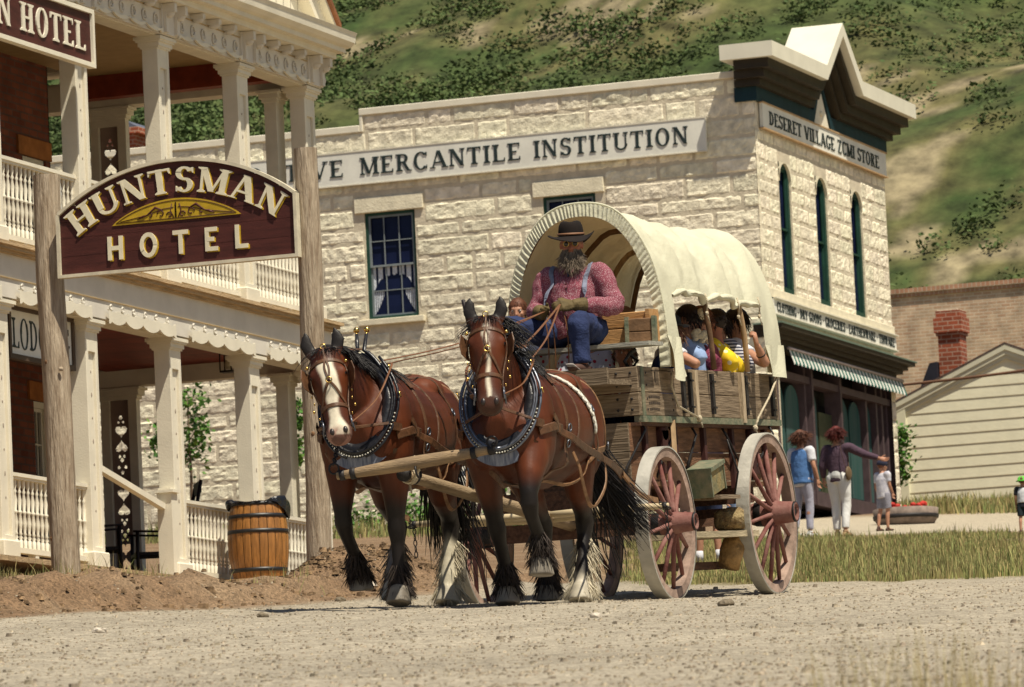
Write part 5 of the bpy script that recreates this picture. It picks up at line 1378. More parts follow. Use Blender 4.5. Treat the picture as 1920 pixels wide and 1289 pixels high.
def make_horse(loc,rz,label,poll,headrot,legs,blaze,socks,neckc,tilt,seed,pinknose):
    T=thing('draft_horse',loc,label,'horse',None,rz); T.rotation_euler=(R_(3.2),0,rz)
    rg=random.Random(seed); mb=MB()
    tr=[(-.91,1.12,.08,.11),(-.85,1.13,.15,.20),(-.76,1.15,.215,.28),(-.62,1.18,.275,.365),(-.45,1.20,.315,.41),(-.2,1.17,.345,.40),(.05,1.15,.37,.40),(.28,1.165,.375,.385),(.46,1.205,.355,.375),(.62,1.235,.335,.365),(.76,1.23,.29,.33),(.88,1.19,.20,.25),(.95,1.16,.09,.13)]
    mb.tube([(0,y,z) for y,z,a,b in tr],[(a,b) for y,z,a,b in tr],28,up=(0,0,1))
    for s in (-1,1):
        mb.ell((s*.13,-.76,1.10),(.13,.14,.21),n=16)            # breast
        mb.ell((s*.20,-.62,1.16),(.13,.20,.34),n=16)            # shoulder
        mb.ell((s*.19,.62,1.16),(.185,.27,.36),n=18)            # quarters
        mb.ell((s*.15,.42,1.47),(.13,.22,.10),n=14)
        mb.ell((s*.14,.74,1.38),(.14,.18,.18),n=14)
    mb.ell((0,-.48,1.52),(.085,.26,.11),n=14)                   # withers
    poll=Vector(poll); nb=Vector((0,-.55,1.30)); 
    NP=catmull([nb,Vector(neckc).lerp(nb,.45)*1.0,Vector(neckc),poll+Vector((0,.10,-.05)).lerp(Vector((0,0,0)),.3)],5); k=len(NP)
    mb.tube(NP,[(.18+(.085-.18)*(i/(k-1))**.8,.31+(.13-.31)*(i/(k-1))**.75) for i in range(k)],24,up=(0,1,0))
    # head frame: d down the face, f out of the face, s sideways
    Hm=Matrix.Translation(poll)@headrot
    def hp(s,f,d): return Hm@Vector((s*1.12,-f,-d*.93))
    H0=[(-.05,-.015,.055,.06),(0,-.015,.088,.085),(.08,-.02,.098,.105),(.16,-.025,.112,.125),(.22,-.03,.110,.135),(.30,-.035,.095,.130),(.38,-.028,.078,.105),(.47,-.012,.066,.080),(.55,.0,.064,.070),(.61,.006,.070,.070),(.66,.004,.066,.062),(.70,-.008,.045,.045),(.715,-.012,.02,.02)]
    H=[(d,f,a*(1.12 if d<.4 else 1.28),b*(1.0 if d<.4 else 1.12)) for d,f,a,b in H0]
    pts=[hp(0,f+ .0,d) for d,f,a,b in H]; 
    mb.tube(pts,[(a,b) for d,f,a,b in H],24,up=(Hm.to_3x3()@Vector((0,-1,0))))
    for s in (-1,1):
        mb.ell(hp(s*.085,.025,.165),(.034,.035,.045),rot=Hm.to_3x3(),n=12)       # brow
        mb.ell(hp(s*.075,-.085,.24),(.035,.085,.095),rot=Hm.to_3x3(),n=12)       # jowl
        mb.ell(hp(s*.042,.050,.625),(.032,.030,.040),rot=Hm.to_3x3(),n=12)       # nostril rims
        mb.ell(hp(s*.055,-.005,.45),(.016,.03,.10),rot=Hm.to_3x3(),n=10)
        e0=hp(s*.062,-.02,.02); e1=hp(s*.098,.0,-.105); e2=hp(s*.088,.012,-.205)
        mb.tube([e0,e0.lerp(e1,.5),e1,e1.lerp(e2,.55),e2],[(.028,.022),(.046,.018),(.050,.015),(.036,.011),(.005,.004)],12,up=(Hm.to_3x3()@Vector((0,-1,0))))
    mb.ell(hp(0,.02,.685),(.040,.022,.028),rot=Hm.to_3x3(),n=12); mb.ell(hp(0,-.045,.66),(.036,.034,.042),rot=Hm.to_3x3(),n=12)
    # legs
    for nm,P,hoofd in legs:
        fore=nm[0]=='f'
        rr=([(.13,.17),(.115,.14),(.085,.105),(.060,.066),(.064,.062),(.046,.050),(.043,.052),(.057,.060),(.050,.050),(.060,.060)] if fore else
            [(.16,.24),(.13,.19),(.095,.125),(.062,.072),(.066,.082),(.050,.062),(.046,.054),(.060,.064),(.052,.052),(.062,.062)])
        mb.tube(P,rr,16,up=(0,1,0) )
        a=Vector(P[-1]); d=Vector(hoofd).normalized(); mb.tube([a-d*.02,a+d*.03,a+d*.095],[.064,.074,.092],16,up=(0,1,0))
        if not fore: q=Vector(P[4]); mb.tube([q+Vector((0,.03,-.02)),q+Vector((0,.075,.04))],[.035,.022],8)
    me=fuse(mb,.0115,7)
    black=Vector((.012,.009,.008)); white=Vector((.60,.54,.42)); pink=Vector((.34,.18,.14))
    inv=Hm.inverted()
    LP=[(nm,[Vector(p) for p in P]) for nm,P,h in legs]
    def col(p,n):
        nz=noise.noise(p*3.1); n2=noise.noise(p*11)
        c=Vector((.105,.027,.009)).lerp(Vector((.048,.012,.005)),max(0,min(1,.45+nz*.9)))
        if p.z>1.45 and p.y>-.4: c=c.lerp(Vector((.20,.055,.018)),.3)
        if p.z<.98:
            b=(LP[0][0],1e9,None)
            for nm,P in LP:
                for i in range(2,len(P)):
                    d=(P[i]-p).length
                    if d<b[1]: b=(nm,d,i)
            if b[1]<.20:
                kz=LP[[l[0] for l in LP].index(b[0])][1][4].z
                top=kz+.16+.05*nz if b[0][0]=='f' else kz+.10+.05*nz
                t=smooth(top+.10,top-.06,p.z); c=c.lerp(black,t)
                sk=socks.get(b[0])
                if sk: c=c.lerp(Vector(sk[1]),smooth(sk[0]+.05,sk[0]-.04,p.z+.03*n2+.02*math.sin(p.x*60)))
                P=LP[[l[0] for l in LP].index(b[0])][1]; hz_=(P[-1]-p)
                if b[2]==len(P)-1 and (p-P[-2]).length>(P[-1]-P[-2]).length+.015: c=Vector((.30,.27,.22)).lerp(Vector((.10,.08,.06)),.5-.4*n2) if not sk else Vector((.40,.36,.28))
        q=inv@p; s,f,d=q.x/1.12,-q.y,-q.z/.93
        if -.22<d<.76 and abs(s)<.16 and abs(f)<.2:
            if d<-.03: c=c.lerp(black,smooth(-.01,-.05,d))
            if d>.50: c=c.lerp(Vector((.045,.026,.018)) if seed==1 else Vector((.03,.016,.013)),smooth(.50,.62,d)*(.85 if s*f<9 and f<.03 else .5))
            if d<.66 and f>-.2: 
                w=blaze(d)
                if w>0 and f>0: c=c.lerp(white,smooth(w+.012,w-.008,abs(s+.006*math.sin(d*17)+n2*.01)))
            if pinknose and d>.58 and f>-.02: c=c.lerp(pink,smooth(.58,.64,d)*(.85 if n2>-.15 else .3))
        return c
    paint(me,col); me.materials.append(HIDE)
    body=obj('body',me,None,T); bv=bvh_of(me)
    # eyes, nostrils
    for s in (-1,1):
        e=MB(); e.ell(hp(s*.098,.030,.180),(.017,.017,.017),n=12); obj('eye',e,M('horse_eye',(.008,.004,.003),.08) if 'EYEM' not in globals() else EYEM,T)
        e=MB(); loc,no,_,_=bv.find_nearest(hp(s*.040,.085,.635)); R3=Hm.to_3x3(); e.ell(loc-no*.006,(.018,.014,.026),rot=R3,n=10); obj('nostril',e,LEAD,T)
    # mane, forelock, tail, feathers
    mn=MB(); NPv=NP
    for k in range(420):
        t=rg.uniform(.12,1.0); q=NPv[min(len(NPv)-1,int(t*(len(NPv)-1)))]; 
        crest=q+Vector((rg.gauss(0,.014),.30*(1-t)+.11+rg.gauss(0,.01)-.0,.10*(1-t)+.09))
        loc,no,_,_=bv.find_nearest(crest+Vector((0,.0,.15))); sd=1 if rg.random()<.8 else -1
        hair(mn,loc-no*.005,Vector((sd*.8,rg.uniform(-.2,.3),.15)),rg.uniform(.14,.34),.0045,rg,6,1.3,.3)
    for k in range(120):
        r0=hp(rg.gauss(0,.025),-.01+rg.gauss(0,.01),-.03); hair(mn,r0,(Hm.to_3x3()@Vector((rg.gauss(0,.6),-.8,.2))),rg.uniform(.08,.15),.0035,rg,5,1.2,.3)
    obj('mane',mn,MANE,T)
    tl=MB(); root=Vector((0,.90,1.40))
    for k in range(520):
        sw=rg.gauss(0,1); L=rg.uniform(.7,1.25)
        pts=[root+Vector((rg.gauss(0,.02),rg.gauss(0,.015),rg.gauss(0,.03)))]
        a=Vector((.06+sw*.03,.42,-.15)).normalized(); side_=.95 if seed==1 else .05
        n=7; p=pts[0]; d=a
        for q in range(n):
            d=(d+Vector((side_*.16+sw*.02,.10*(q>2)+(.02 if q>3 else -.12),-.42 if q<4 else -.10))+Vector((rg.gauss(0,.07),rg.gauss(0,.06),0))).normalized(); p=p+d*(L/n); 
            if p.z<.12: break
            pts.append(p)
        tl.tube(pts,[.007*(1-.8*(i/(len(pts)-1))**2) for i in range(len(pts))],4,cap=False)
    for k in range(14):
        p=Vector((.1+rg.gauss(0,.08),1.2+rg.gauss(0,.1),.9)); pts=[p]
        for q in range(8): p=p+Vector((.01+.02*math.sin(q*1.3+k),rg.uniform(-.01,.04),-.095)); pts.append(p)
        tl.tube(pts,[.010*(1-.8*i/8) for i in range(9)],4,cap=False)
    obj('tail',tl,MANE,T)
    for nm,P,h in legs:
        fm=MB(); mt=FEAB
        sk=socks.get(nm)
        if sk: mt=FEAW if sk[1][0]>.3 else FEAG
        a=Vector(P[5] if sk else P[6]); b=Vector(P[8]); 
        nh=620 if sk else 430
        for k in range(nh):
            t=rg.uniform(0,1); q=a.lerp(b,t) if rg.random()<.5 else b+Vector((0,0,.02)); an=rg.uniform(0,2*PI); dr=Vector((math.cos(an),math.sin(an)*1.0+.15,0))
            o_=q+dr*.043; hair(fm,o_,dr*.62+Vector((0,.1,-.75)),rg.uniform(.08,.17)*(1.15 if sk else .95),.0042,rg,4,.9,.45)
        obj('feather',fm,mt,T)
    # ---------------- harness
    hb=MB()   # bridle straps
    SP=lambda L: [hp(*q) for q in L]
    strap(hb,bv,SP([(-.118,-.03,.10),(-.10,.06,.085),(0,.10,.075),(.10,.06,.085),(.118,-.03,.10)]),.028)
    strap(hb,bv,SP([(-.10,-.03,.43),(-.06,.07,.43),(0,.10,.43),(.06,.07,.43),(.10,-.03,.43)]),.030)
    for s in (-1,1):
        strap(hb,bv,SP([(s*.11,-.03,.09),(s*.14,-.035,.22),(s*.11,-.03,.34),(s*.09,-.02,.52)]),.024,off=.006)
        strap(hb,bv,SP([(s*.095,.03,.42),(s*.05,.10,.33),(0,.115,.25)]),.018)
        strap(hb,bv,SP([(0,.11,.25),(s*.015,.11,.14),(0,.09,.05),(0,.05,-.03)]),.014)
        strap(hb,bv,SP([(s*.11,-.06,.08),(s*.11,-.13,.22),(s*.05,-.17,.36),(0,-.18,.38)]),.02)
    br=obj('bridle',hb,LEA,T)
    bl=MB()
    for s in (-1,1):
        P=[hp(s*.112,-.055,.11),hp(s*.150,.055,.105),hp(s*.160,.075,.18),hp(s*.150,.055,.255),hp(s*.112,-.055,.265)]
        c=hp(s*.13,.0,.185); n_=Vector(Hm.to_3x3()@Vector((s,0,0))); bl.prism(P,n_*.006)
    obj('blinker',bl,LEA,br)
    rb=MB(); ringm(rb,hp(0,.123,.25),.020,.0045,Hm.to_3x3()@Vector((0,-1,0))); ringm(rb,hp(0,.055,-.045),.018,.004,Hm.to_3x3()@Vector((0,-1,0)))
    for s in (-1,1):
        rb.ell(hp(s*.118,.02,.085),(.014,.014,.014),n=8); rb.ell(hp(s*.125,-.01,.42),(.010,.010,.012),n=8)
        for z in (.3,.36,.48): rb.ell(hp(s*(.122-(z-.3)*.13),-.015,z),(.006,.008,.010),n=6)
    obj('brass_fitting',rb,BRASS,br)
    rb=MB()
    for s in (-1,1): ringm(rb,hp(s*.085,.0,.555),.032,.006,Hm.to_3x3()@Vector((1,0,0))); rb.tube([hp(s*.085,.0,.50),hp(s*.095,-.02,.62)],.006,6)
    obj('bit',rb,STEEL,br)
    # collar: slanted egg ring round the neck root
    cc=Vector((0,-.745,1.33)); ax=Vector((0,-.93,.37)).normalized(); ux=Vector((1,0,0)); uz=ax.cross(ux)*-1
    if uz.z<0: uz=-uz
    def cp(a,w=0,fwd=0): 
        q=math.sin(a); W=(.206+w)*(1-.42*max(0,q)**1.6); return cc+ux*(math.cos(a)*W)+uz*(q*(.345+w)+.02)+ax*fwd
    cb_=MB(); cb_.tube([cp(2*PI*k/40) for k in range(41)],[(.055-.022*max(0,math.sin(2*PI*k/40)),.066-.02*max(0,math.sin(2*PI*k/40))) for k in range(41)],12,cap=False,up=ax); co=obj('collar',cb_,COLLB,T)
    pd=MB(); pd.tube([cp(2*PI*k/40,-.005,-.055) for k in range(41)],[(.05,.04)]*41,10,cap=False,up=ax)
    for a0 in (-70,):
        def padf(i,j): 
            a=R_(-125+ (70)*i) ; return cp(a,.055+.07*j,.01-.04*j)
        pd.grid(padf,20,3)
    obj('collar_pad',pd,TICK,co)
    hm=MB()
    for s in (-1,1):
        A=[PI/2-s*(.16)-s*k*(1.08*PI-.30)/18 for k in range(19)]
        hm.tube([cp(PI/2-s*.16,.16,.06)]+[cp(a,.035,.055) for a in A],[.012]+[.015]*19,8)
        hm.tube([cp(a,.075,.045) for a in A[3:-2]],.010,6); hm.tube([cp(a,.055,.075) for a in A[4:-3]],.007,6)
    obj('hames',hm,STEEL if seed==1 else COLLB,co)
    hm=MB(); 
    for s in ((-1,1) if seed==2 else (1,)):
        hm.ell(cp(PI/2-s*.16,.19,.06),(.022,.022,.022),n=12); hm.tube([cp(PI/2-s*.16,.13,.06),cp(PI/2-s*.16,.18,.06)],.008,8)
    for s in (-1,1):
        ringm(hm,cp(PI/2-s*1.0,.09,.06),.024,.005,(1,.2,.3)); ringm(hm,cp(PI/2-s*1.5,.09,.06),.02,.005,(1,.2,.3))
    obj('hame_knob',hm,BRASS,co)
    tm=MB()
    for k in range(38):
        a=R_(-165+150*k/37); tm.ell(cp(a,.062,.052),(.007,.007,.006),n=6)
    obj('white_spot_trim',tm,WTRIM,co)
    # body straps
    sb_=MB(); td=MB()
    side_pts=lambda s,L:[Vector((s*x,y,z)) for x,y,z in L]
    for s in (-1,1):
        strap(sb_,bv,side_pts(s,[(.0,-.30,1.62),(.22,-.30,1.5),(.36,-.30,1.2),(.33,-.32,.92),(.15,-.33,.78),(0,-.33,.76)]),.045,n=8)
        strap(sb_,bv,side_pts(s,[(.24,-.66,1.22),(.36,-.45,1.12),(.40,-.1,1.02),(.42,.3,.96),(.42,.7,.90),(.40,1.0,.84)]),.050,off=.014,n=8)   # trace
        strap(sb_,bv,side_pts(s,[(.0,.30,1.60),(.25,.34,1.52),(.38,.42,1.25),(.40,.46,.98)]),.030,n=8)
        strap(td,bv,side_pts(s,[(.0,.60,1.62),(.22,.62,1.52),(.345,.68,1.28),(.37,.74,1.02)]),.030,n=8)
        strap(td,bv,side_pts(s,[(.37,.30,1.00),(.375,.6,1.02),(.32,.86,1.06),(.18,.97,1.10),(0,1.0,1.11)]),.045,n=8)   # breeching
        strap(td,bv,side_pts(s,[(.37,.46,1.0),(.30,.05,.80),(.14,-.28,.76)]),.035,n=8)
        strap(sb_,bv,side_pts(s,[(.18,-.78,1.05),(.10,-.6,.80),(.03,-.35,.755)]),.04,n=6)
        strap(sb_,bv,side_pts(s,[(.10,-.62,1.60),(.06,-.3,1.58),(.03,.1,1.56),(.02,.6,1.61),(.0,.85,1.5)]),.026,n=8)
        # loose quarter strap loop hanging low on the flank
    for s in (1,):
        strap(td,bv,side_pts(s,[(.40,.46,.98),(.42,.40,.80),(.40,.28,.68),(.37,.15,.62),(.36,.02,.70),(.36,-.18,.98)]),.028,off=.02,n=8)
    strap(sb_,bv,[hp(0,-.08,.0),Vector(poll)*.6+Vector((0,-.30,.70)),cp(PI/2,.05,.03)],.022,off=.02,push=False)
    for s in (-1,1):
        strap(sb_,bv,[cp(PI/2-s*.9,.07,.05),Vector((s*.20,-.45,1.56)),Vector((s*.10,-.30,1.62))],.024,off=.01,n=5); strap(sb_,bv,side_pts(s,[(.24,-.80,1.12),(.33,-.62,1.16),(.36,-.42,1.14)]),.06,off=.012,n=6); strap(sb_,bv,side_pts(s,[(.36,-.10,1.03),(.36,-.02,1.3),(.2,.0,1.52),(0,.02,1.58)]),.026,n=7)
        strap(sb_,bv,[hp(s*.085,0,.555),hp(s*.10,-.22,.48),cp(-PI/2-s*1.1,.06,.07)],.022,push=False)
    hs2=obj('harness_strap',sb_,LEA,T); obj('breeching',td,TANL,T)
    bp_=MB()
    def padb(i,j):
        a=R_(35+110*i); loc=Vector((.33*math.cos(a),-.36+.15*j,1.18+.50*math.sin(a))); l,n_,_,_=bv.find_nearest(loc); return l+n_*(.012+.012*math.sin(PI*j))
    bp_.grid(padb,24,5); obj('back_pad',bp_,LEA,T)
    bt=MB()
    for s in (-1,1):
        for q in ((.37,-.30,1.15),(.39,-.3,1.03),(.36,.34,1.3),(.38,.72,1.05),(.41,.45,.97)):
            l,n_,_,_=bv.find_nearest(Vector((s*q[0],q[1],q[2]))); ringm(bt,l+n_*.022,.026,.006,n_)
    obj('buckle_ring',bt,STEEL,T)
    if seed==1:    # chain of pale rings over the croup
        rc=MB(); Q=catmull([(.02,.12,1.60),(.20,.18,1.54),(.33,.26,1.36),(.385,.36,1.16)],10)
        for k,q in enumerate(Q[::2]):
            l,n_,_,_=bv.find_nearest(q); ringm(rc,l+n_*.014,.027,.010,n_,10); 
            if k: rc.tube([prev,l+n_*.014],.010,6)
            prev=l+n_*.014
        obj('ring_housing',rc,WTRIM,hs2)
    bm_=MB()
    Q=[cp(PI/2-1*a,.085,.05) for a in (.7,1.0,1.3)]
    for s in (-1,1):
        bm_.obox(cp(PI/2-s*2.05,.085,.05),Vector((s*.33,-.52,1.14)),.055,.020,side=(1,0,0)); 
    obj('hame_tug',bm_,LEA,hs2)
    return T,hp,cp
EYEM=M('dark_wet_eye',(.008,.004,.003),.08,.1,3,spec=.6)
def ztrack(P): return P
# leg paths: shoulder/hip ... coronet, in the horse's own frame (faces -y)
R_legs=[('f-',[(-.17,-.66,1.06),(-.175,-.60,.90),(-.17,-.54,.72),(-.165,-.47,.56),(-.16,-.44,.49),(-.16,-.39,.40),(-.155,-.31,.27),(-.155,-.25,.165),(-.155,-.26,.11),(-.155,-.27,.075)],(0,-.25,-1)),
 ('f+',[(.17,-.68,1.06),(.18,-.76,.92),(.185,-.84,.82),(.185,-.90,.70),(.185,-.90,.64),(.185,-.85,.55),(.19,-.74,.45),(.19,-.65,.37),(.19,-.66,.30),(.19,-.68,.25)],(0,-.12,-1)),
 ('h-',[(-.20,.62,1.12),(-.205,.56,.92),(-.19,.70,.74),(-.18,.90,.60),(-.18,.98,.53),(-.18,1.0,.43),(-.18,1.0,.30),(-.18,1.0,.19),(-.18,.99,.13),(-.18,.99,.10)],(0,-.05,-1)),
 ('h+',[(.20,.60,1.12),(.21,.44,.92),(.20,.52,.74),(.185,.66,.60),(.18,.71,.53),(.175,.69,.43),(.17,.62,.29),(.17,.57,.17),(.17,.54,.11),(.17,.52,.075)],(0,-.3,-1))]
L_legs=[('f-',[(-.17,-.66,1.06),(-.18,-.66,.92),(-.18,-.68,.76),(-.18,-.70,.62),(-.18,-.69,.55),(-.18,-.62,.46),(-.175,-.50,.36),(-.17,-.40,.29),(-.17,-.38,.23),(-.17,-.37,.19)],(0,.05,-1)),
 ('f+',[(.17,-.66,1.06),(.175,-.64,.90),(.175,-.62,.72),(.17,-.62,.56),(.17,-.62,.49),(.17,-.61,.39),(.17,-.61,.27),(.17,-.60,.165),(.17,-.63,.11),(.17,-.65,.075)],(0,-.3,-1)),
 ('h-',[(-.20,.62,1.12),(-.21,.48,.92),(-.20,.55,.74),(-.19,.72,.60),(-.19,.77,.54),(-.19,.74,.44),(-.19,.66,.32),(-.19,.60,.22),(-.19,.57,.16),(-.19,.55,.125)],(0,-.2,-1)),
 ('h+',[(.20,.62,1.12),(.21,.48,.92),(.20,.58,.74),(.185,.76,.60),(.18,.81,.53),(.18,.79,.43),(.175,.74,.29),(.17,.70,.17),(.17,.67,.11),(.17,.66,.075)],(0,-.3,-1))]
def eul(x,y,z): 
    from mathutils import Euler
    return Euler((R_(x),R_(y),R_(z))).to_matrix().to_4x4()
HR,hpR,cpR=make_horse((-13.46,37.65,2.665),R_(6),'bay draft horse with a narrow white face stripe walking nearest the camera',(.02,-1.14,1.85),eul(-19,0,13),R_legs,
    lambda d: .009+.010*smooth(.16,.12,d)*smooth(.03,.08,d) if .03<d<.60 else 0,{'h+':(.16,(.50,.45,.36))},(.0,-.86,1.62),0,1,False)
HL,hpL,cpL=make_horse((-14.50,37.70,2.72),R_(6),'bay draft horse with broad white blaze and lowered head, left of the team',(-.11,-1.18,1.675),eul(-20,-8,14),L_legs,
    lambda d: .045-.018*smooth(.3,.45,d)+.022*smooth(.5,.6,d) if .07<d<.72 else 0,{'h+':(.42,(.50,.45,.34)),'h-':(.36,(.15,.13,.115))},(-.09,-.90,1.55),1,2,True)
# pole gear in front: neck yoke, tongue, singletrees, chains
def W(T,p): 
    from mathutils import Euler
    return Matrix.Translation(T.location)@T.rotation_euler.to_matrix().to_4x4()@Vector(p)
def ray_at(px,py,Y): d=rt_p(px,py); return d*(Y/d.y)
GEAR=thing('pole_gear',ray_at(780,890,36.75),'wooden neck yoke hanging across the chests of both horses','neck yoke')
a=ray_at(632,893,36.35); b=ray_at(925,843,36.45); m_=a.lerp(b,.5)
mb=MB(); n=14; mb.tube([a.lerp(b,k/n) for k in range(n+1)],[.026+.020*math.sin(PI*k/n) for k in range(n+1)],12); mb.s=[True]*len(mb.s); obj('bar',mb,YOKE,GEAR,True)
mb=MB(); d=(b-a).normalized()
for q in (.02,.09,.86,.97): mb.tube([a+d*((b-a).length*q),a+d*((b-a).length*q+.035)],.041 if .05<q<.9 else .036,12)
ringm(mb,a+Vector((-.02,0,.05)),.035,.007,(0,1,0)); chain(mb,a+Vector((-.02,0,.08)),W(HL,(-.10,-.98,1.10)),.018)
chain(mb,b+Vector((.0,0,.04)),W(HR,(-.02,-.98,1.02)),.02); ringm(mb,b+Vector((0,-.02,.05)),.035,.008,(0,1,0)); ringm(mb,m_+Vector((.02,0,-.06)),.045,.008,(1,0,.2))
obj('iron_fitting',mb,IRON,GEAR,True)
TG=thing('wagon_tongue',ray_at(760,892,36.6),'long wooden wagon tongue running back between the two horses','wagon tongue')
a=ray_at(757,890,36.5); b=wl(0,.05,.60)
mb=MB(); mb.tube([a.lerp(b,k/10) for k in range(11)],[.040+.012*k/10 for k in range(11)],12); obj('pole',mb,M('tongue_ash_wood',(.24,.17,.10),.8,.35,5,stretch=(6,.6,6),bump=.5,col2=(.36,.27,.17)),TG,True)
mb=MB(); d=(b-a).normalized(); mb.tube([a-d*.015,a+d*.03],.048,12); mb.tube([a+d*.20,a+d*.23],.050,12); obj('iron_cap',mb,IRON,TG,True)
mb=MB(); 
for k in range(6): ringm(mb,a+d*(.10+.012*k)+Vector((0,0,.0)),.050,.007,d)
mb.tube([a+d*.12,m_+Vector((0,0,.04)),m_+Vector((.02,.02,-.05)),a+d*.14+Vector((0,0,-.05))],.010,6)
mb.tube([a+d*.13+Vector((0,0,-.04)),a+d*.10+Vector((.03,-.03,-.12))],.007,5); obj('lashing',mb,ROPE,TG,True)
for i,(T,lab) in enumerate(((HR,'wooden singletree with chains behind the nearest horse'),(HL,'wooden singletree with chains behind the left horse'))):
    c=wl(.52 if i==0 else -.50,-.75,.68); S_=thing('singletree',c,lab,'singletree')
    mb=MB(); mb.tube([(-.48,0,0),(-.25,0,0),(0,0,0),(.25,0,0),(.48,0,0)],[.020,.028,.032,.028,.020],10); obj('bar',mb,M('pale_ash_wood',(.46,.37,.23),.7,.2,5,stretch=(.6,6,6)) if i==0 else PALEASH,S_)
    if i==0: PALEASH=bpy.data.materials['pale_ash_wood']
    mb=MB()
    for s in (-1,1):
        mb.tube([(s*.44,0,0),(s*.47,0,0)],.028,10); ringm(mb,(s*.48,-.02,-.02),.022,.006,(0,.3,1)); chain(mb,Vector((s*.48,-.03,-.02)),Vector((s*.44,-.14,.03)),.014); chain(mb,Vector((s*.46,0,-.03)),Vector((s*.46,.02,-.24)),.016)
    obj('trace_chain',mb,IRON,S_)
    # trace ends from the flank back to the singletree
    mb=MB()
    for s in (-1,1):
        e=c+Vector((s*.44,-.14,.03)); f_=W(T,(s*.41,.95,.86)); q=catmull([f_,f_.lerp(e,.5)+Vector((0,0,-.05)),e],8); ribbon(mb,q,[Vector((s,0,.1))]*len(q),.045,.012)
    obj('trace_end',mb,TANL,S_,True)
DT=thing('doubletree',wl(0,-.62,.66),'pale crossbar ahead of the front axle that carries both singletrees','doubletree')
mb=MB(); mb.tube([(-.68,0,0),(-.3,0,0),(0,0,0),(.3,0,0),(.68,0,0)],[.026,.036,.042,.036,.026],10); obj('bar',mb,PALEASH,DT); mb=MB(); mb.tube([(0,0,-.06),(0,0,.07)],.018,8); mb.tube([(-.04,0,0),(.04,0,0)],.047,10); obj('bolt',mb,IRON,DT)
# ================================================================ people
def patM(name,base,dot,kind,scale=60,th=.25,rough=.9):
    m=M(name,base,rough,.12,8); nt=m.node_tree;N=nt.nodes;K=nt.links; b=N['Principled BSDF']; src=b.inputs['Base Color'].links[0].from_socket
    tc=N.new('ShaderNodeTexCoord'); mx=N.new('ShaderNodeMix'); mx.data_type='RGBA'; K.new(src,mx.inputs[6]); mx.inputs[7].default_value=(*dot,1)
    if kind=='dots':
        v=N.new('ShaderNodeTexVoronoi'); v.inputs['Scale'].default_value=scale; v.inputs['Randomness'].default_value=.6; K.new(tc.outputs['Object'],v.inputs['Vector']); o=v.outputs['Distance']
        c=N.new('ShaderNodeMath'); c.operation='LESS_THAN'; c.inputs[1].default_value=th; K.new(o,c.inputs[0])
    elif kind=='fleck':
        v=N.new('ShaderNodeTexNoise'); v.inputs['Scale'].default_value=scale; v.inputs['Detail'].default_value=2; K.new(tc.outputs['Object'],v.inputs['Vector']); c=N.new('ShaderNodeMath'); c.operation='GREATER_THAN'; c.inputs[1].default_value=th; K.new(v.outputs[0],c.inputs[0])
    else:
        s=N.new('ShaderNodeSeparateXYZ'); K.new(tc.outputs['Object'],s.inputs[0]); a=N.new('ShaderNodeMath'); a.operation='MULTIPLY'; a.inputs[1].default_value=scale; K.new(s.outputs[2],a.inputs[0])
        f=N.new('ShaderNodeMath'); f.operation='FRACT'; K.new(a.outputs[0],f.inputs[0]); c=N.new('ShaderNodeMath'); c.operation='LESS_THAN'; c.inputs[1].default_value=th; K.new(f.outputs[0],c.inputs[0])
    K.new(c.outputs[0],mx.inputs[0]); K.new(mx.outputs[2],b.inputs['Base Color']); return m
SKIN=M('tanned_skin',(.42,.21,.13),.55,.08,8,spec=.35,bump=.1,bs=60)
SKIND=M('sunburnt_skin',(.34,.13,.075),.55,.12,8,spec=.35)
PINKS=patM('rose_print_shirt',(.20,.045,.068),(.38,.24,.26),'fleck',150,.57)
DENIM=M('blue_denim',(.011,.019,.062),.9,.22,9,bump=.4,bs=60,col2=(.026,.040,.11))
FELT=M('dark_brown_felt',(.009,.005,.004),.9,.3,10)
HAIRB=M('brown_curly_hair',(.095,.035,.018),.6,.4,12,iv=.4); HAIRR=M('auburn_curly_hair',(.085,.014,.010),.55,.4,12,iv=.4); HAIRD=M('dark_brown_hair',(.016,.009,.007),.5,.3,12,iv=.3); HAIRL=M('light_brown_hair',(.20,.11,.055),.6,.3,12,iv=.35)
BEARD=M('grey_brown_beard',(.19,.15,.11),.8,.3,10,iv=.5)
V=Vector
def hand(mb,w,d,u,curl=.5,s=1.,fat=1.,m=0):
    d=V(d).normalized(); u=V(u); u=(u-d*u.dot(d)).normalized(); n=d.cross(u).normalized(); w=V(w)
    mb.tube([w-d*.02*s,w+d*.02*s,w+d*.055*s,w+d*.088*s],[(.026*s*fat,.019*s*fat),(.034*s*fat,.018*s*fat),(.040*s*fat,.017*s*fat),(.036*s*fat,.014*s*fat)],10,m,up=n)
    for i,(o,L) in enumerate(((.028,.070),(.0095,.078),(-.0095,.073),(-.027,.058))):
        p=w+(d*.085+u*o)*s; a=0; pts=[p-d*.01*s,p]; 
        for q,f in enumerate((.45,.32,.23)):
            a+=curl*(.9+.1*i)*(1.0 if q else .8); dd=d*math.cos(a)+n*math.sin(a)+u*(o*1.2 if q==0 else 0); p=p+dd*(L*f*s); pts.append(p)
        mb.tube(pts,[.0085*s*fat*1.05,.0088*s*fat,.008*s*fat,.0072*s*fat,.0055*s*fat],8,m)
    p=w+(d*.03+u*.030)*s; t=(d*.6+u*.75+n*.25).normalized(); t2=(d*.85+u*.15+n*.5).normalized()
    mb.tube([p-t*.012*s,p,p+t*.034*s,p+t*.034*s+t2*.028*s],[.012*s*fat,.012*s*fat,.0095*s*fat,.007*s*fat],8,m)
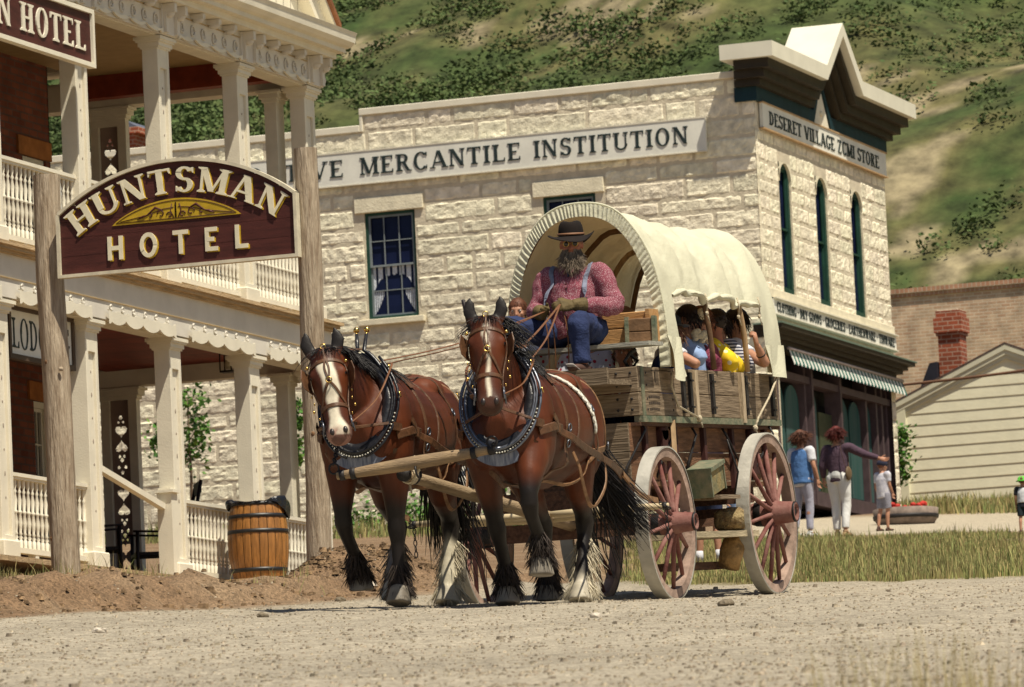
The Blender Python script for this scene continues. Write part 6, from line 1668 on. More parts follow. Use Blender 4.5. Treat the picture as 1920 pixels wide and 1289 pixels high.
def headshape(mb,c,R,s=1.,child=False):
    c=V(c); h=lambda x,y,z: c+R@V((x*s,y*s,z*s))
    mb.ell(h(0,.012,.025),(.074*s,.094*s,.092*s),rot=R,n=20); mb.ell(h(0,-.022,-.035),(.056*s,.066*s,.078*s),rot=R,n=16); mb.ell(h(0,-.052,-.088),(.028*s,.026*s,.022*s),rot=R,n=10)
    mb.ell(h(0,-.088,-.018),(.011*s,.020*s,.026*s),rot=R,n=10); mb.ell(h(0,-.100,-.032),(.015*s,.013*s,.010*s),rot=R,n=10)
    mb.ell(h(0,-.082,-.062),(.024*s,.010*s,.007*s),rot=R,n=10); mb.ell(h(0,-.080,.018),(.052*s,.012*s,.010*s),rot=R,n=12)
    for e in (-1,1):
        mb.ell(h(e*.076,.008,-.008),(.009*s,.019*s,.030*s),rot=R,n=10); mb.ell(h(e*.042,-.060,-.025),(.022*s,.020*s,.022*s),rot=R,n=10)
    return h
def add_mesh(mb,me):
    mb.add([tuple(v.co) for v in me.vertices],[tuple(p.vertices) for p in me.polygons],0,True)
def cloth(name,mb,mat,par,vox,amp=.008,fs=9,sm=5,seed=0):
    me=fuse(mb,vox,sm)
    for v in me.vertices:
        p=v.co; k=noise.noise((p.x*fs,p.y*fs,p.z*fs*.6+seed))+.5*noise.noise((p.x*fs*2.2,p.y*fs*2.2,p.z*fs*1.6+seed)); v.co=p+v.normal*(amp*k)
    me.materials.append(mat); me.update(); return obj(name,me,None,par)
def curls(name,c,R,s,mat,par,n=260,L=.09,spread=1.,long=0,back=1,seed=1,r=.004,cut=-.02,curl=1.6):
    rg=random.Random(seed); mb=MB()
    mb.ell(V(c)+R@V((0,.018*s,.034*s)),(.080*s,.100*s,.092*s),rot=R,n=16)
    for k in range(n):
        d=V((rg.gauss(0,1),rg.gauss(.25*back,1),rg.gauss(.35,.9))).normalized()
        if d.y<cut-.45 and d.z<.35: continue
        p=V(c)+R@V((d.x*.078*s,.012*s+d.y*.096*s,.030*s+d.z*.090*s)); dd=R@V((d.x*.55*spread,d.y*.55*spread,d.z*.2-.75))
        hair(mb,p,dd,rg.uniform(.6,1.1)*(L+long*(d.y>0 or abs(d.x)>.6)),r,rg,5,1.2,curl)
    return obj(name,mb,mat,par)
def eyes(h,s,par):
    for e in (-1,1):
        mb=MB(); mb.ell(h(e*.031,-.072,.004),(.012*s,.012*s,.010*s),n=10); o=obj('eye',mb,EYEW,par); m2=MB(); m2.ell(h(e*.031,-.0815,.003),(.005*s,.004*s,.0055*s),n=8); obj('iris',m2,EYEM,o)
EYEW=M('eye_white',(.6,.56,.52),.3)
def limb(mb,P,r,n=14): mb.tube(catmull(P,4),[V((a,0,0)).x for a in np.interp(np.linspace(0,len(P)-1,(len(P)-1)*4+1),range(len(P)),r)],n)
def human(name_label,loc,J,skin=SKIN,vox=.010,R=None,hs=1.,hands=None,legs=True,rz=0,rx=0,bare=None,group=None,face=True,barefeet=False):
    T=thing('person',loc,name_label,'person',group,rz); T.rotation_euler=(rx,0,rz)
    R=R if R is not None else Matrix.Identity(3)
    mb=MB(); J={k:V(v) for k,v in J.items()}
    pel,che,nec,hd=J['pel'],J['che'],J['nec'],J['head']
    mb.tube([pel-V((0,0,.10)),pel,pel.lerp(che,.45),che,che.lerp(nec,.6),nec],[(.11,.09),(.145,.105),(.13,.095),(.155,.11),(.12,.09),(.055,.055)],16,up=(0,1,0))
    mb.tube([nec-V((0,0,.04)),nec,hd+R@V((0,.015,-.05))],[(.062,.06),(.052,.054),(.050,.052)],14,up=(0,1,0))
    h=headshape(mb,hd,R,hs)
    for s in ('L','R'):
        sh,el,wr=J['sh'+s],J['el'+s],J['wr'+s]
        limb(mb,[che.lerp(sh,.45)+V((0,0,.02)),sh,sh.lerp(el,.5),el,el.lerp(wr,.4),wr],[.06,.058,.046,.038,.038,.026])
        if legs:
            hp,kn,an=J['hip'+s],J['kn'+s],J['an'+s]
            limb(mb,[hp+V((0,0,.05)),hp,hp.lerp(kn,.5),kn,kn.lerp(an,.35)+V((0,.015,0)),an],[.09,.09,.072,.052,.052,.034])
            t=J.get('toe'+s,an+V((0,-.16,-.06))); mb.tube([an+V((0,.03,-.05)),an+V((0,0,-.045)),t],[(.034,.03),(.038,.035),(.036,.018)],10,up=(0,0,1))
    me=fuse(mb,vox,4); body=MB(); add_mesh(body,me)
    if hands:
        for s,(d,u,c) in hands.items(): hand(body,J['wr'+s],d,u,c)
    bo=obj('body',body,skin,T)
    if face: eyes(h,hs,T)
    return T,J,h,R
def shirt(T,J,mat,name='shirt',infl=1.,vox=.012,sleeve=1.,amp=.008,belly=0,seed=0,hem=.12,sl_r=1.):
    mb=MB(); pel,che,nec=J['pel'],J['che'],J['nec']
    mb.tube([pel-V((0,0,hem)),pel,pel.lerp(che,.5)+V((0,-belly*.5,0)),che,che.lerp(nec,.55),nec.lerp(che,.12)],[(.16*infl,.125*infl+belly*.5),(.165*infl,.125*infl+belly),(.165*infl,.125*infl+belly),(.175*infl,.125*infl),(.145*infl,.105),(.068,.066)],20,up=(0,1,0))
    for s in ('L','R'):
        sh,el,wr=J['sh'+s],J['el'+s],J['wr'+s]
        if sleeve>=1: P=[che.lerp(sh,.4)+V((0,0,.02)),sh,sh.lerp(el,.5),el,el.lerp(wr,.45),el.lerp(wr,.9)]; r=[.075,.075*infl*sl_r,.070*sl_r,.062*sl_r,.056*sl_r,.040]
        else: P=[che.lerp(sh,.4)+V((0,0,.02)),sh,sh.lerp(el,sleeve*.6),sh.lerp(el,sleeve)]; r=[.075,.075*infl,.068,.064]
        limb(mb,P,r)
    return cloth(name,mb,mat,T,vox,amp,seed=seed)
def trousers(T,J,mat,name='trousers',vox=.012,infl=1.,length=.97,amp=.006,seed=3):
    mb=MB(); pel=J['pel']; mb.tube([pel+V((0,0,.10)),pel,pel-V((0,0,.11))],[(.145*infl,.115*infl),(.165*infl,.125*infl),(.13*infl,.11*infl)],16,up=(0,1,0))
    for s in ('L','R'):
        hp,kn,an=J['hip'+s],J['kn'+s],J['an'+s]
        if length>.6: P=[hp+V((0,0,.05)),hp,hp.lerp(kn,.5),kn,kn.lerp(an,.5),kn.lerp(an,length)]; r=[.10*infl,.105*infl,.088*infl,.070*infl,.064*infl,.056*infl]
        else: P=[hp+V((0,0,.05)),hp,hp.lerp(kn,.5),hp.lerp(kn,.55+length)]; r=[.10*infl,.105*infl,.10*infl,.095*infl]
        limb(mb,P,r)
    return cloth(name,mb,mat,T,vox,amp,seed=seed)
def shoe(T,J,mat,s,L=.17,sole=None,h=.05):
    an=J['an'+s]; t=J.get('toe'+s,an+V((0,-L,-.07))); d=(t-an); d.z=0; d.normalize(); up_=V((0,0,1))
    mb=MB(); b=V((an.x,an.y,t.z)); mb.tube([b-d*.065,b-d*.03,b+d*.06,b+d*(L-.02),b+d*L],[(.030,.030),(.040,.045),(.042,.034),(.042,.024),(.025,.014)],12,up=up_); mb.tube([an+V((0,0,-.01)),b+V((0,0,.02))],[.042,.045],10)
    return obj('shoe',mb,mat,T)
# ---------------------------------------------------------------- driver
fr=wl(0.055,.22,1.93)
J=dict(pel=(.0,.0,.13),che=(.0,.0,.42),nec=(.0,-.01,.60),head=(.005,-.035,.75),shL=(-.195,-.0,.515),shR=(.195,-.0,.515),elL=(-.300,-.06,.27),elR=(.335,-.05,.26),wrL=(-.145,-.33,.225),wrR=(.085,-.33,.265),
 hipL=(-.13,-.03,.10),hipR=(.13,-.03,.10),knL=(-.43,-.44,.12),knR=(.19,-.50,.11),anL=(-.36,-.50,-.20),anR=(.22,-.52,-.21),toeL=(-.38,-.68,-.26),toeR=(.18,-.67,-.235))
Rh=eul(6,0,16).to_3x3()
DR,J,h,R=human('bearded driver in brown hat and rose print shirt holding reins on the wagon seat',fr,J,SKIND,.008,R=Rh,hs=1.06,rx=0)
sh_=shirt(DR,J,PINKS,infl=1.25,vox=.010,amp=.022,belly=.03,sl_r=1.05,hem=.08)
tr_=trousers(DR,J,DENIM,infl=1.16,vox=.011,amp=.020)
SHOEG=M('grey_shoe_sole',(.30,.27,.25),.8,.2,10)
for s in ('L','R'): shoe(DR,J,M('worn_brown_boot',(.07,.035,.025),.7,.3,10) if s=='L' else BOOT0,s) if s=='R' and 'BOOT0' in globals() else shoe(DR,J,globals().setdefault('BOOT0',M('worn_brown_boot',(.07,.035,.025),.7,.3,10)),s)
mb=MB(); t=J['toeR']; mb.tube([V((.215,-.49,-.275)),V((.20,-.58,-.262)),V((.18,-.70,-.215))],[(.042,.010),(.046,.010),(.036,.010)],12,up=(0,-.3,1)); obj('shoe_sole',mb,SHOEG,DR)
# suspenders over the shirt
bvS=bvh_of(sh_.data); SUS=M('grey_blue_suspender',(.17,.185,.25),.8,.15,20,bump=.3,bs=80); mb=MB()
for x in (-1,1): strap(mb,bvS,[V((x*.125,.10,.52)),V((x*.140,-.02,.62)),V((x*.145,-.16,.48)),V((x*.145,-.22,.33)),V((x*.14,-.22,.16)),V((x*.14,-.20,.08))],.036,.004,.006)
obj('suspender',mb,SUS,DR); mb=MB()
for x in (-1,1):
    l,n,_,_=bvS.find_nearest(V((x*.145,-.22,.33))); mb.obox(l+n*.013+V((-.022,0,0)),l+n*.013+V((.022,0,0)),.010,.022,side=(0,-1,0)); 
obj('suspender_clip',mb,STEEL,DR)
mb=MB()
for z in (.50,.42,.34,.26,.19):
    l,n,_,_=bvS.find_nearest(V((.0,-.25,z))); mb.ell(l+n*.002,(.007,.004,.007),n=8)
obj('button',mb,BOOT0,DR)
mb=MB()
for s in (-1,1): mb.prism([V((s*.008,-.125,.565)),V((s*.055,-.105,.615)),V((s*.070,-.115,.575)),V((s*.035,-.150,.520))],V((0,-.010,.003)))
obj('collar',mb,PINKS,sh_)
mb=MB(); mb.tube([V((0,-.12,.55)),V((0,-.128,.50))],[(.03,.01),(.008,.006)],8); obj('undershirt',mb,DENIM,sh_)
GLV=M('olive_leather_glove',(.085,.060,.022),.75,.3,14,bump=.5,col2=(.14,.10,.04))
for s,d,u in (('L',(.55,-.75,-.15),(.45,.2,.85)),('R',(-.55,-.72,-.05),(-.45,.2,.85))):
    mb=MB(); g=MB(); hand(g,J['wr'+s],d,u,.75 if s=='L' else .8,1.12,1.35)
    w_=J['wr'+s]; e_=J['el'+s]; g.tube([w_.lerp(e_,.30),w_.lerp(e_,.12),w_],[.062,.050,.036],14)
    mg_=fuse(g,.006,2); mg_.materials.append(GLV); obj('glove',mg_,None,DR)
# hat
mb=MB(); c=h(0,.005,.052); n=40
def brim(i,j):
    a=2*PI*i; r=.085+.088*j; x=math.cos(a)*r; y=math.sin(a)*r*1.08; z=.030*(abs(math.cos(a))**3)*j*j-.036*j*abs(math.sin(a))**2-.016*j*(1-.3*j)+.010*math.sin(3*a+1)*j; return h(x/1.06,(y+.005)/1.06,.062+z)
mb.grid(brim,n,6); mb.grid(lambda i,j: brim(i,j)+V((0,0,-.006)),n,6,flip=True); mb.grid(lambda i,j: brim(i,1)+V((0,0,-.006*j)),n,1)
def crown(i,j):
    a=2*PI*i; prof_=[(.088,.0),(.086,.035),(.080,.07),(.068,.095),(.048,.106),(.0,.100)]; k=j*5; q=min(4,int(k)); f=k-q; r=prof_[q][0]*(1-f)+prof_[q+1][0]*f; z=prof_[q][1]*(1-f)+prof_[q+1][1]*f
    z-=.012*math.exp(-(math.cos(a)*r/.03)**2)*(j>.6); r*=1+.03*math.sin(2*a+1)
    return h(math.cos(a)*r,math.sin(a)*r*1.12+.005,.062+z)
mb.grid(crown,32,10,flip=True); hat=obj('hat',mb,FELT,DR)
mb=MB(); mb.tube([crown(k/32,.06)+((crown(k/32,.06)-h(0,.005,.07)).normalized()*.003) for k in range(33)],[(.004,.009)]*33,6,cap=False,up=(0,0,1)); obj('hat_band',mb,M('tan_hat_band',(.22,.11,.06),.6),hat)
# spectacles, hair, beard
mb=MB(); gl=MB()
for e in (-1,1):
    ringm(mb,h(e*.031,-.100,.004),.020,.0032,R@V((0,-1,.05)),18); mb.tube([h(e*.051,-.097,.006),h(e*.078,-.01,.006)],.002,5)
    gl.lathe((0,0,0),[(.0001,0),(.019,0),(.019,.002)],n=16); 
mb.tube([h(-.012,-.101,.008),h(.012,-.101,.008)],.002,5); gs=obj('spectacles',mb,BRASS,DR)
gl=MB()
for e in (-1,1): gl.ell(h(e*.031,-.099,.004),(.018,.0025,.018),rot=R,n=14)
obj('dark_lens',gl,M('dark_lens_glass',(.015,.012,.012),.06,spec=.6),gs)
bd_=MB(); rg=random.Random(9)
bd_.ell(h(0,-.058,-.115),(.050,.040,.055),rot=R,n=14); bd_.ell(h(0,-.060,-.16),(.034,.028,.05),rot=R,n=12)
for k in range(1300):
    u=rg.uniform(-1,1); zz=rg.uniform(-.105,-.035) if abs(u)>.3 else rg.uniform(-.105,-.055)
    p=h(u*.064,-.045-.045*math.cos(u*1.4)+(.02 if abs(u)>.85 else 0),zz-.0*abs(u)); d=R@V((u*.42,-.40,-1)); hair(bd_,p,d,rg.uniform(.06,.175)*(1-.40*abs(u)),.0028,rg,5,.5,.75)
obj('beard',bd_,BEARD,DR)
curls('hair',h(0,0,0),R,1.,BEARD,DR,140,.05,.8,seed=4,cut=.5)
# reins from both bits to the gloves
RN=M('rein_leather',(.17,.075,.035),.5,.2,20)
mb=MB(); gl_=DR.matrix_world
def DW(p): return V(DR.location)+V(p)
hL=DW(J['wrL']+V((.06,-.08,0))); hR_=DW(J['wrR']+V((-.06,-.08,0)))
def rein(a,mid,b,r=.009):
    q=catmull([a]+mid+[b],8); mb.tube(q,[(r,.004)]*len(q),6,cap=False)
for (T,hpf,cpf,hd_) in ((HR,hpR,cpR,hR_),(HL,hpL,cpL,hL)):
    for s in (-1,1):
        b0=W(T,hpf(s*.085,.0,.555)); r1_=W(T,cpf(PI/2-s*1.0,.11,.06)); r2_=W(T,(s*.12,-.30,1.64))
        rein(b0,[b0.lerp(r1_,.5)+V((s*.03,0,-.04)),r1_,r2_,r2_.lerp(hd_,.5)+V((0,0,-.05))],hd_)
for e in (-.03,.02): q=catmull([hL+V((e,.02,0)),hL+V((.02+e,.04,-.18)),hL+V((e,.10,-.45))],8); mb.tube(q,[(.010,.004)]*len(q),6)
for e in (.0,): q=catmull([hR_+V((e,.02,0)),hR_+V((.04+e,.02,-.18)),hR_+V((.03,.05,-.48))],8); mb.tube(q,[(.011,.004)]*len(q),6)
rn=obj('reins',mb,RN); tag(rn,'thin brown leather reins running from the horses bits to the gloved driver','reins')
wp_=MB(); a=ray_at(882,622,37.6); b=ray_at(868,563,37.5); wp_.tube([a,b],[.016,.014],8); wpo=obj('whip_stock',wp_,LEAD); tag(wpo,'dark upright whip stock rising beside the nearest horse left ear','whip')
wpo2=None
# ---------------------------------------------------------------- passengers
def seated(lab,x,y,z,facing,shirtm,hairm,skin=SKIN,s=1.,arms=None,hands=None,sleeve=1.,infl=1.,hrz=0,hairL=.08,long=.0,vox=.012,n=220,lean=0,seed=1,curl=1.2,legm=DENIM):
    loc=wl(x,y,z); 
    J=dict(pel=(0,0,.0),che=(0,lean*.5,.30),nec=(0,lean,.47),head=(0,lean-.02,.60),shL=(-.17,lean*.8,.40),shR=(.17,lean*.8,.40),elL=(-.20,-.10,.16),elR=(.20,-.10,.16),wrL=(-.08,-.26,.10),wrR=(.08,-.26,.10),
      hipL=(-.09,0,0),hipR=(.09,0,0),knL=(-.12,-.36,.02),knR=(.12,-.36,.02),anL=(-.12,-.36,-.10),anR=(.12,-.36,-.10),toeL=(-.12,-.42,-.12),toeR=(.12,-.42,-.12))
    if arms: J.update(arms)
    J={k:V(v)*s for k,v in J.items()}
    R=eul(4,0,hrz).to_3x3()
    T,J,h,R=human(lab,loc,J,skin,vox,R=R,hs=s,hands=hands,rz=facing,group=None)
    shirt(T,J,shirtm,sleeve=sleeve,infl=infl*s,vox=.013,seed=seed)
    trousers(T,J,legm,infl=s)
    curls('hair',J['head'],R,s,hairm,T,n,hairL,1.,long,seed=seed,curl=curl)
    return T,J,h,R
LBLUE=M('light_blue_shirt',(.26,.36,.58),.9,.15,8,bump=.2); MARN=patM('maroon_print_shirt',(.14,.02,.045),(.22,.06,.09),'fleck',60,.55); YELD=patM('yellow_dot_shirt',(.75,.52,.02),(.72,.66,.42),'dots',17,.30); STRP=patM('striped_shirt',(.04,.045,.08),(.50,.50,.55),'stripe',38,.5); WHT=M('white_cotton',(.62,.62,.66),.9,.08,10,bump=.2); REDF=patM('red_floral_cloth',(.25,.02,.03),(.42,.40,.42),'dots',16,.25); FLOR=patM('white_floral_cloth',(.48,.50,.58),(.35,.03,.06),'dots',22,.3); DKB=M('dark_blue_cloth',(.02,.03,.08),.9,.2,8)

IN=R_(-90)
AR=dict(shL=(-.16,.0,.40),shR=(.16,.0,.40))
def arms(r=None,l=None):
    d=dict(AR)
    d['elR'],d['wrR']=r or ((.20,-.02,.16),(.12,-.22,.12))
    d['elL'],d['wrL']=l or ((-.20,-.02,.16),(-.12,-.22,.12))
    return d
seated('girl with light brown hair and white sleeve, elbow out by the front canvas flap',.37,1.38,1.52,IN+.25,WHT,HAIRL,s=.92,arms=arms(((.26,.25,.25),(.12,.10,.34))),sleeve=.55,seed=3,hairL=.13,long=.05,curl=.4,n=260)
seated('passenger in light blue with dark hair and a cream flower',.37,1.92,1.54,IN-.1,LBLUE,HAIRD,arms=arms(((.22,.18,.27),(.14,-.02,.28))),seed=2,hairL=.08,n=320,curl=.5)
T=bpy.data.objects['person.002'] if 'person.002' in bpy.data.objects else None
fl=MB(); rg=random.Random(4); c0=V((-.02,.10,.64))
for k in range(60):
    d=V((rg.gauss(0,1),rg.gauss(0,1),rg.gauss(0,1))).normalized(); fl.ell(c0+d*.035,(.018,.018,.012),n=6)
for k in range(50):
    a=rg.uniform(-1.6,1.6); fl.ell(V((math.sin(a)*.12,.08+.05*math.cos(a),.47+rg.gauss(0,.015))),(.030,.026,.022),n=6)
obj('cream_ruffle_tie',fl,M('cream_ruffle',(.50,.42,.28),.9,.2,30,bump=.6),T)
seated('passenger in maroon print blouse leaning an elbow on the wagon side',.36,2.26,1.54,IN-.2,MARN,HAIRB,arms=arms(((.26,.24,.24),(.10,.06,.30)),((-.2,.1,.26),(-.1,-.1,.2))),seed=5,hairL=.07,infl=1.08)
seated('passenger in a bright yellow polka dot shirt seated between the two cover poles',.38,2.55,1.52,IN+.1,YELD,HAIRD,arms=arms(((.20,.16,.28),(.10,-.02,.16)),((-.19,.12,.28),(-.1,-.1,.16))),seed=6,infl=1.12,hairL=.05,skin=SKIND)
seated('dark haired passenger with glasses in a navy striped shirt, looking along the wagon',.30,2.90,1.54,IN+.7,STRP,HAIRD,arms=arms(((.22,.12,.26),(.1,.0,.14))),hrz=35,seed=7,hairL=.10,long=.03,curl=.3,n=380)
Tg=bpy.data.objects['person.005']
m=MB(); Rg=eul(4,0,35).to_3x3(); hc=V((0,-.02,.60))
for e in (-1,1): ringm(m,hc+Rg@V((e*.031,-.098,.004)),.021,.003,Rg@V((0,-1,0)),14); m.tube([hc+Rg@V((e*.052,-.095,.006)),hc+Rg@V((e*.08,0,.006))],.002,4)
obj('spectacles',m,BRASS,Tg)
Pp=wl(.595,2.66,2.02)
seated('dark haired passenger in white gripping the rear cover pole, black wristband',.35,3.20,1.55,IN+.15,WHT,HAIRD,arms=arms(((.42,.27,.225),(.56,.235,.36))),sleeve=.5,seed=8,hairL=.08,curl=.4,n=340,hands=dict(R=((.3,-.1,.9),(-.9,.1,.3),1.5)))
Tb=bpy.data.objects['person.006']; m=MB(); a=V((.42,.27,.225)); b=V((.56,.235,.36)); p=a.lerp(b,.45); m.tube([p,p.lerp(b,.08)],.038,12); obj('wristband',m,BLACKP,Tb)
# hidden side and front of the wagon
seated('young boy with cropped brown hair peeking out beside the driver',-.50,.50,1.72,R_(10),FLOR,HAIRB,s=.86,seed=9,hairL=.02,n=160,curl=.3,vox=.009)
seated('small child in red floral clothes half hidden behind the green framed crate',.20,.86,1.36,R_(-20),REDF,HAIRL,s=.86,seed=10,hairL=.09,n=240,curl=.3)
seated('passenger in a wide black hat sitting just inside the front flap',.42,1.36,1.44,IN-.3,DKB,HAIRB,s=.9,seed=11,hairL=.05)
Th=bpy.data.objects['person.009']; m=MB(); m.lathe((0,-.02,.60),[(.14,.03),(.15,.035),(.085,.045),(.078,.10),(.05,.125),(.001,.125)],n=28); obj('hat',m,BLACKP,Th)
seated('passenger in a floral white dress low in the wagon beneath the driver seat',-.12,.90,1.50,R_(0),FLOR,HAIRB,s=.90,seed=12,hairL=.06)
# brown bundle on the far side
mb=MB(); mb.ell((0,0,0),(.22,.16,.10),n=16); mb.ell((.1,.05,.07),(.10,.08,.07),n=12); mb.ell((-.1,0,.05),(.06,.05,.12),n=10); me=fuse(mb,.02,3)
for v in me.vertices: v.co+=v.normal*.02*noise.noise(v.co*14)
me.materials.append(M('tan_canvas_bundle',(.20,.11,.05),.9,.3,9)); bo=obj('canvas_bundle',me,None); bo.location=wl(.06,1.0,2.10); tag(bo,'brown cloth bundle lying behind the varnished chest inside the wagon','bundle')
# ---------------------------------------------------------------- walkers
def standing(lab,px,py,top,rz,J0,shirtm,legm,hairm,skin=SKIN,hr=0,sleeve=1.,short=False,hands=None,hair_=None,shoem=None,infl=1.,group=None,Ydist=None,vox=.014,hem=.14,tinf=1.,hs=1.):
    p=on_ground(px,py) if Ydist is None else ray_at(px,py,Ydist)
    d=rt_p(px,top); t=d*(p.y/d.y); s=(t.z-p.z)/1.72
    J=dict(pel=(0,0,.93),che=(0,0,1.24),nec=(0,.01,1.43),head=(0,-.01,1.57),shL=(-.18,0,1.36),shR=(.18,0,1.36),elL=(-.22,.02,1.09),elR=(.22,.02,1.09),wrL=(-.23,-.06,.86),wrR=(.23,-.06,.86),
     hipL=(-.09,0,.88),hipR=(.09,0,.88),knL=(-.10,-.03,.50),knR=(.10,.03,.50),anL=(-.10,-.0,.085),anR=(.10,.12,.12),toeL=(-.11,-.17,.02),toeR=(.11,-.02,.03))
    J.update(J0); S0=s; s=1.; R=eul(0,0,hr).to_3x3()
    T,J,h,R=human(lab,p,J,skin,vox,R=R,hs=hs,hands=None,rz=rz,group=group); T.scale=(S0,S0,S0)
    bo=[c for c in T.children if c.name.startswith('body')][0]
    hm=MB()
    for q,(d_,u_,c_) in (hands or {'L':((0,-.1,-1),(0,-1,0),.4),'R':((0,-.1,-1),(0,-1,0),.4)}).items(): hand(hm,J['wr'+q],d_,u_,c_,s)
    add=MB(); add_mesh(add,bo.data); add.add(hm.v,hm.f,0,True); bo.data=mesh_of('body',add,skin)
    if shirtm: shirt(T,J,shirtm,sleeve=sleeve,infl=infl*s,vox=.014,hem=hem*s,amp=.006)
    trousers(T,J,legm,infl=s*tinf,length=.35 if short else .97,vox=.014)
    for q in 'LR': shoe(T,J,shoem or BOOT0,q,L=.17*s)
    if hair_: curls('hair',J['head'],R,hs*(1.08 if hair_[0]>200 else 1),hairm,T,hair_[0],hair_[1],2.4 if hair_[0]>200 else 1.,hair_[2],seed=int(px),curl=1.8,r=.006)
    return T,J,h,R,s
LAV=M('grey_lavender_leggings',(.36,.36,.44),.9,.1,8,bump=.2); PLUM=M('plum_sweater',(.075,.045,.065),.95,.15,12,bump=.4); WPANT=M('white_trousers',(.72,.72,.70),.9,.06,6,bump=.2); VEST=M('washed_denim_vest',(.075,.17,.38),.9,.2,9,bump=.3)
T1,J,h,R,s=standing('woman with curly auburn hair in a blue vest over a white shirt walking away',1510,1006,803,R_(160),dict(elL=(-.26,.03,1.10),wrL=(-.27,-.05,.88)),WHT,LAV,HAIRB,sleeve=.7,hair_=(620,.12,.06),shoem=M('white_sneaker',(.6,.6,.6),.7))
mb=MB(); mb.tube([J['pel']-V((0,0,.10))*s,J['pel'],J['che'],J['che'].lerp(J['nec'],.6),J['nec'].lerp(J['che'],.2)],[(.20*s,.16*s),(.19*s,.15*s),(.19*s,.145*s),(.17*s,.12*s),(.07*s,.07*s)],18,up=(0,1,0)); cloth('vest',mb,VEST,T1,.014,.01)
T2,J,h,R,s=standing('woman with red curly hair, plum sweater and white trousers touching a boy',1578,1006,796,R_(172),dict(elL=(-.40,-.12,1.24),wrL=(-.62,-.20,1.16),elR=(.24,.04,1.10),wrR=(.27,-.04,.90),knR=(.09,-.05,.50),anR=(.09,-.06,.09),toeR=(.10,-.22,.02),anL=(-.10,.06,.10),toeL=(-.11,-.10,.02)),PLUM,WPANT,HAIRR,hands=dict(L=((-1,-.2,-.25),(0,-.4,.9),.3),R=((0,-.1,-1),(0,-1,0),.6)),hair_=(620,.11,.03),shoem=M('tan_shoe',(.30,.18,.10),.7),hem=.10,tinf=1.06)
bg_=MB(); q=J['pel']+V((-.20*s,.06,.02)); bg_.ell(q,(.035*s,.10*s,.11*s),n=14); bag_=obj('shoulder_bag',bg_,M('brown_bag_leather',(.13,.085,.045),.6,.2,10)); bag_.location=T2.location; bag_.rotation_euler=T2.rotation_euler; bag_.scale=T2.scale
mb=MB(); q2=catmull([q+V((0,-.02,.08*s)),J['shL']+V((.06*s,-.10,.0)),J['shL']+V((.10*s,.0,.065*s)),J['shL']+V((.06*s,.13*s,-.05)),q+V((0,.09*s,.08*s))],8); mb.tube(q2,[(.010*s,.005)]*len(q2),5); obj('bag_strap',mb,BOOT0,bag_); tag(bag_,'small brown leather shoulder bag hanging at the hip of the woman in white trousers','bag')
T3,J,h,R,s=standing('small boy in dark cap, pale tee and plaid shorts by the store corner',1660,996,862,R_(150),dict(elL=(-.21,-.02,1.10),wrL=(-.18,-.14,.90),hipL=(-.10,0,.86),head=(0,-.02,1.56)),M('pale_print_tee',(.58,.57,.60),.9,.2,14,col2=(.42,.42,.50)),patM('grey_plaid_shorts',(.30,.30,.34),(.16,.15,.20),'stripe',30,.4),HAIRB,sleeve=.7,short=True,hair_=(120,.03,.0),shoem=BOOT0,infl=1.15,hs=1.25)
mb=MB(); c=J['head']; mb.ell(c+V((0,.01,.065))*s,(.125*s,.145*s,.10*s),n=16); mb.tube([c+V((0,-.11,.06))*s,c+V((0,-.20,.045))*s],[(.07*s,.008),(.05*s,.006)],10,up=(0,0,1)); obj('cap',mb,M('navy_cap',(.02,.022,.045),.9,.3),T3)
T4,J,h,R,s=standing('child in bright green cap, white vest and dark shorts at far right',1922,1002,893,R_(185),{},M('dark_tee',(.02,.022,.03),.9),M('dark_shorts',(.015,.025,.03),.9),HAIRB,sleeve=.7,short=True,hair_=(80,.03,0),infl=1.0,hs=1.25)
mb=MB(); mb.tube([J['pel'],J['che'],J['che'].lerp(J['nec'],.7)],[(.18*s,.14*s),(.18*s,.14*s),(.13*s,.11*s)],16,up=(0,1,0)); cloth('vest',mb,M('white_vest',(.62,.64,.66),.9,.1),T4,.014,.008)
mb=MB(); c=J['head']; mb.lathe(c+V((0,.0,.02))*s,[(.20*s,-.02*s),(.14*s,.02*s),(.13*s,.08*s),(.08*s,.13*s),(.001,.14*s)],n=20); obj('cap',mb,M('lime_green_cap',(.12,.52,.06),.8,.1),T4)
T5,J,h,R,s=standing('person in navy shorts and white socks seen between the wagon wheels',1332,1062,800,R_(172),dict(anR=(.13,.02,.085),toeR=(.16,-.14,.02),knR=(.11,-.02,.5),anL=(-.13,0,.085),toeL=(-.12,-.17,.02)),DKB,M('navy_shorts',(.018,.025,.06),.9,.2),HAIRB,short=True,hair_=(80,.03,0),shoem=BLACKP)
for q in 'LR':
    a=J['an'+q]; mb=MB(); mb.tube([a-V((0,0,.02)),a+V((0,0,.11*s))],.046*s,12); obj('sock',mb,WHT,T5)
T6,J,h,R,s=standing('child in light blue jeans and shirt behind the rear wagon wheel',1388,1050,905,R_(160),{},LBLUE,M('pale_jeans',(.14,.22,.38),.9,.2),HAIRB,hair_=(80,.03,0))
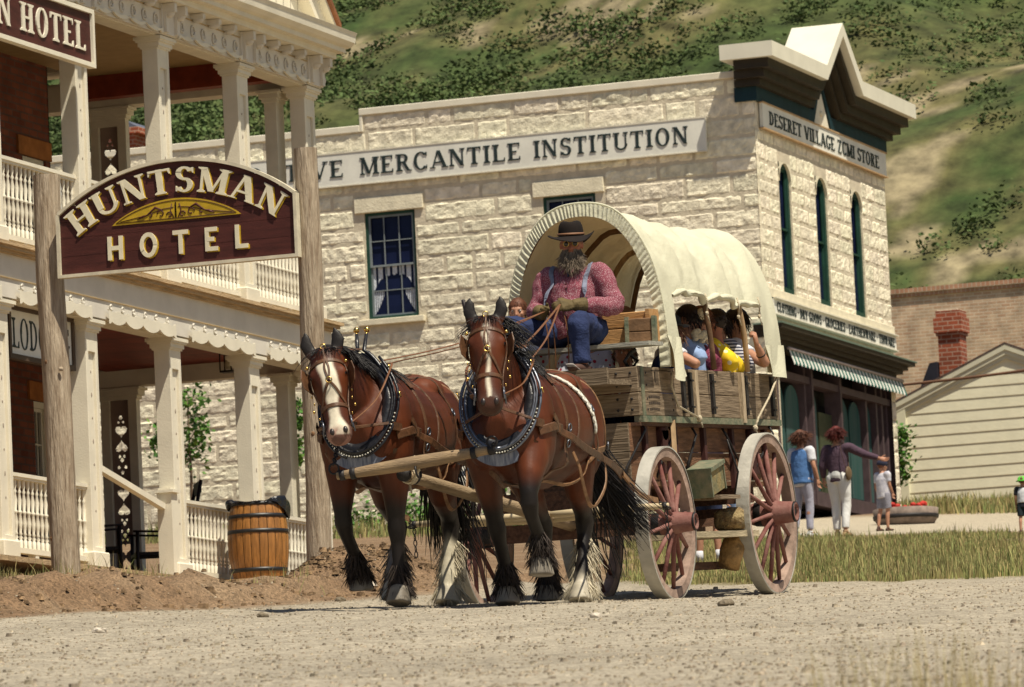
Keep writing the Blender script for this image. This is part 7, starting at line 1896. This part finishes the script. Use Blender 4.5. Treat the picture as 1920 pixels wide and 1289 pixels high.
# ================================================================ young trees and tub
LEAFG=M('fresh_green_leaves',(.075,.17,.025),.6,.25,2,iv=.4,hue=.02); BARKT=M('young_bark',(.16,.11,.07),.9,.3,12)
def sapling(px,py,lab,Y,segs,n,ls,h_):
    p=ray_at(px,py,Y); p.z=gz(p.x,p.y); T=thing('young_tree',p,lab,'tree'); rg=random.Random(px)
    mb=MB(); mb.tube([(0,0,-.1),(.03,0,h_*.5),(.0,.02,h_)],[.035,.022,.008],7)
    for (x,z,r) in segs: mb.tube([(.0,0,z-.25),(x*.6,.02,z-.08),(x,.02,z)],[.012,.008,.004],5)
    obj('trunk',mb,BARKT,T); mb=MB()
    for (x,z,r) in segs:
        for k in range(n):
            d=V((rg.gauss(0,1),rg.gauss(0,1),rg.gauss(0,1)))*.55*r; q=V((x,0,z))+d; t=V((rg.gauss(0,1),rg.gauss(0,1),rg.gauss(-.4,.6))).normalized(); b=t.orthogonal().normalized(); b.rotate(Quaternion(t,rg.uniform(0,6))); s_=ls*rg.uniform(.6,1.2)
            mb.add([q-t*s_,q+b*s_*.6,q+t*s_,q-b*s_*.6],[(0,1,2,3)])
    obj('crown',mb,LEAFG,T)
def zat(py,px,Y): return ray_at(px,py,Y).z
for px,py,Y,lab,pts in ((358,950,90,'young leafy tree against the stone wall seen through the lower porch',((362,745,.28),(352,770,.30),(372,800,.2),(355,845,.30),(365,828,.25),(300,815,.22),(296,840,.2))),(555,950,90,'thin sapling against the stone wall beside the corner porch pillar',((552,760,.15),(556,790,.16),(553,830,.16),(557,860,.12))),(1688,970,104,'leafy sapling at the corner of the stone store beside the clapboard house',((1694,812,.16),(1692,830,.14),(1690,858,.22),(1682,878,.26),(1692,885,.2),(1676,862,.18)))):
    b=ray_at(px,py,Y); g0=gz(b.x,b.y); segs=[]
    for (x,y,r) in pts: q=ray_at(x,y,Y); segs.append((q.x-b.x,q.z-g0,r))
    sapling(px,py,lab,Y,segs,90,.055 if Y>91 else .06,max(s[1] for s in segs))
# weeds at the store wall foot
mb=MB(); rg=random.Random(77)
for k in range(26):
    x=rg.uniform(-37.2,-33.0); y=94.0; z=gz(x,y); 
    for q in range(70):
        p=V((x+rg.gauss(0,.16),y-.25+rg.gauss(0,.1),z+abs(rg.gauss(0,.30)))); t=V((rg.gauss(0,1),rg.gauss(0,1),rg.gauss(.3,.6))).normalized(); b=t.orthogonal(); s_=.045; mb.add([p-t*s_,p+b*s_*.5,p+t*s_,p-b*s_*.5],[(0,1,2,3)])
tag(obj('wall_weeds',mb,LEAFG),kind='stuff')
p=on_ground(1668,985); tb=thing('half_barrel_tub',(p.x+.1,p.y+.6,p.z),'low grey half barrel planter at the foot of the store corner','planter')
mb=MB(); mb.lathe((0,0,0),[(.42,0),(.50,.12),(.52,.28),(.48,.29),(.46,.2),(.01,.2)],n=24); obj('tub',mb,M('grey_tub_wood',(.22,.17,.14),.85,.3,8),tb); mb=MB(); mb.lathe((0,0,0),[(.505,.12),(.515,.12),(.525,.18),(.515,.18)],n=24); obj('hoop',mb,IRON,tb)
mb=MB(); 
for k in range(30): a=rg.uniform(0,6.3); mb.ell((.3*math.cos(a),.3*math.sin(a),.25+rg.uniform(0,.12)),(.05,.05,.04),n=6)
obj('red_flowers',mb,M('red_petals',(.45,.03,.02),.7,.2),tb)
